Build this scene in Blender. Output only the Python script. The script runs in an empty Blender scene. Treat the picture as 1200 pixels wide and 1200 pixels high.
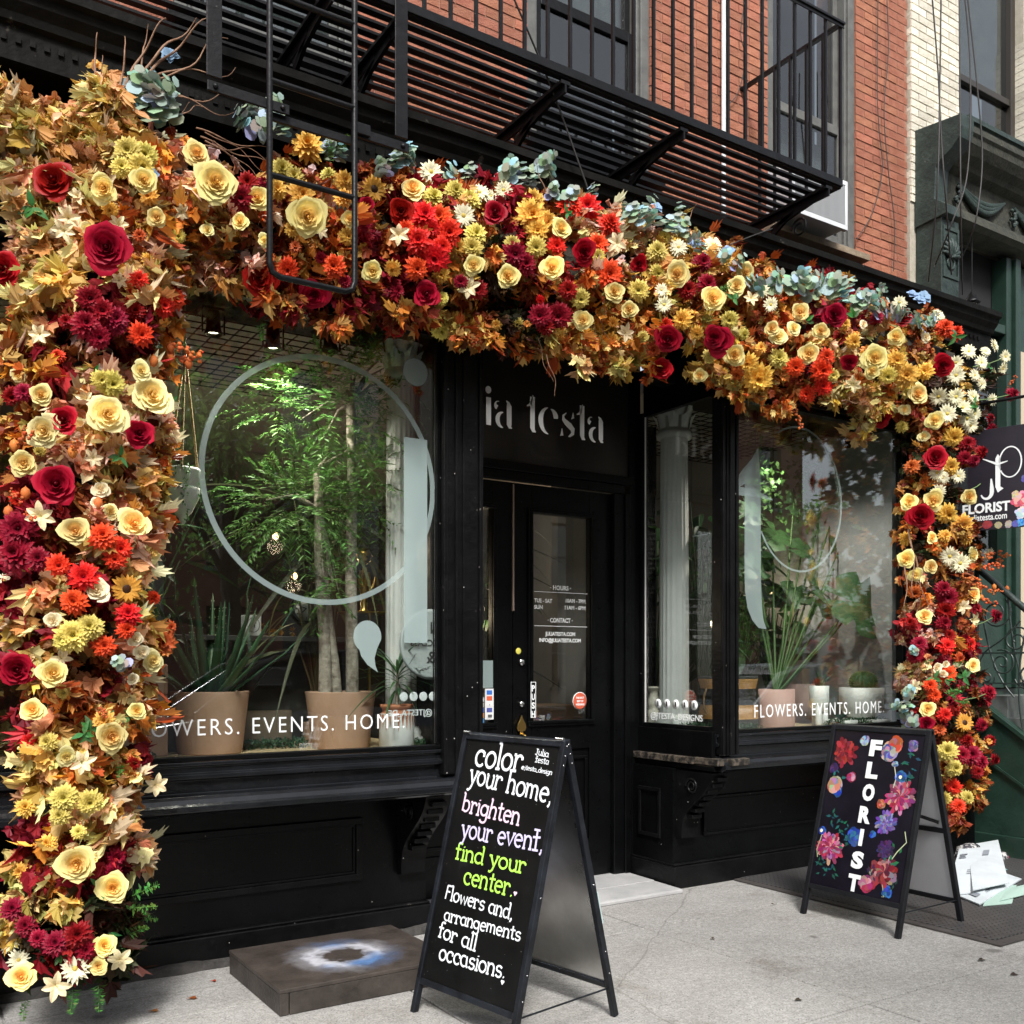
import bpy, bmesh, math, random
from mathutils import Vector, Matrix, Euler, noise
random.seed(7)
PI = math.pi
S = bpy.context.scene
COL = S.collection
R = random.random
def U(a, b): return a + (b - a) * random.random()

# ------------------------------------------------------------------ camera
F, CU, CV, H = 1156.0, 600.0, 780.0, 1.5        # focal length and principal point measured on the 1200 px photograph
YAW = math.radians(33.0)
cs, sn = math.cos(YAW), math.sin(YAW)
cam = bpy.data.cameras.new('camera'); cam.sensor_width = 36; cam.lens = 36 * F / 1200
cam.shift_y = (CV - 600) / 1200; cam.clip_end = 400; cam.clip_start = 0.05
co = bpy.data.objects.new('camera', cam); COL.objects.link(co)
co.location = (0, 0, H); co.rotation_euler = (PI / 2, 0, -YAW)
S.camera = co

# ------------------------------------------------------------------ light
SUN_EL, SUN_AZ = math.radians(47), math.radians(207)   # high over the far side of the street
w = bpy.data.worlds.new('World'); S.world = w; w.use_nodes = True
nt = w.node_tree; nt.nodes.clear()
sky = nt.nodes.new('ShaderNodeTexSky'); sky.sky_type = 'NISHITA'; sky.sun_disc = False
sky.sun_elevation = SUN_EL; sky.sun_rotation = SUN_AZ
sky.dust_density = 3.0; sky.air_density = 1.0; sky.ozone_density = 1.0
hs = nt.nodes.new('ShaderNodeHueSaturation'); hs.inputs['Saturation'].default_value = 0.35
bg = nt.nodes.new('ShaderNodeBackground'); bg.inputs['Strength'].default_value = 0.12
wo = nt.nodes.new('ShaderNodeOutputWorld')
nt.links.new(sky.outputs[0], hs.inputs['Color']); nt.links.new(hs.outputs[0], bg.inputs[0]); nt.links.new(bg.outputs[0], wo.inputs[0])
sun = bpy.data.lights.new('sun', 'SUN'); sun.energy = 2.4; sun.angle = math.radians(12); sun.color = (1, .98, .95)
so = bpy.data.objects.new('sun', sun); COL.objects.link(so)
sd = Vector((math.sin(SUN_AZ) * math.cos(SUN_EL), math.cos(SUN_AZ) * math.cos(SUN_EL), math.sin(SUN_EL)))
so.rotation_euler = sd.to_track_quat('Z', 'Y').to_euler(); so.location = (0, -5, 20)
S.view_settings.view_transform = 'Standard'; S.view_settings.look = 'None'
S.view_settings.exposure = 1.0; S.view_settings.gamma = 1.0; S.view_settings.use_curve_mapping = False
try:
    S.cycles.max_bounces = 7; S.cycles.transparent_max_bounces = 16; S.cycles.use_denoising = True
    S.cycles.caustics_reflective = False; S.cycles.caustics_refractive = False
except Exception: pass

# ------------------------------------------------------------------ measuring: a point of the photograph on the vertical plane y
def kk(u): return (u - CU) / F
def X(u, y): k = kk(u); return y * (sn + cs * k) / (cs - sn * k)
def T(u, y): return y / (cs - sn * kk(u))
def Z(u, v, y): return H + (CV - v) / F * T(u, y)
def at(u, v, y): return Vector((X(u, y), y, Z(u, v, y)))
def proj(p):
    d = p[0] * sn + p[1] * cs; r = p[0] * cs - p[1] * sn
    return CU + F * r / d, CV - F * (p[2] - H) / d, d

# ------------------------------------------------------------------ mesh builder
class MB:
    def __init__(s): s.v = []; s.f = []; s.c = []; s.s = []
    def add(s, vs, fs, col=None, sm=False):
        n = len(s.v); s.v += [tuple(p) for p in vs]; s.f += [tuple(i + n for i in f) for f in fs]
        s.c += [col] * len(fs); s.s += [sm] * len(fs); return s
    def box(s, x0, x1, y0, y1, z0, z1, col=None):
        x0, x1 = sorted((x0, x1)); y0, y1 = sorted((y0, y1)); z0, z1 = sorted((z0, z1))
        return s.add([(x0,y0,z0),(x1,y0,z0),(x1,y1,z0),(x0,y1,z0),(x0,y0,z1),(x1,y0,z1),(x1,y1,z1),(x0,y1,z1)],
            [(0,3,2,1),(4,5,6,7),(0,1,5,4),(1,2,6,5),(2,3,7,6),(3,0,4,7)], col)
    def obox(s, c, size, m, col=None):
        hx, hy, hz = size[0]/2, size[1]/2, size[2]/2
        vs = [Vector(c) + m @ Vector(p) for p in [(-hx,-hy,-hz),(hx,-hy,-hz),(hx,hy,-hz),(-hx,hy,-hz),(-hx,-hy,hz),(hx,-hy,hz),(hx,hy,hz),(-hx,hy,hz)]]
        return s.add(vs, [(0,3,2,1),(4,5,6,7),(0,1,5,4),(1,2,6,5),(2,3,7,6),(3,0,4,7)], col)
    def bar(s, a, b, w_, h_, up=(0,0,1), col=None):
        a, b = Vector(a), Vector(b); d = (b - a); L = d.length; d = d / L; up = Vector(up)
        sd_ = d.cross(up)
        if sd_.length < 1e-4: sd_ = d.cross(Vector((0, 1, 0)))
        sd_.normalize(); u_ = sd_.cross(d)
        m = Matrix((d, sd_, u_)).transposed()
        return s.obox((a + b) / 2, (L, w_, h_), m, col)
    def tube(s, pts, r, n=8, col=None, cap=True):
        pts = [Vector(p) for p in pts]; rs = r if isinstance(r, (list, tuple)) else [r] * len(pts)
        vs = []; fs = []; prev = None
        for i, p in enumerate(pts):
            d = (pts[min(i+1, len(pts)-1)] - pts[max(i-1, 0)])
            if d.length < 1e-9: d = Vector((0, 0, 1))
            d.normalize()
            a = prev - d * prev.dot(d) if prev is not None else (d.cross(Vector((0,0,1))) if abs(d.z) < .9 else d.cross(Vector((0,1,0))))
            if a.length < 1e-6: a = d.cross(Vector((1,0,0)))
            a.normalize(); prev = a; b = d.cross(a)
            for j in range(n):
                t = 2*PI*j/n; vs.append(p + (a*math.cos(t) + b*math.sin(t)) * rs[i])
        for i in range(len(pts)-1):
            for j in range(n):
                fs.append((i*n+j, i*n+(j+1) % n, (i+1)*n+(j+1) % n, (i+1)*n+j))
        s.add(vs, fs, col, True)
        if cap: s.add(vs[:n], [tuple(range(n))[::-1]], col); s.add(vs[-n:], [tuple(range(n))], col)
        return s
    def lathe(s, prof, c=(0,0,0), n=24, col=None, m=None, flute=None):
        vs = []; fs = []; c = Vector(c)
        for (r, z) in prof:
            for j in range(n):
                t = 2*PI*j/n; rr = r * (flute(t) if flute else 1)
                p = Vector((rr*math.cos(t), rr*math.sin(t), z)); vs.append(c + (m @ p if m else p))
        for i in range(len(prof)-1):
            for j in range(n): fs.append((i*n+j, i*n+(j+1) % n, (i+1)*n+(j+1) % n, (i+1)*n+j))
        return s.add(vs, fs, col, True)
    def extr(s, prof, x0, x1, col=None, sk0=0, sk1=0):      # profile in (y,z) swept along x, closed, counter-clockwise seen from +x
        n = len(prof); ys = [p[0] for p in prof]; ym = max(ys)
        vs = [(x0 + sk0*(ym-y), y, z) for y, z in prof] + [(x1 - sk1*(ym-y), y, z) for y, z in prof]
        fs = [(i, (i+1) % n, n+(i+1) % n, n+i) for i in range(n)] + [tuple(range(n))[::-1], tuple(range(n, 2*n))]
        return s.add(vs, fs, col)
    def prism(s, poly, m, th, col=None):                    # flat outline in local xy, thickness th along local z, placed by m (4x4)
        n = len(poly)
        vs = [m @ Vector((x, y, 0)) for x, y in poly] + [m @ Vector((x, y, th)) for x, y in poly]
        fs = [(i, (i+1) % n, n+(i+1) % n, n+i) for i in range(n)] + [tuple(range(n))[::-1], tuple(range(n, 2*n))]
        return s.add(vs, fs, col)
    def ribbon(s, pts, ws, m, th, col=None):                # stroke of varying width in local xy
        if not isinstance(ws, (list, tuple)): ws = [ws]*len(pts)
        L = []; Rr = []
        for i, p in enumerate(pts):
            a = pts[max(i-1, 0)]; b = pts[min(i+1, len(pts)-1)]; dx, dy = b[0]-a[0], b[1]-a[1]; l = math.hypot(dx, dy) or 1
            nx, ny = -dy/l*ws[i]/2, dx/l*ws[i]/2
            L.append((p[0]+nx, p[1]+ny)); Rr.append((p[0]-nx, p[1]-ny))
        n = len(pts); vs = []
        for z in (0, th):
            vs += [m @ Vector((x, y, z)) for x, y in L] + [m @ Vector((x, y, z)) for x, y in Rr]
        fs = []
        for i in range(n-1):
            fs += [(2*n+i, 3*n+i, 3*n+i+1, 2*n+i+1), (i, 2*n+i, 2*n+i+1, i+1), (n+i, n+i+1, 3*n+i+1, 3*n+i)]
        fs += [(0, n, 3*n, 2*n), (n-1, 3*n-1, 4*n-1, 2*n-1)]
        return s.add(vs, fs, col)
    def merge(s, o, m):
        n = len(s.v); s.v += [tuple(m @ Vector(p)) for p in o.v]; s.f += [tuple(i+n for i in f) for f in o.f]; s.c += o.c; s.s += o.s; return s
    def mesh(s, name, mt):
        me = bpy.data.meshes.new(name); me.from_pydata(s.v, [], s.f); me.materials.append(mt)
        if any(c is not None for c in s.c):
            ca = me.color_attributes.new('Col', 'FLOAT_COLOR', 'CORNER'); d = []
            for f, c in zip(s.f, s.c):
                c = c or (1, 1, 1); d += [c[0], c[1], c[2], 1.0] * len(f)
            ca.data.foreach_set('color', d)
        if any(s.s): me.polygons.foreach_set('use_smooth', s.s)
        me.update(); return me
    def build(s, name, mt, parent=None, local=False, bevel=0, kind=None, label=None, fix=True):
        if parent is not None and not local:
            o = origin(parent); s.v = [(x-o[0], y-o[1], z-o[2]) for x, y, z in s.v]
        me = s.mesh(name, mt)
        if fix:
            bm = bmesh.new(); bm.from_mesh(me); bmesh.ops.recalc_face_normals(bm, faces=bm.faces); bm.to_mesh(me); bm.free()
        ob = bpy.data.objects.new(name, me); COL.objects.link(ob)
        if parent is not None: ob.parent = parent
        if bevel:
            b = ob.modifiers.new('bevel', 'BEVEL'); b.width = bevel; b.segments = 2; b.limit_method = 'ANGLE'; b.angle_limit = .7
        if kind: ob['kind'] = kind
        if label: ob['label'] = label
        return ob
def origin(o):
    p = Vector((0, 0, 0))
    while o is not None: p += o.location; o = o.parent
    return p
def thing(name, label, cat, loc=(0,0,0), rz=0, group=None):
    o = bpy.data.objects.new(name, None); COL.objects.link(o); o.empty_display_size = .1
    o.location = loc; o.rotation_euler = (0, 0, rz); o['label'] = label; o['category'] = cat
    if group: o['group'] = group
    return o
def tag(o, label, cat, group=None):
    o['label'] = label; o['category'] = cat
    if group: o['group'] = group
    return o
def inst(me, name, parent, m, label=None):
    ob = bpy.data.objects.new(name, me); COL.objects.link(ob); ob.parent = parent
    ob.matrix_local = m
    if label: ob['label'] = label
    return ob

# ------------------------------------------------------------------ materials
def newmat(name):
    m = bpy.data.materials.new(name); m.use_nodes = True; n = m.node_tree; n.nodes.clear()
    out = n.nodes.new('ShaderNodeOutputMaterial'); return m, n, out
def mat(name, col, rough=.5, metal=0, col2=None, scale=8, detail=6, bump=0, bscale=60, spec=.5, coat=0, contrast=(.35, .65),
        objrand=0, vcol=False, transl=0, emit=None, estr=0, hue=0, specks=None, stain=None):
    m, n, out = newmat(name); N = n.nodes.new; Lk = n.links.new
    b = N('ShaderNodeBsdfPrincipled'); b.inputs['Roughness'].default_value = rough; b.inputs['Metallic'].default_value = metal
    b.inputs['Specular IOR Level'].default_value = spec; b.inputs['Coat Weight'].default_value = coat
    tc = N('ShaderNodeTexCoord')
    src = None
    if vcol:
        a = N('ShaderNodeVertexColor'); a.layer_name = 'Col'; src = a.outputs[0]
    elif col2 is not None:
        t = N('ShaderNodeTexNoise'); t.inputs['Scale'].default_value = scale; t.inputs['Detail'].default_value = detail; t.inputs['Roughness'].default_value = .65
        Lk(tc.outputs['Object'], t.inputs['Vector'])
        r = N('ShaderNodeValToRGB'); r.color_ramp.elements[0].position = contrast[0]; r.color_ramp.elements[1].position = contrast[1]
        r.color_ramp.elements[0].color = (*col, 1); r.color_ramp.elements[1].color = (*col2, 1)
        Lk(t.outputs['Fac'], r.inputs[0]); src = r.outputs[0]
    else:
        c = N('ShaderNodeRGB'); c.outputs[0].default_value = (*col, 1); src = c.outputs[0]
    if stain:      # larger blotches of another colour: (colour, scale, threshold, softness)
        t = N('ShaderNodeTexNoise'); t.inputs['Scale'].default_value = stain[1]; t.inputs['Detail'].default_value = 8; t.inputs['Roughness'].default_value = .7
        Lk(tc.outputs['Object'], t.inputs['Vector'])
        r = N('ShaderNodeValToRGB'); r.color_ramp.elements[0].position = stain[2]; r.color_ramp.elements[1].position = stain[2] + stain[3]
        Lk(t.outputs['Fac'], r.inputs[0])
        mx = N('ShaderNodeMixRGB'); mx.inputs[2].default_value = (*stain[0], 1); Lk(r.outputs[0], mx.inputs[0]); Lk(src, mx.inputs[1]); src = mx.outputs[0]
    if specks:     # (colour, scale, amount)
        t = N('ShaderNodeTexVoronoi'); t.inputs['Scale'].default_value = specks[1]; Lk(tc.outputs['Object'], t.inputs['Vector'])
        cmp_ = N('ShaderNodeMath'); cmp_.operation = 'LESS_THAN'; cmp_.inputs[1].default_value = specks[2]; Lk(t.outputs['Distance'], cmp_.inputs[0])
        mx = N('ShaderNodeMixRGB'); mx.inputs[2].default_value = (*specks[0], 1); Lk(cmp_.outputs[0], mx.inputs[0]); Lk(src, mx.inputs[1]); src = mx.outputs[0]
    if objrand or hue:
        oi = N('ShaderNodeObjectInfo'); mr = N('ShaderNodeMapRange'); mr.inputs[3].default_value = 1 - objrand; mr.inputs[4].default_value = 1 + objrand
        Lk(oi.outputs['Random'], mr.inputs[0]); h = N('ShaderNodeHueSaturation'); Lk(mr.outputs[0], h.inputs['Value'])
        if hue:
            m2 = N('ShaderNodeMath'); m2.operation = 'MULTIPLY'; m2.inputs[1].default_value = 7.31; Lk(oi.outputs['Random'], m2.inputs[0])
            m3 = N('ShaderNodeMath'); m3.operation = 'FRACT'; Lk(m2.outputs[0], m3.inputs[0])
            m4 = N('ShaderNodeMapRange'); m4.inputs[3].default_value = .5 - hue; m4.inputs[4].default_value = .5 + hue; Lk(m3.outputs[0], m4.inputs[0]); Lk(m4.outputs[0], h.inputs['Hue'])
        Lk(src, h.inputs['Color']); src = h.outputs[0]
    Lk(src, b.inputs['Base Color'])
    if bump:
        t = N('ShaderNodeTexNoise'); t.inputs['Scale'].default_value = bscale; t.inputs['Detail'].default_value = 8; Lk(tc.outputs['Object'], t.inputs['Vector'])
        bp = N('ShaderNodeBump'); bp.inputs['Strength'].default_value = bump; bp.inputs['Distance'].default_value = .01
        Lk(t.outputs['Fac'], bp.inputs['Height']); Lk(bp.outputs[0], b.inputs['Normal'])
        rr = N('ShaderNodeMapRange'); rr.inputs[3].default_value = max(0.02, rough-.12); rr.inputs[4].default_value = min(1, rough+.12)
        Lk(t.outputs['Fac'], rr.inputs[0]); Lk(rr.outputs[0], b.inputs['Roughness'])
    if emit: b.inputs['Emission Color'].default_value = (*emit, 1); b.inputs['Emission Strength'].default_value = estr
    last = b.outputs[0]
    if transl:
        tr = N('ShaderNodeBsdfTranslucent'); Lk(src, tr.inputs[0]); mx = N('ShaderNodeMixShader'); mx.inputs[0].default_value = transl
        Lk(b.outputs[0], mx.inputs[1]); Lk(tr.outputs[0], mx.inputs[2]); last = mx.outputs[0]
    Lk(last, out.inputs[0]); return m
def glassmat(name, tint=(.93, .96, .95), base=.07, refl=(1, 1, 1)):
    m, n, out = newmat(name); N = n.nodes.new; Lk = n.links.new
    ge = N('ShaderNodeNewGeometry'); dt = N('ShaderNodeVectorMath'); dt.operation = 'DOT_PRODUCT'; Lk(ge.outputs['Incoming'], dt.inputs[0]); Lk(ge.outputs['Normal'], dt.inputs[1])
    ab = N('ShaderNodeMath'); ab.operation = 'ABSOLUTE'; Lk(dt.outputs['Value'], ab.inputs[0])
    om = N('ShaderNodeMath'); om.operation = 'SUBTRACT'; om.inputs[0].default_value = 1.0; om.use_clamp = True; Lk(ab.outputs[0], om.inputs[1])
    pw = N('ShaderNodeMath'); pw.operation = 'POWER'; pw.inputs[1].default_value = 4.0; Lk(om.outputs[0], pw.inputs[0])
    ad = N('ShaderNodeMath'); ad.operation = 'MULTIPLY_ADD'; ad.inputs[1].default_value = .9; ad.inputs[2].default_value = base; ad.use_clamp = True
    Lk(pw.outputs[0], ad.inputs[0])
    tr = N('ShaderNodeBsdfTransparent'); tr.inputs[0].default_value = (*tint, 1)
    gl = N('ShaderNodeBsdfGlossy'); gl.inputs['Roughness'].default_value = .005; gl.inputs[0].default_value = (*refl, 1)
    mx = N('ShaderNodeMixShader'); Lk(ad.outputs[0], mx.inputs[0]); Lk(tr.outputs[0], mx.inputs[1]); Lk(gl.outputs[0], mx.inputs[2]); Lk(mx.outputs[0], out.inputs[0])
    return m
BLACK = mat('black_paint', (.0014, .0015, .0018), .32, col2=(.003, .0032, .0036), scale=5, bump=.12, bscale=35, spec=.2, stain=((.022, .023, .025), 9, .68, .12), specks=((.25, .24, .22), 9, .028))
BLACK2 = mat('worn_black_paint', (.002, .002, .0022), .38, col2=(.005, .005, .0055), scale=7, bump=.25, bscale=30, spec=.22, stain=((.10, .09, .075), 14, .67, .05), specks=((.4, .38, .35), 14, .05))
CHIP = mat('peeling_paint', (.010, .009, .008), .6, col2=(.10, .08, .06), scale=26, contrast=(.45, .6), bump=.6, bscale=40)
CORN = mat('dark_cornice_paint', (.0022, .0022, .002), .65, spec=.1, col2=(.008, .0075, .0065), scale=4, bump=.5, bscale=22, stain=((.09, .08, .065), 11, .64, .1))
IRON = mat('black_iron', (.0025, .0025, .003), .42, spec=.25, col2=(.007, .007, .008), scale=12, bump=.15, bscale=50, stain=((.07, .065, .06), 40, .68, .05))
def brickmat(name, c1, c2, c3):
    return mat(name, c1, .85, col2=c2, scale=14, bump=.7, bscale=90, objrand=.2, hue=.005, stain=(c3, 25, .62, .1))
BRICK = brickmat('red_brick', (.27, .088, .047), (.36, .14, .082), (.14, .06, .04))
WBRICK = brickmat('cream_painted_brick', (.72, .68, .57), (.62, .57, .46), (.33, .28, .2))
BLACKG = mat('glossy_black_paint', (.004, .0045, .0055), .22, col2=(.009, .010, .012), scale=6, bump=.2, bscale=22, spec=.5, stain=((.05, .05, .052), 11, .68, .05), specks=((.3, .29, .27), 9, .035))
MORTAR = mat('brick_mortar', (.28, .12, .08), .95, col2=(.36, .20, .14), scale=20, bump=.5, bscale=120)
WMORTAR = mat('pale_mortar', (.5, .46, .38), .95, col2=(.4, .36, .28), scale=20, bump=.5, bscale=120)
OPB = mat('far_brick', (.16, .07, .05), .9, col2=(.22, .1, .07), scale=3, bump=.3, bscale=30)
OPB2 = mat('far_stone', (.3, .26, .21), .9, col2=(.24, .2, .16), scale=3, bump=.3, bscale=30)
GREYW = mat('grey_window_paint', (.085, .085, .08), .5, col2=(.13, .13, .12), scale=9, bump=.2, bscale=50)
CONC = mat('sidewalk_concrete', (.26, .25, .235), .9, col2=(.345, .335, .318), scale=2.2, contrast=(.3, .7), bump=.12, bscale=260,
           stain=((.155, .135, .115), 1.9, .56, .2), specks=((.12, .11, .10), 60, .17))
def add_grain(m, sc=240, lo=.72, hi=1.2):
    n = m.node_tree; b = [x for x in n.nodes if x.type == 'BSDF_PRINCIPLED'][0]; l = b.inputs['Base Color'].links[0]; src = l.from_socket
    tc = n.nodes.new('ShaderNodeTexCoord'); t = n.nodes.new('ShaderNodeTexNoise'); t.inputs['Scale'].default_value = sc; t.inputs['Detail'].default_value = 3
    n.links.new(tc.outputs['Object'], t.inputs['Vector'])
    mr = n.nodes.new('ShaderNodeMapRange'); mr.inputs[1].default_value = .3; mr.inputs[2].default_value = .7; mr.inputs[3].default_value = lo; mr.inputs[4].default_value = hi
    h = n.nodes.new('ShaderNodeHueSaturation'); n.links.new(t.outputs['Fac'], mr.inputs[0]); n.links.new(mr.outputs[0], h.inputs['Value']); n.links.new(src, h.inputs['Color'])
    n.links.new(h.outputs[0], b.inputs['Base Color'])
add_grain(CONC, 110, .68, 1.28)
add_grain(CONC, 36, .80, 1.16)
def add_cracks(m):                 # gum spots and a few hairline cracks
    n = m.node_tree; b = [x for x in n.nodes if x.type == 'BSDF_PRINCIPLED'][0]; N = n.nodes.new; Lk = n.links.new; src = b.inputs['Base Color'].links[0].from_socket
    tc = N('ShaderNodeTexCoord'); nz = N('ShaderNodeTexNoise'); nz.inputs['Scale'].default_value = 3; nz.inputs['Detail'].default_value = 8; Lk(tc.outputs['Object'], nz.inputs['Vector'])
    av = N('ShaderNodeMixRGB'); av.inputs[0].default_value = .12; Lk(tc.outputs['Object'], av.inputs[1]); Lk(nz.outputs['Color'], av.inputs[2])
    vo = N('ShaderNodeTexVoronoi'); vo.feature = 'DISTANCE_TO_EDGE'; vo.inputs['Scale'].default_value = .42; Lk(av.outputs[0], vo.inputs['Vector'])
    lt = N('ShaderNodeMapRange'); lt.inputs[1].default_value = .0; lt.inputs[2].default_value = .0028; lt.inputs[3].default_value = .42; lt.inputs[4].default_value = 0; Lk(vo.outputs['Distance'], lt.inputs[0])
    mx = N('ShaderNodeMixRGB'); mx.inputs[2].default_value = (.07, .06, .05, 1); Lk(lt.outputs[0], mx.inputs[0]); Lk(src, mx.inputs[1])
    v2 = N('ShaderNodeTexVoronoi'); v2.inputs['Scale'].default_value = 2.3; Lk(av.outputs[0], v2.inputs['Vector'])
    l2 = N('ShaderNodeMapRange'); l2.inputs[1].default_value = .05; l2.inputs[2].default_value = .085; l2.inputs[3].default_value = .75; l2.inputs[4].default_value = 0; Lk(v2.outputs['Distance'], l2.inputs[0])
    m2 = N('ShaderNodeMixRGB'); m2.inputs[2].default_value = (.10, .095, .085, 1); Lk(l2.outputs[0], m2.inputs[0]); Lk(mx.outputs[0], m2.inputs[1]); Lk(m2.outputs[0], b.inputs['Base Color'])
add_cracks(CONC)
ASPH = mat('asphalt', (.045, .045, .045), .95, col2=(.065, .065, .063), scale=6, bump=.5, bscale=180)
MARBLE = mat('marble_threshold', (.33, .33, .33), .5, col2=(.43, .425, .42), scale=5, bump=.1, bscale=60, stain=((.3, .29, .27), 9, .6, .2))
GREEN = mat('dark_green_paint', (.010, .028, .019), .42, col2=(.017, .042, .030), scale=6, bump=.25, bscale=40, stain=((.05, .065, .055), 12, .68, .08))
GREENM = mat('weathered_green_stone', (.012, .024, .021), .6, col2=(.032, .052, .045), scale=8, bump=.6, bscale=40, stain=((.14, .15, .13), 13, .64, .08))
GREENC = mat('mossy_cornice_front', (.020, .024, .018), .8, col2=(.052, .050, .036), scale=9, bump=.8, bscale=35)
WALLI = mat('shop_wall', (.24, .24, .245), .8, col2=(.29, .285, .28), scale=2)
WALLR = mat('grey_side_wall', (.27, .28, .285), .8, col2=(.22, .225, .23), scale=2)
CEILI = mat('shop_ceiling', (.30, .29, .27), .8)
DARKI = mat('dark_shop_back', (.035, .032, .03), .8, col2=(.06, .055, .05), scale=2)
WOODF = mat('shop_floor_boards', (.13, .085, .05), .5, col2=(.2, .13, .08), scale=4)
BURLAP = mat('burlap', (.46, .33, .17), .95, col2=(.62, .48, .28), scale=60, bump=.8, bscale=220)
VINYL = mat('white_vinyl', (.8, .82, .82), .6)
def frostmat():
    m, n, out = newmat('frosted_vinyl'); b = n.nodes.new('ShaderNodeBsdfPrincipled'); b.inputs['Base Color'].default_value = (.40, .50, .49, 1); b.inputs['Roughness'].default_value = .5
    t = n.nodes.new('ShaderNodeBsdfTransparent'); mx = n.nodes.new('ShaderNodeMixShader'); mx.inputs[0].default_value = .42
    n.links.new(t.outputs[0], mx.inputs[1]); n.links.new(b.outputs[0], mx.inputs[2]); n.links.new(mx.outputs[0], out.inputs[0]); return m
FROST = frostmat()
CHALKW = mat('white_chalk_ink', (.80, .83, .86), .7, col2=(.55, .58, .62), scale=45, contrast=(.5, .75))
WHITEP = mat('white_plaster', (.62, .61, .58), .55, col2=(.7, .69, .66), scale=6, bump=.15, bscale=50)
METALW = mat('white_enamel', (.7, .72, .74), .4, col2=(.6, .62, .63), scale=4, stain=((.45, .45, .43), 14, .66, .1))
ALU = mat('brushed_aluminium', (.80, .80, .80), .30, metal=1, col2=(.55, .54, .53), scale=1.8, bump=.5, bscale=2.2)
BRASS = mat('brass', (.62, .42, .13), .3, metal=1)
CHROME = mat('chrome', (.6, .6, .6), .25, metal=1)
TERRA = mat('terracotta', (.40, .235, .15), .75, col2=(.5, .31, .21), scale=5, bump=.2, bscale=50)
SOIL = mat('soil', (.03, .02, .014), 1, bump=1, bscale=60)
BARK = mat('pale_bark', (.20, .16, .12), .9, col2=(.42, .37, .30), scale=22, bump=1, bscale=60)
BARKD = mat('dark_bark', (.05, .037, .028), .9, col2=(.10, .08, .06), scale=18, bump=1, bscale=40)
TWIG = mat('brown_twig', (.16, .075, .04), .7, col2=(.30, .17, .10), scale=30, bump=.3, bscale=80)
WIREM = mat('cable_rubber', (.03, .028, .027), .6)
ROPE = mat('hemp_rope', (.38, .24, .11), .9, col2=(.24, .14, .06), scale=90, bump=1, bscale=200)
VC = mat('leaf_and_petal', (1, 1, 1), .5, vcol=True, objrand=.16, hue=.008, transl=.22, spec=.18)
VCL = mat('leaf', (1, 1, 1), .5, vcol=True, objrand=.15, hue=.01, transl=.25, spec=.4)
VCT = mat('street_tree_leaf', (1, 1, 1), .45, vcol=True, transl=.5, spec=.5)
PRINT = mat('printed_colour', (1, 1, 1), .55, vcol=True)
PRINTG = mat('glossy_printed_colour', (1, 1, 1), .3, vcol=True)
GLASS = glassmat('window_glass', base=.11)
GLASSD = glassmat('old_window_glass', (.55, .58, .58), base=.07)
GLASSC = glassmat('car_glass', (.3, .33, .33), base=.08)
BULB = mat('lit_bulb', (1, .9, .7), .5, emit=(1, .86, .62), estr=6)
BULBW = mat('warm_small_bulb', (1, .7, .4), .5, emit=(1, .55, .22), estr=4)
CARDB = mat('cardboard', (.30, .185, .10), .85, col2=(.35, .22, .12), scale=7)
def diamond(name):
    m = mat(name, (.060, .058, .058), .5, col2=(.085, .082, .08), scale=5, bump=.3, bscale=90)
    n = m.node_tree; b = [x for x in n.nodes if x.type == 'BSDF_PRINCIPLED'][0]
    tc = n.nodes.new('ShaderNodeTexCoord'); mp = n.nodes.new('ShaderNodeMapping'); mp.inputs['Rotation'].default_value = (0, 0, PI/4); n.links.new(tc.outputs['Object'], mp.inputs['Vector'])
    ck = n.nodes.new('ShaderNodeTexBrick'); ck.inputs['Scale'].default_value = 9; ck.inputs['Mortar Size'].default_value = .03
    n.links.new(mp.outputs[0], ck.inputs['Vector']); bp = n.nodes.new('ShaderNodeBump'); bp.inputs['Strength'].default_value = 1; bp.inputs['Distance'].default_value = .01
    n.links.new(ck.outputs['Fac'], bp.inputs['Height']); n.links.new(bp.outputs[0], b.inputs['Normal'])
    src = b.inputs['Base Color'].links[0].from_socket; mx = n.nodes.new('ShaderNodeMixRGB'); mx.inputs[2].default_value = (.008, .008, .008, 1)
    n.links.new(ck.outputs['Fac'], mx.inputs[0]); n.links.new(src, mx.inputs[1]); n.links.new(mx.outputs[0], b.inputs['Base Color'])
    return m
MATM = diamond('patterned_rubber')
def texthelp(body, mt, name, parent, m, size=1, width=None, bold=0, align='LEFT', th=.001, space=1.0, local=False, label=None):
    cu = bpy.data.curves.new(name, 'FONT'); cu.body = body; cu.size = size; cu.align_x = align; cu.offset = bold; cu.space_character = space; cu.resolution_u = 3; cu.extrude = th/2
    tmp = bpy.data.objects.new('tmp_text', cu); COL.objects.link(tmp); bpy.context.view_layer.update()
    me = bpy.data.meshes.new_from_object(tmp.evaluated_get(bpy.context.evaluated_depsgraph_get()))
    bpy.data.objects.remove(tmp); bpy.data.curves.remove(cu)
    sx = 1
    if width:
        xs = [v.co.x for v in me.vertices]; sx = width / (max(xs) - min(xs)); x0 = min(xs) if align == 'LEFT' else (max(xs)+min(xs))/2
        for v in me.vertices: v.co.x = (v.co.x - x0) * sx
    mm = m.copy()
    if parent is not None and not local: mm = Matrix.Translation(-origin(parent)) @ mm
    me.transform(mm); me.materials.clear(); me.materials.append(mt)
    ob = bpy.data.objects.new(name, me); COL.objects.link(ob); ob.parent = parent
    if label: ob['label'] = label
    return ob
def plane_m(o, xdir, ydir):
    xd = Vector(xdir).normalized(); yd = Vector(ydir).normalized(); zd = xd.cross(yd)
    m = Matrix((xd, yd, zd)).transposed().to_4x4(); m.translation = Vector(o); return m
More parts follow.
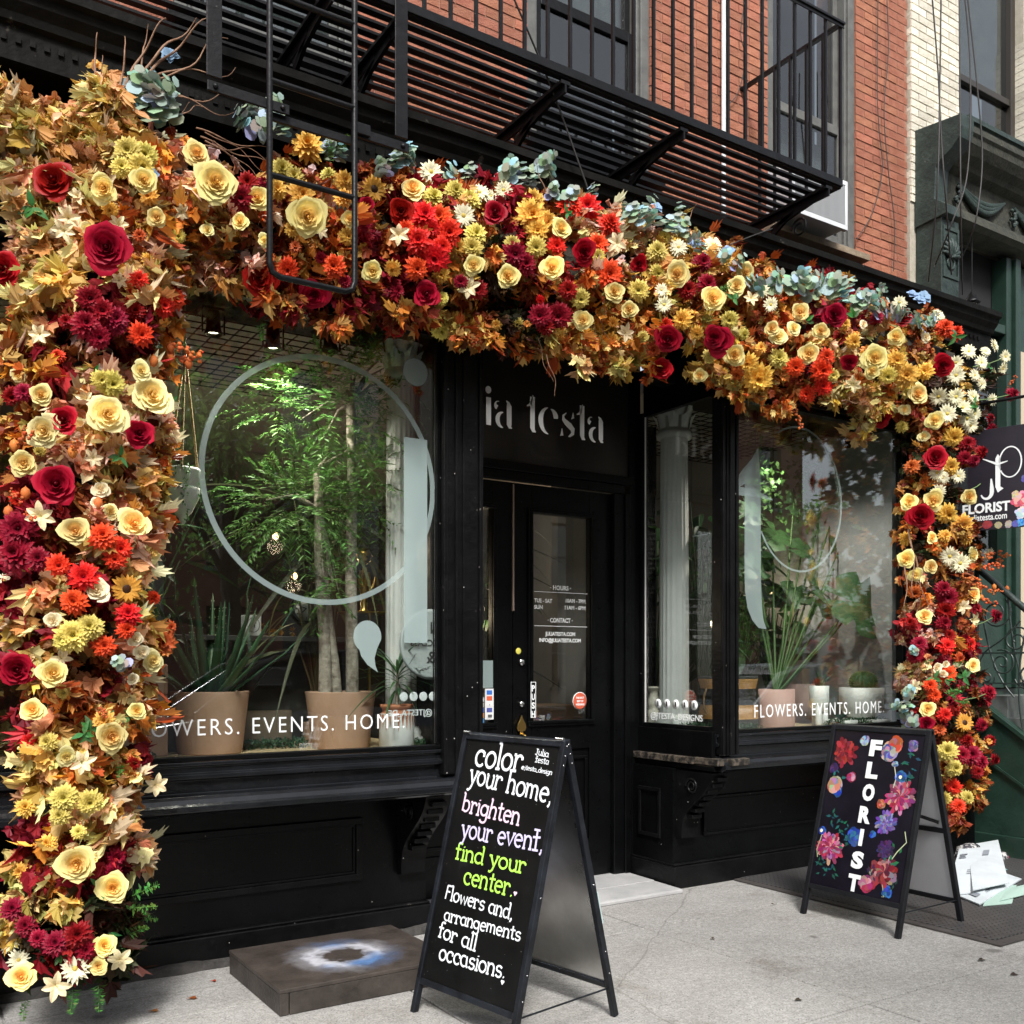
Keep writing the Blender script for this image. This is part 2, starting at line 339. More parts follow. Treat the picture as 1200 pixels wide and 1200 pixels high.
FRONT = lambda x, y, z: plane_m((x, y, z), (1, 0, 0), (0, 0, 1))     # upright plane that faces the street (-y)
# ================================================================== SETTING
def struct(mb, name, mt, bevel=0, kind='structure'):
    o = mb.build(name, mt, bevel=bevel); o['kind'] = kind; return o
struct(MB().box(-40, 60, -9.0, -.45, -.3, -.13), 'road', ASPH)
struct(MB().box(-60, 80, -60, 60, -.6, -.31), 'ground', ASPH)
sw = struct(MB().box(-40, 60, -.28, 5.6, -.3, -.012), 'sidewalk', CONC)
struct(MB().box(-40, 60, -.45, -.285, -.3, .0), 'kerb', mat('kerb_stone', (.25, .24, .23), .9, col2=(.33, .32, .3), scale=3, bump=.4))
struct(MB().box(-40, 60, -15.5, -9.0, -.3, .0), 'far_sidewalk', CONC)
# paving slabs cast in place; the joints run with and across the house front
ys = [-.27, 1.31, 2.81, 4.31, 5.55]; k = 0
for j in range(4):
    for i in range(-3, 9):
        x0 = -1.15 + i*1.62
        mb = MB().box(x0+.005, x0+1.615, ys[j]+.005, ys[j+1]-.005, -.10, -.0005*((i*7+j*3) % 4))
        o = mb.build('paving_slab', CONC, sw, bevel=.004)

# ================================================================== THE SHOP BUILDING
B = thing('shop_building', 'red brick building with black painted florist shopfront and dark cornice above it', 'building', (3.6, 5.0, 0))
def part(mb, name, mt, parent=B, bevel=0, label=None, kind=None): return mb.build(name, mt, parent, bevel=bevel, label=label, kind=kind)
XL = -1.2
# ---- upper wall
wins = [(1.30, 2.33), (3.49, 4.52), (5.68, 6.71)]
piers = [(XL, 1.30), (2.33, 3.49), (4.52, 5.68), (6.71, 7.38)]
mb = MB()
for a, b in piers: mb.box(a+.002, b-.002, 5.2035, 5.6, 4.2, 7.4)
part(mb, 'masonry_wall', MORTAR)
cand = []
c = .0675; nc = int(3.0/c)
for a, b in piers:
    for r in range(nc):
        z = 4.30 + r*c; x = a - (.107 if r % 2 else 0)
        while x < b - .01:
            x0, x1 = max(x, a), min(x+.204, b)
            if x1 - x0 > .03: cand.append((x0, x1, z))
            x += .214
def vis(cx):
    u, v, d = proj(((cx[0]+cx[1])/2, 5.2, cx[2]))
    if v < -6 or u < 380 or u > 1100 : return 1e3 + d
    return (1-(cx[1]-cx[0])/.204)*3 + d + (0 if v < 240 or u > 900 else 20)
cand.sort(key=vis)
bricks = {}
def brick_mesh(x0, x1, name, mt, seed):
    rr = random.Random(seed); g = .004
    m_ = MB().box(0, x1-x0, 0, .1, 0, .0575)
    m_.v = [(x + rr.uniform(-.0015, .0015), y, z + rr.uniform(-.0015, .0015)) for x, y, z in m_.v]
    return m_.mesh(name, mt)
bo = origin(B)
for i, (x0, x1, z) in enumerate(cand[:300]):
    key = (round(x1-x0, 3), i % 3)
    if key not in bricks: bricks[key] = brick_mesh(x0, x1, 'brick', BRICK, i)
    inst(bricks[key], 'brick', B, Matrix.Translation(Vector((x0, 5.2 - U(0, .004), z)) - bo))
mb = MB()
for x0, x1, z in cand[300:]: mb.box(x0, x1, 5.2, 5.25, z, z+.0575)
part(mb, 'brick_mass', BRICK, kind='stuff')
# side returns of the piers (reveals)
mb = MB()
for a, b in wins: mb.box(a-.05, a+.0, 5.205, 5.5, 4.3, 7.3).box(b, b+.05, 5.205, 5.5, 4.3, 7.3)
# ---- upper windows
CURT = mat('pale_curtain', (.55, .56, .54), .9, col2=(.4, .41, .41), scale=6)
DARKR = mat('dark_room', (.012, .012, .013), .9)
for wi, (a, b) in enumerate(wins):
    fr = MB()
    fr.box(a, a+.075, 5.215, 5.33, 4.83, 7.3).box(b-.075, b, 5.215, 5.33, 4.83, 7.3).box(a+.075, b-.075, 5.22, 5.33, 4.83, 4.90)
    fr.box(a+.075, a+.10, 5.235, 5.34, 4.90, 7.3).box(b-.10, b-.075, 5.235, 5.34, 4.90, 7.3)
    w_ = part(fr, 'upper_window', GREYW, bevel=.004)
    mm = MB().box(a+.101, a+.15, 5.26, 5.30, 4.902, 5.86).box(b-.15, b-.101, 5.26, 5.30, 4.902, 5.86).box(a+.15, b-.15, 5.262, 5.30, 4.902, 4.97).box(a+.15, b-.15, 5.258, 5.30, 5.79, 5.86)
    mm.build('lower_sash', GREYW if wi != 1 else BLACK2, w_, bevel=.003)
    mm = MB().box(a+.101, a+.15, 5.302, 5.34, 5.8, 7.3).box(b-.15, b-.101, 5.302, 5.34, 5.8, 7.3).box(a+.15, b-.15, 5.304, 5.34, 5.8, 5.85)
    mm.build('upper_sash', GREYW if wi != 1 else BLACK2, w_, bevel=.003)
    MB().box(a+.15, b-.15, 5.279, 5.283, 4.97, 5.79).build('pane', GLASSD, w_)
    MB().box(a+.15, b-.15, 5.319, 5.323, 5.85, 7.3).build('pane', GLASSD, w_)
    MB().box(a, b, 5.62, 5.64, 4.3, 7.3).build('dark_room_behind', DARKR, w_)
    n = 26; vs = []; fs = []                      # hanging cloth behind the glass
    zt, zb = {0: (7.2, 5.1), 1: (7.2, 5.95), 2: (5.75, 4.95)}[wi]
    for i in range(n+1):
        x = a+.1 + (b-a-.2)*i/n; y = 5.40 + .012*math.sin(i*1.9)*(1 if wi != 2 else .1); vs += [(x, y, zb), (x, y, zt)]
    for i in range(n): fs.append((2*i, 2*i+2, 2*i+3, 2*i+1))
    MB().add(vs, fs, sm=True).build('curtain', CURT, w_, fix=False)
    MB().extr([(5.10, 4.765), (5.10, 4.815), (5.22, 4.84), (5.33, 4.84), (5.33, 4.765)], a-.05, b+.05).build('window_ledge', BLACK2 if wi < 2 else mat('weathered_wood', (.16, .11, .07), .8, col2=(.30, .24, .17), scale=8, bump=.5), B if False else w_, bevel=.003)
mb = MB().box(XL, 7.38, 5.19, 5.5, 4.2, 4.30); part(mb, 'wall_base_course', CORN)
# ---- main cornice
cp = [(4.50, 4.335), (4.50, 4.295), (4.525, 4.285), (4.535, 4.25), (4.565, 4.215), (4.575, 4.185), (4.60, 4.175), (4.60, 4.165), (4.605, 4.035), (4.63, 4.03), (5.19, 4.03), (5.19, 4.36)]
cp_ = [(y, z) for y, z in cp]
mb = MB()
segs = 60
for i in range(segs):                                # old sheet metal: slightly wavy along its length
    pass
n = len(cp_); vs = []; fs = []
for i in range(segs+1):
    x = XL + (7.62-XL)*i/segs
    for j, (y, z) in enumerate(cp_):
        dz = .006*noise.noise((x*1.3, 0, j*.02)); dy = .006*noise.noise((x*2.1, 5, j*.1)) if j < 10 else 0
        vs.append((x, y+dy, z+dz))
for i in range(segs):
    for j in range(n): fs.append((i*n+j, i*n+(j+1) % n, (i+1)*n+(j+1) % n, (i+1)*n+j))
mb.add(vs, fs); mb.add(vs[:n], [tuple(range(n))]); mb.add(vs[-n:], [tuple(range(n))])
part(mb, 'cornice', CORN)
mb = MB()
for i in range(0): pass
for x in [XL + .055*i for i in range(int(8.7/.055))]:
    if x < 7.55: mb.box(x, x+.022, 4.592, 4.599, 4.11, 4.14)
part(mb, 'dentil_band', CORN, kind='stuff')
part(MB().box(7.45, 7.60, 4.72, 5.19, 2.9, 4.028), 'end_block', CORN, bevel=.01)
# ---- dark headers over the windows and the entrance
part(MB().box(XL, 2.80, 4.88, 5.18, 3.32, 4.028), 'window_header', BLACK)
part(MB().box(XL, 2.80, 4.60, 4.88, 3.292, 3.42), 'window_header', BLACK, bevel=.006)
part(MB().box(4.60, 7.45, 4.88, 5.18, 3.32, 4.028), 'window_header', BLACK)
part(MB().box(4.60, 7.45, 4.60, 4.88, 3.292, 3.42), 'window_header', BLACK, bevel=.006)
part(MB().box(2.80, 4.60, 4.95, 5.44, 3.66, 4.028), 'entrance_ceiling', BLACK)
# ---- pilasters
def pilaster(x0, x1, z0=0.92, z1=3.29, y0=4.60, y1=4.70):
    m = MB().box(x0, x1, y0+.015, y1, z0, z1)
    w_ = x1-x0
    m.box(x0, x0+.022, y0, y0+.015, z0, z1).box(x1-.022, x1, y0, y0+.015, z0, z1)
    m.box(x0+w_*.30, x0+w_*.36, y0+.004, y0+.015, z0, z1).box(x0+w_*.5, x1-.03, y0+.006, y0+.015, z0, z1)
    return m
part(pilaster(2.557, 2.80, y1=4.76), 'pilaster', BLACK2, bevel=.003)
part(MB().box(2.66, 2.80, 4.762, 5.44, .95, 3.66), 'entrance_side_wall', BLACK)
part(pilaster(4.612, 4.757), 'pilaster', BLACK2, bevel=.003)
part(MB().box(6.555, 7.44, 4.62, 5.2, 0, 3.29), 'end_pier', BLACK, bevel=.01)
part(MB().box(XL, .42, 4.62, 5.2, 0, 3.29), 'end_pier', BLACK, bevel=.01)
# ---- bay sills, aprons, bases
sill = [(4.635, 1.052), (4.635, 1.035), (4.65, 1.03), (4.65, 1.0), (4.63, .995), (4.63, .975), (4.66, .965), (4.66, .905), (4.60, .90), (4.585, .885), (4.575, .865), (4.56, .855), (4.56, .83), (4.585, .82), (4.60, .81), (4.99, .81), (4.99, 1.052)]
part(MB().extr(sill, .42, 2.805), 'window_sill', BLACKG, bevel=.003)
part(MB().extr(sill, 4.60, 6.56), 'window_sill', BLACKG, bevel=.003)
part(MB().box(4.548, 4.64, 4.58, 4.80, .853, .898).box(4.64, 4.80, 4.545, 4.60, .853, .898), 'broken_sill_edge', CHIP, bevel=.004, label='sill corner with peeling paint and bare wood')
# return sill on the right side of the entrance, peeling
part(MB().box(4.535, 4.62, 4.80, 5.43, .85, .895), 'side_sill', CHIP, bevel=.004)
part(MB().box(4.575, 4.64, 4.66, 5.42, .897, 1.07), 'side_apron', BLACK, bevel=.004)
part(MB().box(4.553, 4.66, 4.62, 5.43, .815, .848), 'side_sill_bed', BLACK, bevel=.004)
for a, b in ((.42, 2.65), (4.53, 7.44)):
    part(MB().box(a, b, 4.985, 5.44, .152, .808), 'base_wall', BLACK)
    part(MB().box(a if a < 1 else a-.02, b if b > 7 else b+.02, 4.94, 5.46, 0.0, .15).box(a if a < 1 else a-.012, b if b > 7 else b+.012, 4.955, 5.45, .151, .165), 'plinth', BLACK2, bevel=.006)
foot = MB(); vs = []; nf = 70                     # crumbling footing below the left plinth
for i in range(nf+1):
    x = .3+2.36*i/nf; h_ = .035+.03*noise.noise((x*3, 1, 0))+.012*noise.noise((x*17, 3, 0)); y_ = 4.905+.02*noise.noise((x*6, 0, 4))
    vs += [(x, y_-.015, .0005), (x, y_, h_), (x, 4.939, h_+.006), (x, 4.939, .0005)]
foot.add(vs, [(4*i+j, 4*i+(j+1) % 4, 4*i+4+(j+1) % 4, 4*i+4+j) for i in range(nf) for j in range(4)]+[(0, 1, 2, 3), (4*nf, 4*nf+1, 4*nf+2, 4*nf+3)])
part(foot, 'crumbling_footing', mat('dark_old_concrete', (.02, .019, .018), .95, col2=(.06, .055, .05), scale=12, bump=1, bscale=40))
def frame_panel(m, x0, x1, z0, z1, y, t=.035, d=.02):
    m.box(x0, x1, y-d, y-.001, z1-t, z1).box(x0, x1, y-d, y-.001, z0, z0+t).box(x0, x0+t, y-d, y-.001, z0+t, z1-t).box(x1-t, x1, y-d, y-.001, z0+t, z1-t)
    t2 = t*.4; m.box(x0+t, x1-t, y-d*.5, y-.001, z1-t-t2, z1-t).box(x0+t, x1-t, y-d*.5, y-.001, z0+t, z0+t+t2)
    m.box(x0+t, x0+t+t2, y-d*.5, y-.001, z0+t+t2, z1-t-t2).box(x1-t-t2, x1-t, y-d*.5, y-.001, z0+t+t2, z1-t-t2); return m
part(frame_panel(MB(), .5, 2.25, .33, .67, 4.985), 'base_panel', BLACK2, bevel=.003)
part(frame_panel(MB(), 4.80, 6.40, .33, .60, 4.985, .02), 'base_panel', BLACK2, bevel=.003)
m = MB()                                              # panel on the entrance side of the right base
x = 4.53; y0, y1, z0, z1 = 5.10, 5.33, .32, .66
for a, b, c_, d_ in ((y0, y1, z1-.025, z1), (y0, y1, z0, z0+.025), (y0, y0+.025, z0+.025, z1-.025), (y1-.025, y1, z0+.025, z1-.025)): m.box(x-.016, x-.001, a, b, c_, d_)
part(m, 'base_panel', BLACK2, bevel=.003)
# ---- console brackets under the bays
def console(x0, x1):
    pr = []
    for i in range(22):
        t = i/21; z = .80 - .46*t
        y = 4.985 - (.30*(1-t)**1.15 + .035*math.sin(t*2*PI*1.05+.4) + .03)
        pr.append((y, z))
    pr += [(4.984, .33), (4.984, .80)]
    m = MB().extr(pr, x0, x1)
    for k_ in range(7):
        z = .76 - k_*.045; m.box(x0+.03, x1-.03, 4.985-.33*(1-k_*.1)**1.4-.03, 4.98, z-.012, z+.012)
    m2 = MB()
    for sx in (x0-.006, x1+.006):
        pts = [(sx, 4.83 + .055*math.cos(a)*(1-a/16), .70 + .055*math.sin(a)*(1-a/16)) for a in [i*.45 for i in range(26)]]
        m.tube(pts, .009, 5)
    return m
part(console(2.47, 2.62), 'console_bracket', BLACK2)
part(console(4.56, 4.71), 'console_bracket', BLACK2)
# ---- window frames and glass
def shop_window(x0, x1, z0=1.055, z1=3.29, y=4.67):
    m = MB().box(x0, x0+.022, y-.03, y+.03, z0+.022, z1-.03).box(x1-.022, x1, y-.03, y+.03, z0+.022, z1-.03).box(x0, x1, y-.03, y+.03, z0, z0+.022).box(x0, x1, y-.03, y+.03, z1-.03, z1)
    w_ = part(m, 'window_frame', BLACK, bevel=.003)
    MB().box(x0+.022, x1-.022, y-.004, y+.004, z0+.022, z1-.03).build('pane', GLASS, w_); return w_
WL = shop_window(.42, 2.557); WR = shop_window(4.757, 6.555)
m = MB().box(2.531, 2.5345, 4.66, 4.664, 1.08, 3.26); m.build('steel_edge_strip', CHROME, WL)
# side window of the entrance
g = MB(); a = Vector((4.628, 4.70, 0)); b = Vector((4.60, 5.36, 0))
for (p, q) in ((a, a+(b-a)*.03), (b-(b-a)*.03, b)):
    g.bar(p+Vector((0,0,1.07+1.11)), q+Vector((0,0,1.07+1.11)), 2.2, .03, up=(0,1,0.0001))
WS = part(MB().box(4.585, 4.64, 5.36, 5.43, 1.071, 3.29).box(4.59, 4.635, 4.702, 5.359, 1.071, 1.10).box(4.59, 4.635, 4.702, 5.359, 3.26, 3.66), 'side_window_frame', BLACK, bevel=.003)
MB().box(4.608, 4.614, 4.702, 5.359, 1.10, 3.26).build('pane', GLASS, WS)
MB().box(4.600, 4.607, 5.348, 5.356, 1.10, 3.26).build('steel_edge_strip', WHITEP, WS)
# ---- entrance: sign board, frame, doors
SB = part(MB().box(2.66, 4.53, 5.42, 5.48, 2.83, 3.66), 'sign_board', mat('satin_black_board', (.010, .009, .008), .35, col2=(.016, .014, .012), scale=3, bump=.08, bscale=20))
part(MB().box(2.80, 4.53, 5.38, 5.42, 2.77, 2.83).box(2.80, 4.45, 5.395, 5.44, 2.71, 2.769), 'door_head', BLACK, bevel=.004)
part(MB().box(4.36, 4.45, 5.40, 5.48, .0, 2.709).box(4.45, 4.50, 5.385, 5.48, 0, 2.709).box(4.50, 4.60, 5.40, 5.48, .167, 3.70), 'door_frame', BLACK, bevel=.005)
part(MB().box(4.585, 4.665, 4.70, 5.46, 3.665, 4.02), 'side_header', BLACK)
part(MB().box(2.64, 2.73, 5.40, 5.48, .0, 2.709), 'door_frame', BLACK, bevel=.005)
MB().extr([(4.84, 0.001), (4.84, .02), (4.86, .026), (5.12, .03), (5.12, .001)], 2.62, 4.49).build('marble_threshold', MARBLE, B, bevel=.003)
MB().extr([(5.125, 0.001), (5.125, .034), (5.5, .04), (5.5, .001)], 2.62, 4.49).build('marble_threshold', MARBLE, B, bevel=.003)
def door(x0, x1, gx0, gx1):
    y = 5.44; m = MB()
    m.box(x0, gx0, y, y+.045, .045, 2.705).box(gx1, x1, y, y+.045, .045, 2.705).box(gx0, gx1, y, y+.045, 2.52, 2.705).box(gx0, gx1, y, y+.045, .93, 1.13).box(gx0, gx1, y, y+.045, .045, .30).box(gx0, gx1, y+.016, y+.03, .30, .93)
    for (t, d) in ((.035, .016), (.018, .024)):
        m.box(gx0-t, gx1+t, y-d, y-.0005, 2.52, 2.52+t).box(gx0-t, gx1+t, y-d, y-.0005, 1.13-t, 1.13).box(gx0-t, gx0, y-d, y-.0005, 1.13, 2.52).box(gx1, gx1+t, y-d, y-.0005, 1.13, 2.52)
    m.box(gx0+.02, gx1-.02, y-.002, y+.016, .86, .88).box(gx0+.02, gx1-.02, y-.002, y+.016, .34, .36).box(gx0+.02, gx0+.04, y-.002, y+.016, .36, .86).box(gx1-.04, gx1-.02, y-.002, y+.016, .36, .86)
    d = part(m, 'door', BLACK, bevel=.003)
    MB().box(gx0, gx1, y+.018, y+.023, 1.13, 2.52).build('pane', GLASS, d); return d
gxa, gxb = X(623, 5.44), X(691, 5.44)
DR = door(3.542, 4.358, gxa, gxb); DL = door(2.732, 3.536, 2.83, X(576.5, 5.44))
MB().box(3.530, 3.541, 5.425, 5.438, 1.86, 2.69).build('weather_strip', mat('tan_strip', (.33, .24, .19), .6), DR)
def disc(p, r, th, mt, name, parent, n=24):
    m = MB().lathe([(0.0001, 0), (r*.92, 0), (r, th*.4), (r*.9, th), (0.0001, th)], p, n, m=Matrix.Rotation(PI/2, 3, 'X')); return m.build(name, mt, parent)
disc(at(611, 776, 5.435), .022, .015, CHROME, 'lock', DR); disc(at(611, 825, 5.435), .020, .015, CHROME, 'lock', DR)
disc(at(607.5, 763, 5.436), .021, .002, mat('yellow_sticker', (.75, .68, .12), .5), 'sticker', DR)
# brass thumb latch shaped like a leaf
p = at(610.5, 851, 5.43)
sp = [(0, .075), (.012, .045), (.03, .015), (.036, -.012), (.026, -.032), (.010, -.030), (.016, -.055), (-.016, -.055), (-.010, -.030), (-.026, -.032), (-.036, -.012), (-.03, .015), (-.012, .045)]
MB().prism(sp, FRONT(*p), .012).build('brass_latch_plate', BRASS, DR, bevel=.003)
MB().tube([p+Vector((0, -.01, -.05)), p+Vector((0, -.05, -.06)), p+Vector((0, -.06, -.15)), p+Vector((0, -.01, -.2))], .009, 8).build('door_handle', BRASS, DR)
# ---- writing on the door glass
yg = 5.44+.0165
def dtext(s, u0, u1, v, size, name='door_lettering', al='LEFT'):
    x0, x1 = X(u0, yg), X(u1, yg)
    if al == 'CENTER': return texthelp(s, VINYL, name, DR, FRONT((x0+x1)/2, yg, Z((u0+u1)/2, v, yg)), size, x1-x0, .0012, 'CENTER')
    return texthelp(s, VINYL, name, DR, FRONT(x0, yg, Z((u0+u1)/2, v, yg)), size, x1-x0, .0012)
dtext('\u00b7 HOURS \u00b7', 645, 669, 691.5, .042, al='CENTER'); dtext('TUE - SAT', 626, 647, 706, .036); dtext('SUN', 626, 636, 713.5, .036)
dtext('10AM - 7PM', 663, 686, 706.5, .036); dtext('11AM - 6PM', 662, 686, 714.5, .036)
dtext('\u00b7 CONTACT \u00b7', 642, 671, 729.5, .042, al='CENTER'); dtext('JULIATESTA.COM', 639, 674, 745, .035, al='CENTER'); dtext('INFO@JULIATESTA.COM', 632, 680.5, 752.5, .035, al='CENTER')
for v_ in (694.5, 734):
    MB().box(X(626, yg), X(688, yg), yg-.001, yg, Z(657, v_, yg)-.002, Z(657, v_, yg)+.002).build('door_rule', VINYL, DR)
# PUSH plate
px0, px1 = X(622, 5.41), X(628, 5.41); pz0, pz1 = Z(625, 841, 5.41), Z(625, 799, 5.41)
pp = MB().box(px0, px1, 5.412, 5.415, pz0, pz1).build('push_plate', BLACK, DR)
fw = .004; MB().box(px0, px1, 5.409, 5.4115, pz1-fw, pz1).box(px0, px1, 5.409, 5.4115, pz0, pz0+fw).box(px0, px0+fw, 5.409, 5.4115, pz0+fw, pz1-fw).box(px1-fw, px1, 5.409, 5.4115, pz0+fw, pz1-fw).build('push_plate_border', VINYL, DR)
for i, ch in enumerate('PUSH'):
    texthelp(ch, VINYL, 'push_lettering', DR, FRONT((px0+px1)/2, 5.4105, pz1 - .062 - i*.057), .056, .026, .002, 'CENTER')
# round red notice
c_ = at(679.5, 821.5, yg-.004); disc(c_, .062, .001, VINYL, 'round_notice', DR, 32); disc(c_-Vector((0, .0015, 0)), .058, .001, mat('red_orange_notice', (.55, .10, .05), .5), 'round_notice_face', DR, 32)
for i, s_ in enumerate(('THE KNOT', 'BEST OF', 'WEDDINGS')):
    texthelp(s_, VINYL, 'notice_lettering', DR, FRONT(c_.x, c_.y-.003, c_.z+.016-i*.023), .018, [.07, .055, .075][i], .0006, 'CENTER')
# opening-hours cards on the left leaf
y_ = 5.435
sx0, sx1 = X(563, y_), X(575.5, y_)
MB().box(sx0, sx1, 5.412, 5.414, Z(570, 806, y_), Z(570, 774, y_)).build('frosted_notice', FROST, DL)
mm = MB(); x0, x1, zt = X(566, y_), X(576, y_), Z(571, 807, y_); hgt = zt - Z(571, 843, y_)
mm.box(x0, x1, 5.409, 5.4115, zt-hgt, zt, (.75, .75, .75))
for i, c in enumerate([(.04, .16, .55), (.7, .12, .05), (.75, .75, .75), (.08, .1, .35), (.75, .75, .75)]):
    mm.box(x0+.012, x1-.012, 5.407, 5.4088, zt-hgt*(.05+.19*i)-hgt*.14, zt-hgt*(.05+.19*i), c)
mm.box(x0+.03, x1-.03, 5.4055, 5.4068, zt-hgt*.54, zt-hgt*.50, (.2, .2, .3)).box(x0+.02, x0+.05, 5.4055, 5.4068, zt-hgt*.93, zt-hgt*.84, (.1, .1, .1))
mm.build('card_sticker', PRINT, DL)
mm = MB(); x0, x1 = X(560, y_), X(565.6, y_)
for i, c in enumerate([(.5, .5, .5), (.35, .35, .3), (.06, .1, .3), (.5, .22, .08), (.05, .18, .35)]): mm.box(x0, x1-.004, 5.409, 5.4115, zt-.05-hgt*.17*(i+1), zt-.055-hgt*.17*i, c)
mm.build('card_sticker', PRINT, DL)

# ---- stencil serif name over the door, painted letters 3 mm proud
def arcp(cx, cy, rx, ry, a0, a1, n=14): return [(cx+rx*math.cos(math.radians(a0+(a1-a0)*i/n)), cy+ry*math.sin(math.radians(a0+(a1-a0)*i/n))) for i in range(n+1)]
def swell(n, w0, w1, p=1): return [w0+(w1-w0)*math.sin(PI*i/(n-1))**p for i in range(n)]
def G_i(): return [([(.16, 0), (.16, 1)], .2), ([(.16, 1.28), (.16, 1.281)], 'dot')]
def G_l(): return [([(.16, 0), (.16, 1.62)], .2)]
def G_u():
    a = [(.14, 1), (.14, .4)] + arcp(.42, .34, .28, .34, 190, 300, 10); return [(a, [.2, .2]+swell(11, .16, .06)), ([(.82, 1), (.82, 0)], .2)]
def G_j():
    a = [(.2, 1), (.2, -.1)] + arcp(-.0, -.1, .2, .3, 0, -100, 8); return [(a, [.2]*2+[.2-.015*i for i in range(9)]), ([(.2, 1.28), (.2, 1.281)], 'dot')]
def G_a():
    bowl = arcp(.40, .26, .26, .28, 95, 265, 14)
    top = arcp(.17, .80, .12, .12, 250, 75, 8)
    return [(bowl, swell(15, .03, .17)), (top, [.15, .17, .14, .1, .07, .05, .04, .03, .02]), ([(.52, .99), (.60, .92), (.64, .80), (.64, .12), (.68, .03), (.76, 0)], [.02, .1, .2, .2, .12, .02])]
def G_t(): return [([(.0, .93), (.16, 1.0), (.27, 1.34)], [.04, .12, .03]), ([(.25, 1.30), (.25, .14), (.30, .04), (.40, 0)], [.2, .2, .15, .02])]
def G_e():
    bowl = arcp(.50, .5, .40, .5, 100, 262, 18); cap = arcp(.46, .62, .34, .36, 72, 2, 10)
    return [(bowl, swell(19, .02, .2)), (cap, [.03, .06, .09, .12, .15, .17, .19, .2, .21, .2, .17])]
def G_s():
    sp_ = [(.30, .92), (.16, .80), (.17, .66), (.30, .55), (.46, .45), (.60, .32), (.60, .16), (.46, .05), (.40, .03)]
    return [(sp_, [.03, .09, .14, .2, .23, .2, .14, .08, .02]), ([(.62, .97), (.62, .78), (.54, .72)], [.02, .1, .02]), ([(.10, .30), (.10, .06), (.02, .02)], [.02, .12, .02])]
adv = {'j': .42, 'u': 1.02, 'l': .40, 'i': .40, 'a': .92, ' ': .50, 't': .52, 'e': .98, 's': .80}
gl = {'j': G_j, 'u': G_u, 'l': G_l, 'i': G_i, 'a': G_a, 't': G_t, 'e': G_e, 's': G_s}
def serif_word(word, o, sx, sz, mt, parent, name, y):
    tot = sum(adv[c] for c in word); x = o[0] - tot*sx
    for c in word:
        if c != ' ':
            m = MB()
            for pts, ws in gl[c]():
                P = [(px*sx, pz*sz) for px, pz in pts]
                if ws == 'dot':
                    r = .12*sx; m.prism([(P[0][0]+r*math.cos(t*PI/8), P[0][1]+r*1.1*math.sin(t*PI/8)) for t in range(16)], FRONT(x, y, o[1]), -.003)
                else:
                    W = [w_*sx for w_ in ws] if isinstance(ws, list) else ws*sx
                    m.ribbon(P, W, FRONT(x, y, o[1]), .003)
            m.build(name, mt, parent)
        x += adv[c]*sx
xe = X(708, 5.416); zb = Z(707, 519, 5.416)
serif_word('julia testa', (xe+.02, zb), (xe+.02-X(568, 5.416))/(.40+.92+.50+.52+.98+.80+.52+.92), .178, mat('painted_letter', (.88, .88, .86), .5), SB, 'sign_letter', 5.4165)
# small camera box at the entrance corner
cb = MB().box(4.33, 4.55, 4.98, 5.10, 3.40, 3.48).build('door_closer_box', BLACK2, B, bevel=.006)
for i, u_ in enumerate((757, 765)):
    m = MB(); c_ = Vector((4.38+.08*i, 4.976, 3.445)); m.tube([c_+Vector((.018*math.cos(t), 0, .018*math.sin(t))) for t in [j*.5 for j in range(13)]], .004, 5)
    m.build('closer_ring', CHROME, cb)

# ---- decals on the big windows: ring-and-letters emblem, shop line
yd = 4.663
def circ(cx, cz, rx, rz, w_, a0=0, a1=360, n=90):
    m = MB(); m.ribbon(arcp(0, 0, rx, rz, a0, a1, n), w_, FRONT(cx, yd, cz), .0015); return m
circ(1.908, 2.43, .612, .612, .027).build('emblem_ring', FROST, WL)
xs0, xs1 = X(473, yd), X(500, yd)
MB().box(xs0, xs1, yd-.006, yd-.0045, 1.62, Z(486, 514, yd)).build('emblem_stem', FROST, WL)
disc(Vector((X(487, yd), yd, Z(487, 436, yd))), .075, .0015, FROST, 'emblem_dot', WL, 36)
cc = Vector((X(430.5, yd), Z(431, 746, yd)))
com = arcp(0, 0, .078, .083, -10, 235, 30) + [(-.035, -.10), (.0, -.145), (.06, -.185)] + [(.045, -.15), (.04, -.11), (.055, -.06)]
MB().prism(com, FRONT(cc.x, yd, cc.y), .0015).build('emblem_tail', FROST, WL)
def shop_line(u0, u1, v0, parent, size, extra):
    x0, x1 = X(u0, yd), X(u1, yd); texthelp('FLOWERS. EVENTS. HOME.', VINYL, 'window_lettering', parent, FRONT(x0, yd-.0005, Z((u0+u1)/2, v0, yd)), size, x1-x0, .0012, space=1.25)
zl = Z(195, 863.5, yd); x0 = X(146, yd); x1 = X(474, yd)
texthelp('FLOWERS. EVENTS. HOME.', VINYL, 'window_lettering', WL, FRONT(x0, yd-.0005, zl), .112, x1-x0, -.0008, space=1.25)
texthelp('FLOWERS. EVENTS. HOME.', VINYL, 'window_lettering', WR, FRONT(X(884, yd), yd-.0005, Z(960, 838, yd)), .125, X(1036, yd)-X(884, yd), .0, space=1.25)
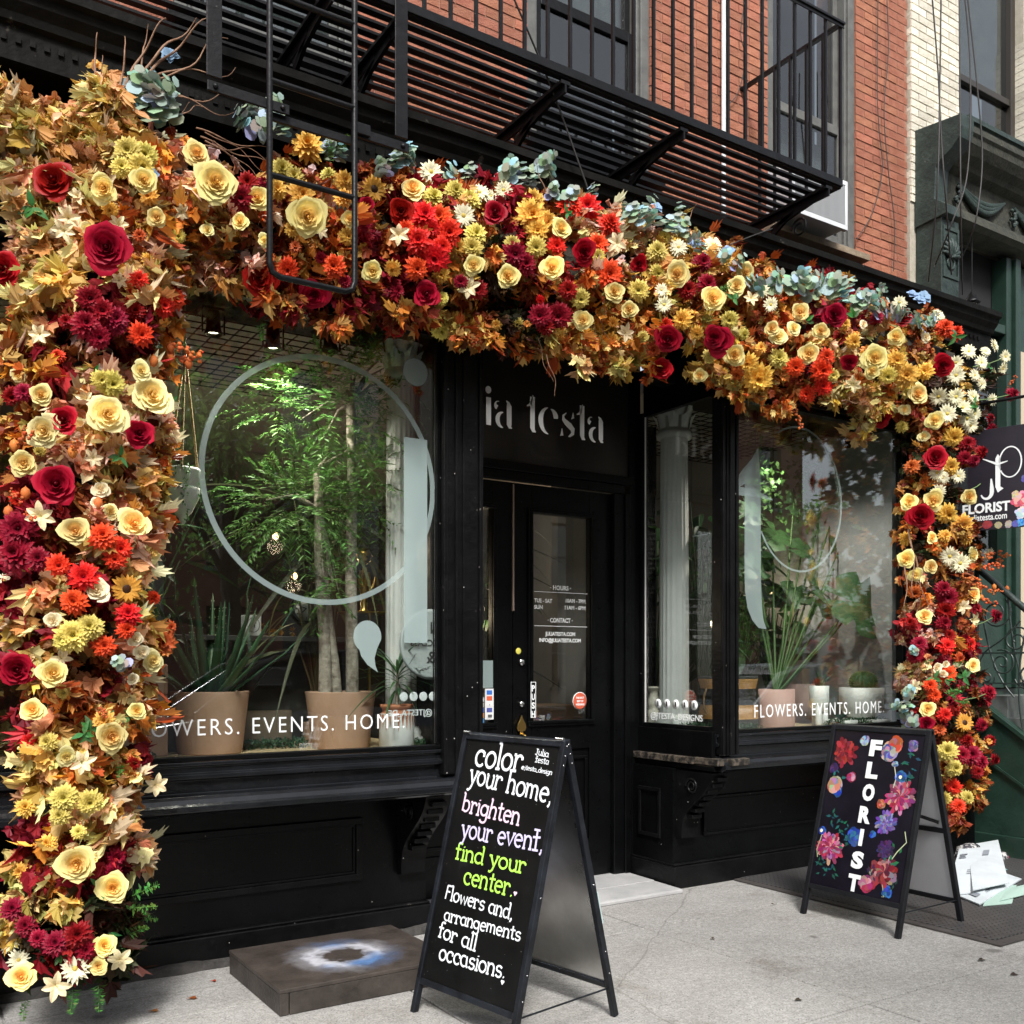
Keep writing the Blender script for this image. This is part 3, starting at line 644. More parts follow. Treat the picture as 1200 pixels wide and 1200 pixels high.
# t of the emblem on the right window
m = MB(); tx = X(882, yd); zt, zb = Z(882, 560, yd), Z(895, 737, yd)
m.ribbon([(.05, zt-zb+.20), (.02, zt-zb+.1), (.0, zt-zb), (-.0, .34), (.005, .24), (.02, .15), (.045, .08), (.08, .03), (.13, 0)], [.005, .09, .15, .155, .152, .14, .11, .07, .005], FRONT(tx, yd, zb), .0015)
m.ribbon([(-.16, zt-zb-.10), (.02, zt-zb-.10), (.19, zt-zb-.13)], [.06, .05, .01], FRONT(tx, yd, zb), .0014)
m.ribbon([(-.17, zt-zb-.07), (-.05, zt-zb+.02), (.0, zt-zb+.13)], [.05, .10, .01], FRONT(tx, yd, zb), .0013)
m.build('emblem_stem', FROST, WR)
m = MB(); m.ribbon(arcp(0, 0, .44, .50, -150, 120, 70), .014, FRONT(X(937, yd), yd, Z(935, 585, yd)), .0015); m.build('emblem_ring', FROST, WR)
# class notice stuck inside the left window, its print seen from behind
pc = Vector((X(505, 4.69), 4.69, Z(505, 755, 4.69)))
disc(pc, .19, .002, mat('grey_round_poster', (.40, .43, .42), .6), 'round_poster', WL, 40)
MIR = lambda x, z: plane_m((x, 4.685, z), (-1, 0, 0), (0, 0, 1))
INK = mat('black_ink', (.02, .02, .02), .6)
texthelp('JOIN', INK, 'poster_lettering', WL, MIR(pc.x+.08, pc.z+.06), .085, .17, .0015, 'CENTER')
texthelp('OUR CLASS', INK, 'poster_lettering', WL, MIR(pc.x+.0, pc.z-.01), .05, .25, .0005, 'CENTER')
texthelp('&', INK, 'poster_lettering', WL, MIR(pc.x, pc.z-.10), .09, None, .001, 'CENTER')
yw = 4.690
for i, wd in enumerate(('make', 'your', 'own', 'flowers')):
    a = math.radians(215 + i*38); texthelp(wd, INK, 'poster_lettering', WL, plane_m((pc.x+.145*math.cos(a), 4.685, pc.z+.145*math.sin(a)), (-math.sin(a)*-1, 0, math.cos(a)), (math.cos(a)*-1, 0, -math.sin(a))) @ Matrix.Scale(-1, 4, (1, 0, 0)), .028, .07, .0, 'CENTER')
# icons and address on the side window
for i in range(5):
    yy = 4.86 + .09*i; m = MB().lathe([(.0001, 0), (.033, 0), (.033, .0015), (.0001, .0015)], (4.6065, yy, 1.235), 24, m=Matrix.Rotation(-PI/2, 3, 'Y')); m.build('round_icon', VINYL, WS)
    MB().box(4.6035, 4.6045, yy-.006, yy+.006, 1.218, 1.252).build('icon_mark', INK, WS)
texthelp('@JTESTA_DESIGNS', VINYL, 'window_lettering', WS, plane_m((4.606, 5.30, 1.13), (0, -1, 0), (0, 0, 1)), .06, .52, .0005)
for i in range(4):
    disc(Vector((2.36+.058*i, 4.684, 1.335)), .025, .001, VINYL, 'round_icon', WL, 20)
texthelp('@JTESTA_DE', VINYL, 'window_lettering', WL, plane_m((2.53, 4.685, 1.235), (-1, 0, 0), (0, 0, 1)), .045, .26, .0005)

# ================================================================== SHOP INTERIOR
struct(MB().box(-1.2, 7.44, 5.49, 12, 3.46, 3.55).box(-1.2, 2.65, 4.89, 5.489, 3.46, 3.55).box(4.66, 7.44, 4.89, 5.489, 3.46, 3.55), 'shop_ceiling', CEILI)
struct(MB().box(-1.2, 7.44, 5.46, 12, -.05, .02), 'shop_floor', WOODF)
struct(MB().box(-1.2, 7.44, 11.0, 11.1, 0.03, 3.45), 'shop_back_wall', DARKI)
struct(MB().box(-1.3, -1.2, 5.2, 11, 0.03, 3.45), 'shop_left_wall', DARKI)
struct(MB().box(6.86, 6.95, 4.71, 10.9, 0.03, 3.45), 'shop_right_wall', WALLR)
struct(MB().box(6.50, 6.553, 4.71, 6.89, 1.055, 3.45), 'shop_right_wall', WALLR)
struct(MB().box(4.95, 6.85, 6.9, 7.0, 0.03, 3.45), 'shop_partition', WALLI)
struct(MB().box(.42, 2.60, 4.71, 5.75, .96, 1.053), 'display_floor', BURLAP)
struct(MB().box(4.66, 6.49, 4.71, 5.9, .96, 1.053), 'display_floor', BURLAP)
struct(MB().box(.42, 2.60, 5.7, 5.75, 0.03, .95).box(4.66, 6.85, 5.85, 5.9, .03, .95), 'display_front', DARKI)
# wire grid hung under the ceiling
gr = thing('ceiling_grid', 'black wire grid hanging flat below the ceiling inside the shop windows', 'ceiling grid', (3.5, 5.5, 3.3))
for x0_, x1_ in ((.5, 2.5), (4.85, 6.8)):
    m = MB()
    for i in range(17): m.bar((x0_, 4.95+.1*i, 3.34), (x1_, 4.95+.1*i, 3.34), .006, .006)
    for i in range(int((x1_-x0_)/.1)+1): m.bar((x0_+.1*i, 4.95, 3.346), (x0_+.1*i, 6.55, 3.346), .006, .006)
    m.build('wire_grid', IRON, gr)
def wire_up(): pass
# ================================================================== NEIGHBOUR
NB = thing('neighbour_building', 'cream painted brick building with green storefront beside the red brick wall', 'building', (9.5, 5.2, 0))
nx0 = 7.39
nw = (8.07, 9.12)
mb = MB().box(nx0, nw[0]-.002, 5.18, 5.6, 4.2, 11).box(nw[1]+.002, 16, 5.18, 5.6, 4.2, 11).box(nw[0]-.002, nw[1]+.002, 5.18, 5.6, 8.6, 11); mb.build('masonry_wall', WMORTAR, NB)
cand = []
for a, b in ((nx0, nw[0]), (nw[1], 10.6)):
    for r in range(37):
        z = 4.9 + r*.0675; x = a - (.107 if r % 2 else 0)
        while x < b-.02:
            x0_, x1_ = max(x, a), min(x+.204, b)
            if x1_-x0_ > .03 and z > 5.4: cand.append((x0_, x1_, z))
            x += .214
cand = [c for c in cand if proj(((c[0]+c[1])/2, 5.17, c[2]))[1] > -8 and proj(((c[0]+c[1])/2, 5.17, c[2]))[0] < 1215]
bo2 = origin(NB); bk = {}
for i, (x0_, x1_, z) in enumerate(cand[:300]):
    key = (round(x1_-x0_, 3), i % 3)
    if key not in bk: bk[key] = brick_mesh(x0_, x1_, 'brick', WBRICK, i+500)
    inst(bk[key], 'brick', NB, Matrix.Translation(Vector((x0_, 5.168 - U(0, .004), z)) - bo2))
fr = MB().box(nw[0], nw[0]+.07, 5.26, 5.36, 6.1, 8.6).box(nw[1]-.07, nw[1], 5.26, 5.36, 6.1, 8.6).box(nw[0]+.07, nw[1]-.07, 5.27, 5.36, 6.80, 6.86).box(nw[0]+.07, nw[1]-.07, 5.27, 5.36, 6.1, 6.2)
nwn = fr.build('upper_window', mat('bronze_window_frame', (.03, .025, .02), .4), NB, bevel=.004)
MB().box(nw[0]+.07, nw[1]-.07, 5.31, 5.314, 6.2, 8.6).build('pane', GLASSD, nwn)
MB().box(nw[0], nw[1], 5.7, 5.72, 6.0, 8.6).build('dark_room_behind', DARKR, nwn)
MB().box(nw[0]+.08, nw[1]-.08, 5.36, 5.37, 6.9, 8.6).build('pale_blind', CURT, nwn)
# small upper cornice (window ledge with mouldings)
l2 = [(4.98, 6.25), (4.98, 6.21), (5.0, 6.20), (5.03, 6.15), (5.06, 6.13), (5.06, 6.06), (5.09, 6.04), (5.11, 5.95), (5.175, 5.94), (5.175, 6.28)]
MB().extr(l2, 7.93, 14).build('upper_moulding', GREENM, NB)
# big cornice: stone-like end block, crown, frieze with swags, lower cornice
cr = [(4.78, 5.98), (4.78, 5.93), (4.80, 5.91), (4.81, 5.86), (4.86, 5.80), (4.93, 5.765), (4.95, 5.73), (5.02, 5.70), (5.03, 5.42), (4.98, 5.40), (4.97, 5.36), (4.91, 5.33), (4.90, 5.27), (4.95, 5.24), (5.17, 5.24), (5.17, 6.0)]
MB().extr(cr, 7.62, 14).build('cornice', GREENC, NB)
cr2 = [(4.74, 6.0), (4.74, 5.90), (4.76, 5.82), (4.83, 5.75), (4.93, 5.70), (4.97, 5.66), (4.985, 5.40), (4.93, 5.36), (4.88, 5.32), (4.87, 5.24), (5.17, 5.22), (5.17, 6.05)]
MB().extr(cr2, 7.44, 7.615).build('cornice_end_block', GREENM, NB, bevel=.006)
for k in range(5):      # swags
    xs = 7.8 + k*.85; m = MB()
    for l in range(3): m.tube([(xs + .7*i/10, 5.0, 5.63 - (.10+.035*l)*math.sin(PI*i/10)) for i in range(11)], [.012+.02*math.sin(PI*i/10) for i in range(11)], 6)
    for q in range(12): m.lathe([(.0001, -.02), (.022, 0), (.0001, .02)], (xs+U(-.04, .05), 5.0, 5.6-q*.012), 6)
    m.build('swag', GREENM, NB)
mb = MB()
# pilaster with carved capital
MB().box(7.46, 7.70, 4.93, 5.17, 4.0, 5.235).build('pilaster', GREENM, NB, bevel=.006)
m = MB(); cx, cz = 7.58, 4.92
for i in range(9):
    a = math.radians(10 + i*20); L_ = .12 + .04*math.sin(math.radians(i*22)); d = Vector((math.cos(a), 0, math.sin(a)))
    m.tube([Vector((cx, 4.925, cz)) + d*L_*t + Vector((0, -.02*math.sin(t*3), 0)) for t in (0, .3, .6, .85, 1)], [.008, .018, .02, .014, .004], 6)
m.tube([(cx+.05*math.cos(t), 4.925, cz-.05+.05*math.sin(t)) for t in [i*.6 for i in range(12)]], .01, 5)
m.box(7.47, 7.69, 4.92, 4.929, 4.74, 4.77).box(7.47, 7.69, 4.92, 4.929, 5.14, 5.17).box(7.47, 7.49, 4.92, 4.929, 4.77, 5.14).box(7.67, 7.69, 4.92, 4.929, 4.77, 5.14)
m.build('carved_capital', GREENM, NB)
m = MB().box(7.46, 7.74, 5.0, 5.17, 0, 3.99)
for i in range(5): m.box(7.485+i*.05, 7.505+i*.05, 4.985, 4.999, 1.2, 3.95)
m.build('fluted_pilaster', GREEN, NB, bevel=.004)
# storefront: frames, dark glass, door frame
m = MB().box(7.76, 7.84, 5.06, 5.2, 1.3, 5.2).box(8.62, 8.70, 5.05, 5.2, 1.3, 5.2).box(8.72, 8.80, 5.02, 5.2, 1.3, 5.2).box(7.84, 8.62, 5.06, 5.2, 4.5, 4.58).box(7.84, 8.62, 5.07, 5.2, 1.3, 2.4).box(8.82, 9.6, 5.12, 5.2, 1.3, 5.2).box(9.62, 14, 5.05, 5.2, 1.3, 5.2)
m.build('storefront_frame', GREEN, NB, bevel=.005)
frz = MB()
for i in range(5): frz.box(8.80-.0+i*.0, 8.81, 5.0, 5.02, 1.3, 5.2)
MB().box(7.84, 8.62, 5.14, 5.144, 2.4, 4.5).build('pane', GLASSD, NB)
MB().box(7.75, 9.62, 5.204, 5.22, 4.2, 5.235).build('opening_shade_sheet', DARKR, NB)  # added black sheet: hides the sky and stands in for shade in the opening
MB().box(nw[0]-.001, nw[1]+.001, 5.24, 5.6, 5.0, 6.095).build('masonry_below_window', WMORTAR, NB)
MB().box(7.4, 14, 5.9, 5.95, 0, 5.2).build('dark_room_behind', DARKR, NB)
MB().box(7.84, 9.6, 5.1, 5.6, 0, 1.29).build('base_wall', GREEN, NB)
MB().box(8.84, 9.58, 5.08, 5.118, 1.35, 4.4).build('door', mat('cream_door', (.5, .42, .3), .6), NB)
# lantern
LN = thing('hanging_lantern', 'small black metal lantern hanging in the green storefront opening', 'lantern', (8.0, 5.0, 4.55))
lo = origin(LN)
m = MB().lathe([(.0001, .2), (.02, .18), (.05, .12), (.075, .1), (.07, .09), (.0001, .09)], lo, 6); m.build('lantern_cap', IRON, LN)
m = MB()
for i in range(6): a = i*PI/3; m.bar(lo+Vector((.062*math.cos(a), .062*math.sin(a), .09)), lo+Vector((.045*math.cos(a), .045*math.sin(a), -.1)), .008, .008)
m.lathe([(.0001, -.1), (.05, -.1), (.03, -.13), (.0001, -.15)], lo, 6); m.build('lantern_cage', IRON, LN)
MB().lathe([(.04, .085), (.03, -.095)], lo, 6).build('lantern_glass', mat('cloudy_glass', (.35, .36, .34), .3), LN)
MB().tube([lo+Vector((0, 0, .19)), lo+Vector((0, 0, .68))], .006, 5).build('lantern_rod', IRON, LN)

# ================================================================== STOOP beside the shop
ST = thing('stoop', 'dark green stoop wall with scrolled iron railing beside the flower column', 'stoop', (7.6, 4.3, 0))
def zst(y): return 1.30 - (4.72 - y)*.72       # slope of the steps down to the street
poly = [(5.17, 0), (5.17, 1.30), (4.72, 1.30), (3.2, zst(3.2)), (3.2, 0)]
m = MB(); xs = (7.50, 7.56)
n = len(poly); vs = [(xs[0], y, z) for y, z in poly]+[(xs[1], y, z) for y, z in poly]
m.add(vs, [(i, (i+1) % n, n+(i+1) % n, n+i) for i in range(n)]+[tuple(range(n))[::-1], tuple(range(n, 2*n))]); m.build('side_wall', GREEN, ST, bevel=.004)
m = MB().bar((7.49, 4.76, 1.30), (7.49, 3.2, zst(3.2)), .03, .03); m.bar((7.485, 5.0, 1.02), (7.485, 3.3, zst(3.3)-.3), .012, .02); m.build('stringer_moulding', GREEN, ST)
MB().box(7.46, 7.52, 3.1, 5.15, 0, .16).build('base_kerb', GREEN, ST, bevel=.004)
for i in range(7):
    y = 4.70-.24*i; MB().box(7.57, 8.9, y-.27, y, 0, zst(y)-.03).build('step', mat('stoop_stone', (.08, .09, .085), .8, col2=(.12, .13, .12)) if i == 0 else bpy.data.materials['stoop_stone'], ST)
RI = mat('railing_paint', (.02, .03, .027), .35, col2=(.035, .05, .045), scale=12, bump=.2, bscale=50)
def zh(y): return 2.29 - (4.66-y)*.88
m = MB().tube([(7.53, 4.66, 2.29), (7.53, 4.55, zh(4.55)), (7.53, 4.25, zh(4.25)), (7.53, 3.5, zh(3.5)), (7.53, 3.2, zh(3.2))], .026, 10); m.build('handrail', RI, ST)
for y in (4.66, 3.2): MB().tube([(7.53, y, zst(y)), (7.53, y, zh(y))], .018, 8).build('railing_post', RI, ST)
def spiral(cy, cz, r, turns, a0, sgn=1, n=30):
    return [(7.53, cy + sgn*r*(1-t*.82)*math.cos(a0+turns*2*PI*t), cz + r*(1-t*.82)*math.sin(a0+turns*2*PI*t)) for t in [i/n for i in range(n+1)]]
for i, (cy, cz, r, a0, sg) in enumerate([(4.50, 1.92, .13, 2.2, 1), (4.33, 1.70, .12, -.6, -1), (4.45, 1.52, .11, 1.2, 1), (4.24, 1.42, .11, 3.4, -1), (4.17, 1.62, .10, .5, 1), (4.06, 1.25, .12, 2.0, -1), (4.0, 1.5, .1, 0, 1), (4.58, 1.40, .07, 3, 1), (3.85, 1.2, .12, 1.4, 1), (3.6, 1.0, .12, 0, 1)]):
    MB().tube(spiral(cy, cz, r, 1.7, a0, sg), .0075, 6).build('iron_scroll', RI, ST)
for a, b in (((4.66, 1.45), (4.30, 1.85)), ((4.62, 1.95), (4.35, 1.25)), ((4.4, 2.03), (4.15, 1.1)), ((4.22, 1.88), (4.28, 1.0))):
    p0, p1 = Vector((7.53, a[0], a[1])), Vector((7.53, b[0], b[1])); MB().tube([p0.lerp(p1, t)+Vector((0, .06*math.sin(t*PI), .03*math.sin(2*t*PI))) for t in [i/10 for i in range(11)]], .0075, 6).build('iron_scroll', RI, ST)
MB().bar((7.53, 4.66, 1.60), (7.53, 3.9, 1.60), .014, .014).bar((7.53, 4.66, 1.36), (7.53, 4.0, 1.36), .02, .012).build('railing_bar', RI, ST)

# ================================================================== BLADE SIGN
BS = thing('blade_sign', 'black florist blade sign with white emblem and blossoms hanging at the right beside the stoop', 'sign', (7.15, 4.55, 2.8), rz=math.radians(-76))
# local x runs out towards the street, local -y faces the camera
BLK = mat('sign_black_violet', (.013, .011, .017), .4, col2=(.022, .018, .027), scale=3)
bw, zt_, zb_ = 1.0, Z(1170, 517, 4.55)-2.8, Z(1170, 629, 4.55)-2.8
def sgn_local(u, v):            # intersection of the photograph's ray with the sign plane, in sign coordinates
    d = Vector((sn + cs*kk(u), cs - sn*kk(u), (CV-v)/F)); o = Vector((0, 0, H)); nrm = Matrix.Rotation(math.radians(-76), 3, 'Z') @ Vector((0, -1, 0))
    p0 = Vector((7.15, 4.55, 2.8)); t = (p0-o).dot(nrm)/d.dot(nrm); p = o + d*t; l = Matrix.Rotation(math.radians(76), 3, 'Z') @ (p-p0); return l.x, l.z
lx0, lz0 = sgn_local(1134, 522); lx1, lz1 = sgn_local(1228, 630)
MB().box(lx0, lx1, 0, .012, zb_, zt_).build('sign_panel', BLK, BS, local=True, bevel=.002)
PL = lambda x, z, y=-.0015: plane_m((x, y, z), (1, 0, 0), (0, 0, 1))
def loc(u, v): return sgn_local(u, v)
x_, z_ = loc(1143.5, 601.5); xe_, _ = loc(1184, 600)
texthelp('FLORIST', VINYL, 'sign_lettering', BS, PL(x_-.098, z_), .1, (xe_-x_)+.098, .0035, local=True)
x_, z_ = loc(1140, 611); xe_, _ = loc(1180, 609)
texthelp('juliatesta.com', VINYL, 'sign_lettering', BS, PL(x_-.03, z_), .07, (xe_-x_)+.03, .001, local=True)
c0 = loc(1184, 541); rr = (loc(1197, 541)[0]-loc(1171, 541)[0])/2
m = MB().ribbon(arcp(0, 0, rr, .115, 200, -150, 60), .010, PL(*c0), -.001); m.build('sign_emblem_ring', VINYL, BS, local=True)
t0 = loc(1169.5, 575); t1 = loc(1169.5, 537)
m = MB().ribbon([(.02, 0), (0, .03), (0, t1[1]-t0[1]), (.0, t1[1]-t0[1]+.03)], [.05, .035, .035, .005], PL(t0[0], t0[1]), -.001)
m.ribbon([(-.11, t1[1]-t0[1]-.02+.03), (.0, t1[1]-t0[1]-.045), (.07, t1[1]-t0[1]-.03)], [.008, .02, .006], PL(t0[0], t0[1], -.003), -.001)
j0 = loc(1156, 583)
m.ribbon([(.035, .14), (.04, .06)] + arcp(.0, .04, .04, .05, 0, -160, 10), [.01, .03]+[.03-.002*i for i in range(11)], PL(j0[0], j0[1], -.002), -.001)
m.build('sign_emblem_letter', VINYL, BS, local=True)
def blossom(parent, pl, x, z, r, cols, n=14, layers=3, y=-.002, name='printed_blossom', off=.0006):
    m = MB()
    for L_ in range(layers):
        rr_ = r*(1-.27*L_)
        for i in range(n):
            a = 2*PI*(i+.5*L_)/n + U(-.1, .1); w_ = rr_*PI/n*1.1; c = random.choice(cols); c = tuple(min(1, q*U(.75, 1.2)) for q in c); l_ = rr_*U(.8, 1.1)
            pts = [(x, z), (x+l_*.55*math.cos(a)-w_*math.sin(a), z+l_*.55*math.sin(a)+w_*math.cos(a)), (x+l_*.92*math.cos(a)-w_*.6*math.sin(a), z+l_*.92*math.sin(a)+w_*.6*math.cos(a)), (x+l_*math.cos(a), z+l_*math.sin(a)), (x+l_*.92*math.cos(a)+w_*.6*math.sin(a), z+l_*.92*math.sin(a)-w_*.6*math.cos(a)), (x+l_*.55*math.cos(a)+w_*math.sin(a), z+l_*.55*math.sin(a)-w_*math.cos(a))]
            yy = y - off*(L_*1.2 + .035*i)
            m.add([(px, yy, pz) for px, pz in pts], [(0, 1, 2, 3, 4, 5)], c)
    return m.build(name, PRINT, parent, local=True, fix=False)
for u, v, r, cols in ((1196, 585, .07, [(.6, .1, .15), (.75, .4, .4)]), (1197, 601, .05, [(.5, .55, .8), (.7, .7, .8)]), (1196, 612, .035, [(.02, .2, .6), (.1, .35, .7)]), (1190, 579, .03, [(.6, .5, .3)]), (1157, 626, .04, [(.3, .03, .04)]), (1170, 623, .03, [(.4, .35, .2)]), (1182, 619, .03, [(.4, .4, .3)]), (1205, 560, .05, [(.1, .1, .3)]), (1190, 625, .03, [(.1, .1, .4)])):
    x_, z_ = loc(u, v); z_ = max(z_, zb_+r*1.0); blossom(BS, None, x_, z_, r, cols, n=9, layers=2)
# bracket bar of the sign
pz = Z(1170, 487, 4.55)
BK = thing('sign_bracket', 'thin black iron bar holding the blade sign out from the wall', 'bracket', (7.3, 4.9, pz))
Ms = Matrix.Rotation(math.radians(-76), 3, 'Z'); b0 = Vector((7.15, 4.55, 0)) + Ms @ Vector((-.5, .005, 0)); b1 = Vector((7.15, 4.55, 0)) + Ms @ Vector((lx1, .005, 0))
MB().tube([(b0.x, b0.y, pz), (b1.x, b1.y, pz)], .012, 8).build('bracket_bar', IRON, BK)
for f in (.45, .95):
    q = b0.lerp(b1, f); MB().tube([(q.x, q.y, pz), (q.x, q.y, 2.8+zt_)], .005, 6).build('hook', IRON, BK)

# ================================================================== FIRE ESCAPE
FE = thing('fire_escape', 'black iron fire escape balcony with slatted floor and drop ladder over the shopfront', 'fire escape', (3.3, 4.7, 4.71))
fy0, fy1, fz, fx0, fx1 = 4.30, 5.12, 4.71, .75, 5.40
def fe(mb, name, bevel=0): return mb.build(name, IRON, FE, bevel=bevel)
ns = 10
for i in range(ns):
    y = fy0 + .055 + (fy1-fy0-.09)*i/(ns-1); mb = MB(); N_ = 14
    pts = [(fx0+(fx1-fx0)*j/N_, y+.004*noise.noise((j*.7, i, 0)), fz+.004*noise.noise((j*.5, i*3, 9))) for j in range(N_+1)]
    for j in range(N_): mb.bar(pts[j], pts[j+1], .043, .014)
    fe(mb, 'floor_slat')
fe(MB().box(fx0, fx1, fy0-.012, fy0, fz-.035, fz+.012), 'edge_beam', .002)
fe(MB().box(fx0, fx1, fy0+.002, fy0+.04, fz-.042, fz-.034), 'edge_beam', .002)
fe(MB().box(fx1-.01, fx1, fy0+.001, 5.17, fz-.045, fz+.03), 'edge_beam', .002)
for x in (1.80, 2.16, 3.14, 4.0, 5.28):
    mb = MB().box(x-.03, x+.03, fy0+.002, 5.18, fz-.075, fz-.056).box(x-.006, x+.006, fy0+.002, 5.18, fz-.12, fz-.076)
    mb.bar((x, fy0+.3, fz-.10), (x, 5.17, 4.30), .02, .035); mb.bar((x, fy0+.12, fz-.10), (x, fy0+.5, fz-.16), .02, .03)
    if x > 5: mb.tube([(x, 4.55+.07*math.cos(t)*(1-t/14), fz-.24+.07*math.sin(t)*(1-t/14)) for t in [i*.5 for i in range(18)]], .008, 6)
    fe(mb, 'support_bracket')
# railings
for z in (fz+1.05, ): fe(MB().box(fx0, fx1+.02, fy0-.018, fy0+.018, z-.008, z+.008).box(fx0, fx1+.02, fy0-.008, fy0-.001, z-.03, z-.0081), 'top_rail', .002)
fe(MB().bar((fx1, fy0, fz+1.05), (fx1, 5.2, fz+1.05), .036, .02), 'top_rail', .002)
nb = 32
for i in range(nb):
    x = fx0 + .05 + (fx1-fx0-.05)*i/(nb-1); fe(MB().bar((x, fy0+.0095, fz-.03), (x, fy0+.0095, fz+1.04), .017, .017, up=(0, 1, 0)), 'baluster')
for i in range(1, 6):
    y = fy0 + (5.15-fy0)*i/6; fe(MB().bar((fx1-.012, y, fz-.03), (fx1-.012, y, fz+1.04), .017, .017, up=(0, 1, 0)), 'baluster')
# hanging frame and drop ladder
ly = 4.07
xa, xb = X(253, ly), X(473, ly); za, zb2 = 3.965, 3.965
lad = []
for x in (xa, xb): fe(MB().box(x-.032, x+.032, ly+.02, ly+.03, za-.03, 6.2), 'hanging_strap', .002)
za = Z(253, 98, ly)
xl, xr = X(316, ly), X(415.5, ly)
fe(MB().box(xa-.032, xl+.09, ly+.006, ly+.018, za-.03, za+.012), 'cross_bar', .002)
fe(MB().box(xr-.01, xb+.032, ly+.006, ly+.018, za-.03, za+.012), 'cross_bar', .002)
fe(MB().box(xl, xr, ly+.03, ly+.045, za-.06, za-.025), 'cross_bar', .002)
zl0 = Z(316, 322, ly)
rail = [(xl, ly, 6.2), (xl, ly, 4.4), (xl, ly, zl0+.05), (xl+.012, ly, zl0+.015), (xl+.045, ly, zl0), (xr-.045, ly, zl0), (xr-.012, ly, zl0+.015), (xr, ly, zl0+.05), (xr, ly, 4.4), (xr, ly, 6.2)]
fe(MB().tube(rail, .014, 8), 'ladder_frame')
for z in (Z(365, 110, ly), Z(365, 218, ly), Z(365, 10, ly), Z(365, -100, ly)): fe(MB().tube([(xl, ly, z), (xr, ly, z)], .013, 8), 'ladder_rung')
for x in (xa, xl+.06, xr+.02, xb):
    for dz in (-.008,): 
        m = MB().lathe([(.0001, 0), (.012, 0), (.010, .008), (.0001, .010)], (x, ly+.005, za+dz), 8, m=Matrix.Rotation(PI/2, 3, 'X')); fe(m, 'bolt')
fe(MB().box(xr-.004, xr+.075, ly-.008, ly+.004, za-.02, za+.03), 'ladder_hook', .003)

# ================================================================== AIR CONDITIONER
AC = thing('air_conditioner', 'white window air conditioner sticking out under the right upper window sash', 'air conditioner', (5.93, 5.05, 4.82))
x0_, x1_ = X(931, 4.93), X(994, 4.93)
MB().box(x0_, x1_, 4.95, 5.3, 4.845, 5.20).build('housing', METALW, AC, bevel=.008)
MB().box(x0_-.008, x1_+.008, 4.94, 4.975, 4.835, 4.87).box(x0_-.008, x1_+.008, 4.94, 4.949, 5.175, 5.208).box(x0_-.008, x0_+.02, 4.94, 4.949, 4.87, 5.175).box(x1_-.02, x1_+.008, 4.94, 4.949, 4.87, 5.175).build('front_frame', METALW, AC, bevel=.002)
mb = MB()
for i in range(44):
    x = x0_+.025+(x1_-x0_-.05)*i/43; mb.box(x-.0022, x+.0022, 4.9415, 4.9465, 4.875, 5.17)
mb.build('fin', mat('grey_fin', (.38, .39, .40), .5), AC, kind='stuff'); MB().box(x0_+.021, x1_-.021, 4.947, 4.9495, 4.872, 5.173).build('recess_shade_panel', mat('grey_recess_shade', (.12, .125, .13), .6), AC)  # panel behind the fins is coloured dark as the shade of the recess
MB().box(x0_+.03, x1_-.03, 5.1, 5.29, 5.21, 5.25).box(5.78, 5.9, 5.22, 5.25, 4.84, 5.2).build('side_panel', METALW, AC)

# ================================================================== PIPES AND CABLES
def cable(pts, r=.006, label='', name='hanging_cable', mt=WIREM, cat='cable'):
    P = [Vector(p) for p in pts]; out = []
    for i in range(len(P)-1):
        p0 = P[max(i-1, 0)]; p1 = P[i]; p2 = P[i+1]; p3 = P[min(i+2, len(P)-1)]
        for s_ in range(6):
            t = s_/6; out.append(.5*((2*p1)+(p2-p0)*t+(2*p0-5*p1+4*p2-p3)*t*t+(3*p1-p0-3*p2+p3)*t**3))
    out.append(P[-1]); return tag(MB().tube(out, r, 6).build(name, mt), label, cat)
cable([at(590, -30, 4.28), at(645, 100, 4.40), at(690, 225, 4.46)], .006, 'thin black cable slanting down across the middle of the fire escape')
cable([at(855, 287, 4.40), at(880, 277, 4.45), at(905, 268, 4.52)], .004, 'short pale wire from flower garland up to end of fire escape')
cable([at(1029, -10, 5.17), at(1028, 100, 5.17), at(1030, 150, 5.17), at(1034, 200, 5.17), at(1022, 250, 5.17), at(1004, 280, 5.17)], .004, 'thin wire on red brick pier curling back to the air conditioner window')
cable([at(1039, -10, 5.16), at(1041, 60, 5.16), at(1036, 130, 5.16), at(1041, 200, 5.16), at(1048, 260, 5.16), at(1047, 318, 5.16)], .004, 'thin wire on red brick pier running straight down to the black cornice')
cable([at(874, -5, 5.18), at(868, 40, 5.17), at(874, 70, 5.17), at(864, 110, 5.17), at(850, 125, 5.18)], .003, 'thin curled wire beside the white pipe on the red brick')
yc_ = 4.62
cable([at(1091, -20, yc_), at(1099, 80, yc_), at(1103, 160, yc_), at(1108, 230, yc_), at(1115, 322, yc_+.25)], .006, 'leftmost grey cable hanging before the green cornice, ending at the lantern')
cable([at(1103, -20, yc_), at(1101, 120, yc_), at(1098, 230, yc_), at(1088, 330, yc_+.25)], .006, 'second grey cable from left hanging before the green cornice')
cable([at(1124, -20, yc_), at(1125, 120, yc_), at(1126, 250, yc_), at(1128, 345, yc_+.3)], .006, 'straight middle cable hanging before the green cornice')
cable([at(1129, -20, yc_), at(1137, 80, yc_), at(1134, 200, yc_), at(1116, 260, yc_), at(1096, 310, yc_+.25)], .006, 'cable crossing to lower left before the green cornice')
cable([at(1132, -20, yc_), at(1146, 110, yc_), at(1151, 190, yc_), at(1143, 260, yc_), at(1128, 300, yc_+.25)], .006, 'rightmost bulging cable hanging before the green cornice')
m = MB().tube([(X(848, 5.16), 5.16, 4.35), (X(848, 5.16), 5.16, 7.3)], .017, 10)
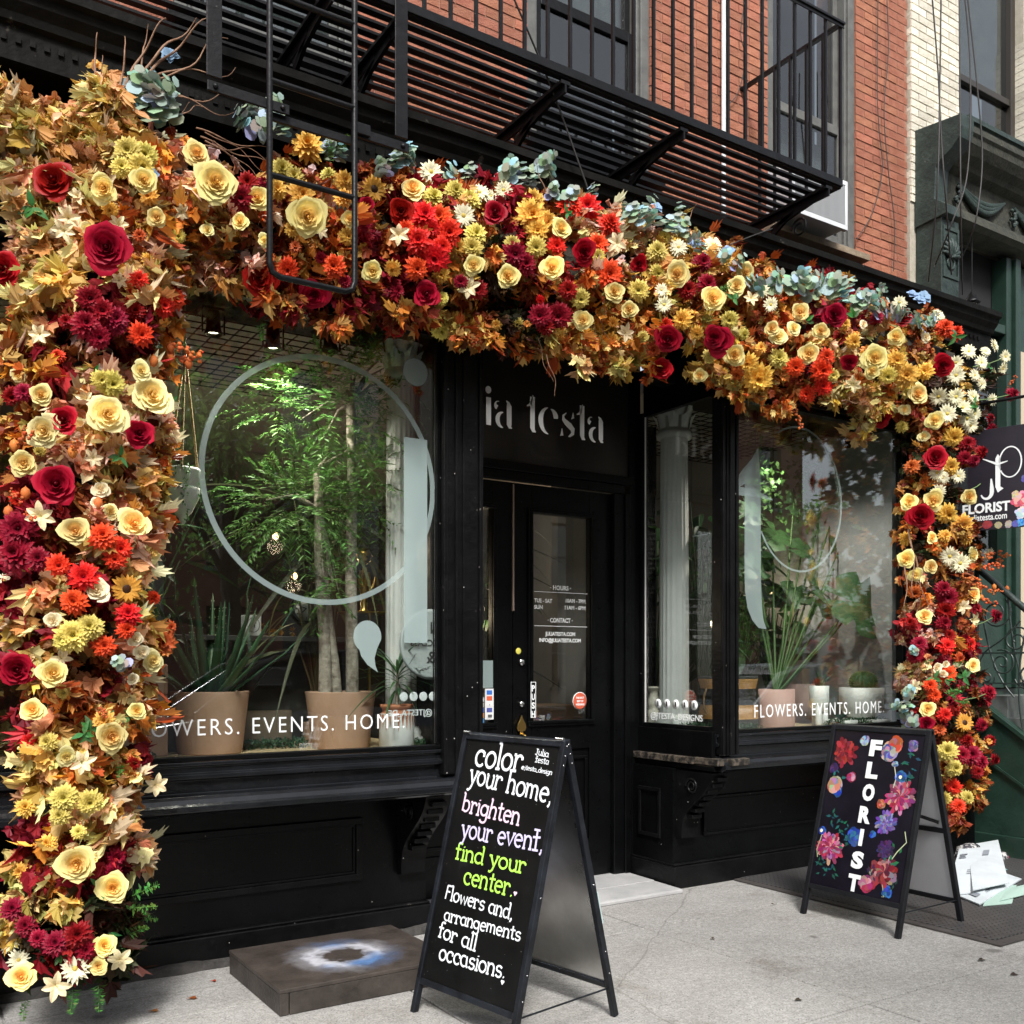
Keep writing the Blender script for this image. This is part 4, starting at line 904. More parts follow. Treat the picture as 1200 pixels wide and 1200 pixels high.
tag(m.build('downpipe', METALW), 'white vertical pipe on the red brick between the upper windows', 'pipe')

# ================================================================== CHALK A-BOARD
# stroke alphabet, x-height 1
def A(cx, cy, rx, ry, a0, a1, n=12): return arcp(cx, cy, rx, ry, a0, a1, n)
Lt = {
 'a': (.95, [A(.4, .5, .36, .5, 60, 300), [(.74, 1.02), (.74, .0)], [(.74, 0), (.9, .04)]]), 'b': (.95, [[(.1, 1.65), (.1, 0)], A(.42, .5, .36, .5, 130, -130), [(-.04, 1.65), (.1, 1.65)]]),
 'c': (.85, [A(.42, .5, .38, .5, 45, 315), [(.69, .62), (.69, .95)]]), 'd': (.98, [A(.4, .5, .36, .5, 50, 310), [(.76, 1.65), (.76, 0)], [(.6, 1.65), (.76, 1.65)], [(.76, 0), (.92, 0)]]),
 'e': (.88, [[(.06, .52), (.76, .56)] + A(.42, .5, .36, .5, 5, 310)]), 'f': (.62, [[(.62, 1.5)] + A(.44, 1.38, .2, .24, 60, 180, 6) + [(.24, 0)], [(0, .98), (.55, .98)], [(.08, 0), (.42, 0)]]),
 'g': (.92, [A(.4, .52, .36, .46, 0, 360, 16), [(.76, 1.0), (.76, -.25)] + A(.42, -.28, .34, .3, 0, -165, 8)]), 'h': (.95, [[(.12, 1.65), (.12, 0)], [(.12, .6)] + A(.43, .62, .3, .38, 170, 0, 8) + [(.73, 0)], [(-.02, 1.65), (.12, 1.65)], [(-.02, 0), (.28, 0)], [(.6, 0), (.88, 0)]]),
 'i': (.42, [[(.18, 1), (.18, 0)], [(.17, 1.36), (.19, 1.28)], [(.04, 1), (.18, 1)], [(.02, 0), (.34, 0)]]), 'l': (.42, [[(.18, 1.65), (.18, 0)], [(.0, 1.65), (.2, 1.65)], [(.02, 0), (.34, 0)]]),
 'm': (1.35, [[(.12, 1), (.12, 0)], [(.12, .6)] + A(.36, .65, .24, .35, 170, 0, 7) + [(.6, 0)], [(.6, .6)] + A(.85, .65, .25, .35, 170, 0, 7) + [(1.1, 0), (1.24, 0)], [(-.02, 1), (.12, 1)]]),
 'n': (.95, [[(.12, 1), (.12, 0)], [(.12, .6)] + A(.43, .62, .3, .38, 170, 0, 8) + [(.73, 0)], [(-.02, 1), (.12, 1)], [(-.02, 0), (.26, 0)], [(.6, 0), (.88, 0)]]),
 'o': (.92, [A(.42, .5, .38, .5, 0, 360, 18)]), 'r': (.74, [[(.14, 1), (.14, 0)], [(.14, .6)] + A(.42, .62, .26, .36, 165, 40, 6) + [(.64, .72)], [(-.02, 1), (.14, 1)], [(-.02, 0), (.32, 0)]]),
 's': (.78, [A(.38, .74, .28, .26, 20, 250, 8) + A(.36, .25, .3, .26, 70, -160, 8)]), 't': (.66, [[(.28, 1.5), (.28, .22)] + A(.46, .2, .18, .2, 180, 320, 5), [(0, 1.0), (.6, 1.04)]]),
 'T': (.72, [[(.3, 1.55), (.3, .0)], [(-.05, 1.0), (.66, 1.04)], [(.0, 1.6), (.56, 1.58)], [(.02, .0), (.58, .0)]]),
 'u': (.92, [[(.12, 1), (.12, .4)] + A(.4, .38, .28, .38, 180, 330, 8), [(.72, 1), (.72, 0), (.86, 0)], [(-.02, 1), (.12, 1)], [(.58, 1), (.72, 1)]]),
 'v': (.86, [[(.06, 1), (.4, 0), (.76, 1)], [(-.06, 1), (.2, 1)], [(.62, 1), (.88, 1)]]), 'w': (1.15, [[(.06, 1), (.3, 0), (.54, .9), (.8, 0), (1.04, 1)]]),
 'y': (.88, [[(.08, 1), (.42, .1)], [(.76, 1), (.34, -.35), (.16, -.55), (.0, -.5)], [(-.06, 1), (.22, 1)], [(.62, 1), (.9, 1)]]), 'F': (.82, [[(.12, 1.6), (.12, 0)], [(.12, 1.58), (.74, 1.58)], [(.12, .9), (.6, .9)]]),
 'J': (.8, [[(.2, 1.5), (.75, 1.5)], [(.5, 1.5), (.5, .3)] + A(.28, .28, .22, .28, 0, -160, 6)]), ',': (.4, [[(.16, .12), (.2, -.05), (.06, -.32)]]), '.': (.36, [[(.12, .1), (.2, .03)]]), ' ': (.55, []), '_': (.7, [[(0, -.1), (.6, -.1)]]),
 '@': (1.1, [A(.5, .45, .44, .55, 10, 330, 16), A(.5, .45, .18, .25, 0, 360, 10)]), 'j': (.45, [[(.3, .9), (.3, -.2), (.05, -.35)], [(.3, 1.3), (.31, 1.24)]]), '/': (.4, [[(0, -.2), (.4, 1.5)]])}
HEART = [A(-.5, .25, .5, .5, 200, 10, 8) + A(.5, .25, .5, .5, 170, -20, 8) + [(0, -1.1), (-.97, .08)]]
def write(s_, x, z, w_, xh, pl, mt, parent, lw=.17, name='chalk_lettering', wob=.05, rise=0):
    tot = sum(Lt[c][0] for c in s_); sx = w_/tot; mb = MB(); cx = x; dep = 0
    for c in s_:
        a, strokes = Lt[c]; jz = U(-.05, .05)*xh*wob*10; tilt = U(-.05, .05)
        for st in strokes:
            dep += 1; P = [(cx + px*sx + tilt*pz*xh, z + pz*xh + jz + rise*(cx-x)) for px, pz in st]
            mb.ribbon(P, lw*(sx+xh)/2, pl @ Matrix.Translation((0, 0, .0002*(dep % 4))), .0012)
        cx += a*sx
    return mb.build(name, mt, parent, local=True)
PINKC = mat('pink_chalk_ink', (.80, .58, .72), .7); LILAC = mat('lilac_chalk_ink', (.60, .55, .78), .7); LIME = mat('lime_chalk_ink', (.42, .80, .10), .7)
def aboard(name, label, x0, y0, x1, y1, width, height, frame_mt, panel_mt, back_mt, group, fw=.04, legs_dir=1):
    """front feet at (x0,y0) and (x1,y1) seen from the street; returns thing and front panel frame. local x along the width, local y towards the back leg"""
    rz = math.atan2(y1-y0, x1-x0); t = thing(name, label, 'sandwich board', (x0, y0, 0), rz, group); return t
fx, fy = 1.958, 3.83; gx, gy = 2.063, 3.188
rz = math.atan2(gy-fy, gx-fx)
CB = thing('chalk_board_sign', 'tall black chalkboard A-frame sign with handwritten white, pink and green lettering', 'sandwich board', (fx, fy, 0), rz, 'A-frame signs on the sidewalk')
W_, D_, H_ = math.hypot(gx-fx, gy-fy), .60, 1.195
lean = math.atan2(D_/2, H_); SL = math.hypot(D_/2, H_)
MF = Matrix.Translation((0, 0, 0)) @ Matrix.Rotation(-lean, 4, 'X')      # front leaf: local z runs up the slope
MBk = Matrix.Translation((0, D_, 0)) @ Matrix.Rotation(lean, 4, 'X')
def leaf(parent, M, W_, SL, z0, fw, fmt, pmt, side, th=.028, name='panel', midbar=None):
    # M places a sheet in local x (width), y (thickness), z (up the slope)
    def bx_(mb, a, b, c, d, e, f): 
        m0 = MB().box(a, b, c, d, e, f); mb.merge(m0, M)
    o = -1 if side > 0 else 1
    for x in (0, W_-fw): mb = MB(); bx_(mb, x, x+fw, 0, th, 0, SL); mb.build('leg', fmt, parent, local=True, bevel=.003)
    mb = MB(); bx_(mb, fw+.0005, W_-fw-.0005, .001, th-.001, SL-fw, SL-.001); mb.build('top_rail', fmt, parent, local=True, bevel=.003)
    mb = MB(); bx_(mb, fw+.0005, W_-fw-.0005, .001, th-.001, z0, z0+fw); mb.build('bottom_rail', fmt, parent, local=True, bevel=.003)
    if midbar: mb = MB(); bx_(mb, fw+.0005, W_-fw-.0005, .001, th-.001, midbar, midbar+.03); mb.build('middle_rail', fmt, parent, local=True, bevel=.003)
    mb = MB(); bx_(mb, fw, W_-fw, th*.35, th*.6, z0+fw, SL-fw); return mb.build(name, pmt, parent, local=True)
FRB = mat('scuffed_black_frame', (.005, .0055, .007), .38, spec=.3, col2=(.015, .018, .024), scale=9, bump=.2, bscale=40, stain=((.35, .36, .38), 38, .70, .03))
BRD = mat('chalkboard', (.003, .003, .003), .45, col2=(.006, .006, .006), scale=5, spec=.2, stain=((.022, .022, .023), 5, .62, .2), specks=((.5, .5, .5), 30, .03), bump=.05, bscale=30)
leaf(CB, MF, W_, SL, .125, .026, FRB, BRD, 1, name='chalk_panel')
leaf(CB, MBk, W_, SL, .13, .026, FRB, ALU, -1, name='metal_panel')
PLF = MF @ plane_m((0, .0095, 0), (1, 0, 0), (0, 0, 1))
# f = fraction down the board from the ridge
def zf(f): return SL*(1-f)
wx = lambda a: W_*a
def bloc(u, v):                 # where the photograph's ray meets the board face
    Mw = CBM @ PLF; o = Vector((0, 0, H)); d = Vector((sn + cs*kk(u), cs - sn*kk(u), (CV-v)/F)); Mi = Mw.inverted(); o2 = Mi @ o; d2 = (Mi.to_3x3() @ d); t = -o2.z/d2.z; q = o2 + d2*t; return q.x, q.y
CBM = Matrix.Translation((fx, fy, 0)) @ Matrix.Rotation(rz, 4, 'Z')
for s_, u0_, v0_, u1_, v1_, xh_, mt_ in (('color', 556, 897, 611, 905, 18, CHALKW), ('your home,', 549, 917, 647, 942, 15, CHALKW), ('brighten', 541, 950, 609, 967, 13, PINKC), ('your evenT,', 540, 981, 637, 998, 14, LILAC), ('find your', 533, 1006, 616, 1024, 12, LIME),
        ('center.', 543, 1035, 601, 1051, 13.5, LIME), ('Flowers and,', 521, 1053, 601, 1078, 10.5, CHALKW), ('arrangements', 520, 1078, 610, 1103, 9.5, CHALKW), ('for all', 513, 1097, 558, 1115, 11.5, CHALKW), ('occasions.', 514, 1124, 592, 1147, 12.5, CHALKW), ('Julia', 627, 884, 643, 887.5, 4.5, CHALKW), ('Testa', 627, 893, 643, 896, 4.5, CHALKW), ('@jtesta_design', 611, 901, 647, 908, 3.4, CHALKW)):
    a_ = bloc(u0_, v0_); b_ = bloc(u1_, v1_); w__ = math.hypot(b_[0]-a_[0], b_[1]-a_[1]); xh__ = abs(bloc(u0_, v0_-xh_)[1]-a_[1]); an_ = math.atan2(b_[1]-a_[1], b_[0]-a_[0])
    write(s_, 0, 0, w__, xh__, PLF @ Matrix.Translation((a_[0], a_[1], 0)) @ Matrix.Rotation(an_, 4, 'Z'), mt_, CB, .165)

for (a, s_, mt_) in ((bloc(604, 1047), .010, PINKC), (bloc(589, 1151), .010, CHALKW)):
    mb = MB(); mb.prism([(px*s_, pz*s_) for px, pz in HEART[0]], PLF @ Matrix.Translation((a[0], a[1], 0)), .0012); mb.build('chalk_heart', mt_, CB, local=True)
# hinge, cross chain, spacer
for x in (.03, W_-.03): MB().tube([(x-.02, D_/2, H_+.004), (x+.02, D_/2, H_+.004)], .008, 8).build('hinge', CHROME, CB, local=True)
def leafpt(M, x, z, y=.014): return M @ Vector((x, y, z))
MB().bar(leafpt(MBk, W_-.012, .42, .032), leafpt(MBk, W_-.012, .56, .032), .018, .006).build('tape_strip', mat('pale_tape', (.45, .58, .58), .6), CB, local=True)
MB().tube([leafpt(MF, W_-.013, .13), leafpt(MBk, W_-.013, .13)], .004, 6).build('spreader_cord', FRB, CB, local=True)
for (M_, x) in ((MF, W_-.005), (MBk, W_-.005)):
    for z in (SL-.02, SL-.06, SL-.1, .6, .3, .2): 
        m0 = MB().lathe([(.0001, 0), (.004, 0), (.003, .003), (.0001, .004)], (0, 0, 0), 8); mm_ = M_ @ Matrix.Translation((W_+.0005, .014, z)) @ Matrix.Rotation(PI/2, 4, 'Y'); MB().merge(m0, mm_).build('screw', CHROME, CB, local=True)

# ================================================================== FLORIST A-BOARD
W2, D2, H2 = .686, .59, 1.135
FB = thing('florist_board_sign', 'black A-frame sign printed with painted blossoms and the white word FLORIST', 'sandwich board', (4.72, 4.066, 0), -PI/2, 'A-frame signs on the sidewalk')
SL2 = math.hypot(D2/2, H2); ln2 = math.atan2(D2/2, H2)
M1 = Matrix.Rotation(-ln2, 4, 'X'); M2 = Matrix.Translation((0, D2, 0)) @ Matrix.Rotation(ln2, 4, 'X')
FR2 = mat('matt_black_frame', (.005, .0055, .007), .5, spec=.3, col2=(.01, .011, .014), scale=9, bump=.15, bscale=60)
PRB = mat('night_blue_print', (.005, .004, .008), .35, spec=.3, col2=(.010, .008, .015), scale=7)
GREYP = mat('pale_grey_panel', (.50, .50, .52), .5, col2=(.42, .42, .44), scale=2)
leaf(FB, M1, W2, SL2, .16, .03, FR2, PRB, 1, name='printed_panel'); leaf(FB, M2, W2, SL2, .12, .03, FR2, GREYP, -1, name='grey_panel', midbar=.55)
pp = thing('tmp', 'x', 'x'); COL.objects.unlink(pp); bpy.data.objects.remove(pp)
PH = bpy.data.objects.new('print', None)
bpy.data.objects.remove(PH)
# word set down the middle, upright capitals
PL2 = M1 @ plane_m((0, .0070, 0), (1, 0, 0), (0, 0, 1))
for i, ch in enumerate('FLORIST'):
    texthelp(ch, VINYL, 'sign_letter', FB, PL2 @ Matrix.Translation((W2*.50, SL2*(.855-.1135*i), .0055)), .125, .082 if ch != 'I' else .026, .007, 'CENTER', local=True)
def pbl(x, zf_, r, cols, n=16, layers=4):
    mb = MB()
    for L_ in range(layers):
        rr_ = r*(1-.22*L_)
        for i in range(n):
            a = 2*PI*(i+.5*L_)/n + U(-.15, .15); w_ = rr_*PI/n*1.2; c = random.choice(cols); c = tuple(min(1, q*U(.25, .8)) for q in c); l_ = rr_*U(.75, 1.12)
            px, pz = x, zf_; yy = .0009*(L_+.03*i)/1.0
            pts = [(px, pz), (px+l_*.5*math.cos(a)-w_*math.sin(a), pz+l_*.5*math.sin(a)+w_*math.cos(a)), (px+l_*.9*math.cos(a)-w_*.7*math.sin(a), pz+l_*.9*math.sin(a)+w_*.7*math.cos(a)), (px+l_*math.cos(a), pz+l_*math.sin(a)), (px+l_*.9*math.cos(a)+w_*.7*math.sin(a), pz+l_*.9*math.sin(a)-w_*.7*math.cos(a)), (px+l_*.5*math.cos(a)+w_*math.sin(a), pz+l_*.5*math.sin(a)-w_*math.cos(a))]
            mb.add([PL2 @ Vector((p_[0], p_[1], yy)) for p_ in pts], [(0, 1, 2), (0, 2, 3), (0, 3, 4), (0, 4, 5)], c)
    mb.build('printed_blossom', PRINT, FB, local=True, fix=False)
def stem(pts, w_, c, name='printed_stem'):
    mb = MB().ribbon([(W2*a, max(.205, SL2*(1-f))) for a, f in pts], w_, PL2, .0004); mb.c = [c]*len(mb.f); mb.build(name, PRINT, FB, local=True)
def pleaf(a, f, r, c, n=6):
    mb = MB(); x, z = max(.11, min(W2-.11, W2*a)), max(.30, SL2*(1-f)-.02)
    for i in range(n):
        an = U(0, 2*PI); l_ = r*U(.5, .9); w_ = l_*.22; cc_ = tuple(q*U(.5, 1.3) for q in c); ox, oz = U(-r, r)*.8, U(-r, r)*.8
        mb.add([PL2 @ Vector((x+ox+dx*math.cos(an)-dz*math.sin(an), z+oz+dx*math.sin(an)+dz*math.cos(an), .0002+.00003*i)) for dx, dz in ((0, 0), (l_*.4, w_), (l_, 0), (l_*.4, -w_))], [(0, 1, 2, 3)], cc_)
    mb.build('printed_leaf', PRINT, FB, local=True, fix=False)
RED = [(.35, .02, .03), (.5, .05, .06), (.2, .01, .02)]; PNK = [(.62, .08, .2), (.8, .35, .45), (.45, .03, .12)]; LIL = [(.3, .22, .6), (.45, .38, .75), (.2, .12, .45)]; BLU = [(.02, .08, .5), (.05, .2, .65)]
CRM = [(.75, .6, .5), (.8, .35, .2), (.8, .75, .7)]; VIO = [(.05, .02, .12), (.1, .04, .2)]; COR = [(.65, .12, .05), (.8, .3, .2)]; BWH = [(.5, .55, .75), (.15, .2, .5), (.7, .7, .75)]; CRD = [(.4, .05, .07), (.65, .3, .3), (.25, .01, .03)]
for a, f, c in ((.12, .26, (.02, .12, .10)), (.3, .52, (.01, .12, .09)), (.35, .58, (.01, .10, .09)), (.9, .2, (.01, .11, .09)), (.92, .12, (.01, .1, .1)), (.85, .62, (.02, .12, .08)), (.8, .6, (.01, .1, .08)), (.25, .93, (.01, .1, .07)), (.1, .93, (.01, .08, .06)), (.62, .7, (.03, .02, .06)), (.2, .48, (.01, .08, .07)), (.9, .9, (.02, .05, .06)), (.6, .1, (.03, .03, .1)), (.05, .6, (.02, .08, .08))): pleaf(a, f, .05, c, 9)
for P_, c in (([(.9, .5), (.93, .55), (.86, .60), (.82, .64)], (.45, .5, .3)), ([(.8, .62), (.76, .75), (.80, .9), (.78, .96)], (.3, .33, .2)), ([(.70, .18), (.74, .25), (.72, .32)], (.5, .5, .4)), ([(.1, .55), (.06, .66), (.08, .70)], (.3, .35, .2))): stem(P_, .006, c)
for a, f, r, cols, n, l_ in ((.13, .14, .078, RED, 20, 4), (.36, .06, .03, BWH, 8, 2), (.71, .05, .05, COR, 8, 2), (.66, .115, .06, BWH, 10, 3), (.90, .07, .03, LIL, 8, 2), (.74, .19, .018, BWH, 8, 2), (.82, .265, .032, BLU, 8, 2), (.28, .30, .028, PNK, 6, 2), (.08, .36, .05, CRM, 7, 2), (.14, .40, .03, BLU, 6, 2), (.87, .38, .085, PNK, 24, 4), (.66, .44, .025, COR, 8, 3), (.74, .55, .06, LIL, 22, 5), (.43, .66, .05, BLU, 9, 3), (.14, .755, .085, PNK, 24, 4), (.04, .66, .025, BLU, 8, 2), (.78, .71, .05, VIO, 18, 4), (.80, .84, .075, CRD, 15, 3), (.64, .95, .045, PNK, 8, 2), (.86, .97, .03, BLU, 8, 2), (.62, .63, .02, BLU, 6, 1), (.06, .25, .03, VIO, 8, 2)):
    rq = r*1.22; pbl(max(rq+.028, min(W2-.028-rq, W2*a*.9+.03)), max(.2+rq, min(SL2-.04-rq, .19+(SL2-.22)*(1-f))), rq, cols, n, l_)
for a, f in ((.82, .265), (.04, .66)):
    x, z = W2*a*.9+.03, .19+(SL2-.22)*(1-f); mb = MB().add([PL2 @ Vector((x+.011*math.cos(t), z+.011*math.sin(t), .0042)) for t in [i*.6 for i in range(10)]], [tuple(range(10))], (.85, .8, .55)); mb.build('printed_blossom_centre', PRINT, FB, local=True)
MB().bar(M2 @ Vector((W2-.04, -.005, .62)), M2 @ Vector((W2-.20, -.02, .66)), .012, .02).build('latch', CHROME, FB, local=True)
MB().tube([M1 @ Vector((W2-.015, .015, .14)), M2 @ Vector((W2-.015, .015, .14))], .004, 6).build('spreader_bar', FR2, FB, local=True)

# ================================================================== LOW PLATFORM, MAT, MAIL
PT = thing('wooden_platform', 'low black wooden platform with a sprayed white and blue ring on top', 'platform', (1.88, 4.42, 0))
x0_, x1_, y0_, y1_, h_ = 1.46, 2.33, 4.067, 4.78, .115
PTM = mat('dark_stained_wood', (.022, .017, .014), .55, col2=(.055, .045, .038), scale=7, bump=.3, bscale=60, stain=((.12, .11, .10), 16, .66, .08))
def ringpaint():
    m = mat('sprayed_platform_top', (.03, .023, .019), .5, col2=(.065, .052, .045), scale=7, bump=.2, bscale=60)
    n = m.node_tree; N = n.nodes.new; Lk = n.links.new; b = [x for x in n.nodes if x.type == 'BSDF_PRINCIPLED'][0]
    tc = N('ShaderNodeTexCoord'); mp = N('ShaderNodeMapping'); mp.inputs['Location'].default_value = (-.02, .02, 0); mp.inputs['Scale'].default_value = (1, 1.0, 0); Lk(tc.outputs['Object'], mp.inputs['Vector'])
    ln = N('ShaderNodeVectorMath'); ln.operation = 'LENGTH'; Lk(mp.outputs[0], ln.inputs[0])
    nz = N('ShaderNodeTexNoise'); nz.inputs['Scale'].default_value = 17; nz.inputs['Detail'].default_value = 9; Lk(tc.outputs['Object'], nz.inputs['Vector'])
    ad = N('ShaderNodeMath'); ad.operation = 'MULTIPLY_ADD'; ad.inputs[1].default_value = .13; Lk(nz.outputs['Fac'], ad.inputs[0]); Lk(ln.outputs['Value'], ad.inputs[2])
    r = N('ShaderNodeValToRGB'); e = r.color_ramp.elements; e[0].position = .155; e[0].color = (0, 0, 0, 1); e[1].position = .36; e[1].color = (0, 0, 0, 1)
    for p_, v_ in ((.19, .45), (.225, .62), (.27, .2)): q = r.color_ramp.elements.new(p_); q.color = (v_, v_, v_, 1)
    Lk(ad.outputs[0], r.inputs[0])
    g = N('ShaderNodeTexNoise'); g.inputs['Scale'].default_value = 3.2; Lk(tc.outputs['Object'], g.inputs['Vector'])
    cr_ = N('ShaderNodeValToRGB'); cr_.color_ramp.elements[0].position = .45; cr_.color_ramp.elements[0].color = (.72, .73, .80, 1); cr_.color_ramp.elements[1].position = .62; cr_.color_ramp.elements[1].color = (.10, .25, .55, 1); Lk(g.outputs['Fac'], cr_.inputs[0])
    src = b.inputs['Base Color'].links[0].from_socket; mx = N('ShaderNodeMixRGB'); Lk(r.outputs[0], mx.inputs[0]); Lk(src, mx.inputs[1]); Lk(cr_.outputs[0], mx.inputs[2]); Lk(mx.outputs[0], b.inputs['Base Color']); return m
MB().box(x0_, x1_, y0_, y1_, h_-.018, h_).build('top_board', ringpaint(), PT, bevel=.003)
MB().box(x0_+.002, x0_+.042, y0_+.002, y1_-.002, .001, h_-.019).build('side_board', PTM, PT, bevel=.003)
MB().box(x0_+.046, x1_-.002, y0_+.002, y0_+.03, .001, h_-.019).build('side_board', PTM, PT, bevel=.003)
MB().box(x1_-.04, x1_-.002, y0_+.032, y1_-.002, .001, h_-.019).build('side_board', PTM, PT, bevel=.003)
MT = thing('rubber_mat', 'large black patterned rubber mat under the florist sign and the mail pile', 'doormat', (5.9, 3.9, 0))
MB().box(5.11, 7.40, 3.06, 4.935, .003, .014).build('mat_field', MATM, MT, bevel=.003)
MB().box(5.045, 5.105, 2.99, 4.93, .001, .012).box(5.108, 7.44, 2.99, 3.055, .001, .012).build('mat_border', mat('rubber_border', (.045, .04, .038), .6, col2=(.07, .062, .058), scale=6, bump=.2), MT, bevel=.003)
ENVW = mat('white_envelope', (.52, .56, .58), .7, col2=(.46, .50, .52), scale=5); ENVM = mat('mint_envelope', (.34, .47, .41), .7); ENVB = mat('kraft_paper', (.42, .28, .17), .8)
NEWS = mat('bagged_newspaper', (.55, .54, .52), .25, col2=(.06, .06, .07), scale=22, contrast=(.45, .52), stain=((.5, .1, .2), 9, .62, .03), coat=.6)
def sheet(c00, c10, c01, th, mt_, lb, name='envelope', cat='envelope'):
    """a stiff flat envelope given by one corner and its two neighbours"""
    a, b, c = (Vector(q) for q in (c00, c10, c01)); e1, e2 = b-a, c-a; n_ = e1.cross(e2).normalized(); n_ = n_ if n_.z > 0 else -n_
    mb = MB(); nn_ = 4; top = []
    P = lambda s, t: a+e1*s+e2*t+n_*.006*math.sin(PI*s)*math.sin(PI*t)
    for lay in (0, 1):
        for i in range(nn_+1):
            for j in range(nn_+1): top.append(P(i/nn_, j/nn_)+n_*th*lay)
    q_ = (nn_+1)**2; fs = []
    for i in range(nn_):
        for j in range(nn_): k_ = i*(nn_+1)+j; fs += [(k_, k_+1, k_+nn_+2, k_+nn_+1), (q_+k_, q_+k_+nn_+1, q_+k_+nn_+2, q_+k_+1)]
    edge = [j for j in range(nn_+1)]+[i*(nn_+1)+nn_ for i in range(1, nn_+1)]+[nn_*(nn_+1)+j for j in range(nn_-1, -1, -1)]+[i*(nn_+1) for i in range(nn_-1, 0, -1)]
    for i in range(len(edge)): u_, v_ = edge[i], edge[(i+1) % len(edge)]; fs.append((u_, v_, q_+v_, q_+u_))
    return tag(mb.add(top, fs).build(name, mt_), lb, cat, 'mail lying beside the florist sign')
def gp(u, v, z=.02): t = (H-z)*F/(v-CV); return Vector((t*(sn+cs*kk(u)), t*(cs-sn*kk(u)), z))
e0_ = (gp(1148, 1061), gp(1112, 1046), gp(1197, 1031)); e0 = sheet(*e0_, .008, ENVW, 'large white envelope lying flat at the bottom of the mail pile')
sheet(gp(1152, 1062, .016), gp(1186, 1059, .016), gp(1160, 1040, .016), .003, ENVM, 'mint green envelope sticking out lowest at the front of the pile')
sheet(gp(1172, 1056, .024), gp(1200, 1049, .024), gp(1180, 1042, .024), .003, ENVM, 'mint green envelope corner at the right end of the pile')
e1 = sheet(gp(1108, 1050, .035), gp(1154, 1046, .03), at(1124, 996, 4.34), .007, ENVW, 'white padded envelope leaning at the left of the mail pile')
GP = mat('grey_print', (.22, .24, .27), .6)
def ink(e, c00, c10, c01, rects):
    a, b, c = Vector(c00), Vector(c10), Vector(c01); e1_, e2_ = b-a, c-a; n_ = e1_.cross(e2_).normalized(); n_ = n_ if n_.z > 0 else -n_
    for (s0, s1, t0, t1) in rects: MB().add([a+e1_*s+e2_*t+n_*.0165 for s, t in ((s0, t0), (s1, t0), (s1, t1), (s0, t1))], [(0, 1, 2, 3)]).build('printed_block', GP, e)
ink(e1, gp(1108, 1050, .035), gp(1154, 1046, .03), at(1124, 996, 4.34), [(.08, .3, .82, .84), (.08, .26, .78, .80), (.08, .28, .74, .76), (.74, .92, .78, .9), (.4, .7, .45, .465), (.4, .66, .41, .425), (.4, .72, .37, .385)])
sheet(gp(1140, 1044, .06), gp(1182, 1035, .06), at(1134, 991, 4.42), .006, ENVW, 'topmost white envelope leaning on the bagged newspapers')
sheet(at(1160, 1034, 4.0), at(1194, 1030, 4.08), at(1158, 1012, 4.24), .006, ENVW, 'white envelope with teal stamp right of the mail pile')
sheet(at(1160, 1010, 4.35), at(1196, 1000, 4.5), at(1166, 996, 4.5), .012, ENVB, 'brown kraft mailer standing behind the white envelopes')
MB().lathe([(.0001, 0), (.05, 0), (.05, .001), (.0001, .001)], at(1176, 1024, 4.06)+Vector((0, -.01, .02)), 16, m=Euler((.5, 0, 0)).to_matrix()).build('round_stamp', mat('teal_print', (.25, .5, .5), .6), bpy.data.objects['envelope.005'] if 'envelope.005' in bpy.data.objects else None)
ink(e0, *e0_, [(.25, .5, .1, .2), (.2, .22, .3, .5), (.26, .28, .3, .55), (.32, .34, .3, .48)])
for i, (lb, c, r_, rad, L_) in enumerate((('newspaper in clear plastic bag on top of the mail pile', at(1146, 992, 4.40), .1, .085, .52), ('rolled newspaper in plastic bag under the upper one', at(1150, 1006, 4.38), -.15, .09, .50), ('rolled newspaper in plastic bag lowest at the wall', at(1165, 1018, 4.36), .3, .08, .46))):
    mb = MB(); ca = math.cos(r_); sa = math.sin(r_); pts = [(c[0]+(t-.5)*L_*ca, c[1]+(t-.5)*L_*sa, c[2]+.01*math.sin(t*7)) for t in [j/8 for j in range(9)]]
    mb.tube(pts, [rad*(.75+.25*math.sin(j*.9)) if 0 < j < 8 else rad*.5 for j in range(9)], 10)
    mb.v = [(x+.008*noise.noise((x*14, y*14, z*14)), y+.008*noise.noise((x*14+9, y*14, z*14)), z*.75+.01*noise.noise((x*12, y*12+5, z*12))) for x, y, z in mb.v]
    tag(mb.build('newspaper', NEWS), lb, 'newspaper')

for i, (u, v, s_, c) in enumerate(((640, 1082, .03, (.10, .04, .02)), (905, 1060, .022, (.05, .03, .02)), (835, 1100, .02, (.08, .05, .03)), (1150, 1125, .03, (.06, .04, .03)), (1188, 1142, .03, (.05, .035, .025)), (935, 1172, .025, (.06, .045, .03)), (225, 1170, .03, (.30, .10, .03)), (180, 1185, .028, (.34, .16, .05)), (250, 1150, .02, (.28, .03, .02)))):
    q = gp(u, v, .004); mb = MB(); n_ = 9; vs = [q+Vector((0, 0, .006))]+[q+Vector((s_*(.6+.4*((j*7) % 3)/2)*math.cos(j*2*PI/n_), s_*.6*(.6+.4*((j*5) % 3)/2)*math.sin(j*2*PI/n_), .001+.008*((j*3) % 4)/4)) for j in range(n_)]
    mb.add(vs, [(0, j+1, (j+1) % n_+1) for j in range(n_)], c); tag(mb.build('fallen_leaf', VC, fix=False), ['brown fallen leaf by the metal side of the chalkboard sign', 'tiny fallen leaf before the marble threshold corner', 'fallen leaf between threshold and chalkboard sign', 'dark fallen leaf in front of the rubber mat corner', 'dark fallen leaf nearest the right edge of the sidewalk', 'dark fallen leaf low on open sidewalk below the florist sign', 'rust orange fallen leaf left of the wooden platform front', 'orange fallen leaf nearest the lower left under the flower column', 'small red fallen leaf beside the left side of wooden platform'][i], 'leaf', 'fallen leaves on the sidewalk')
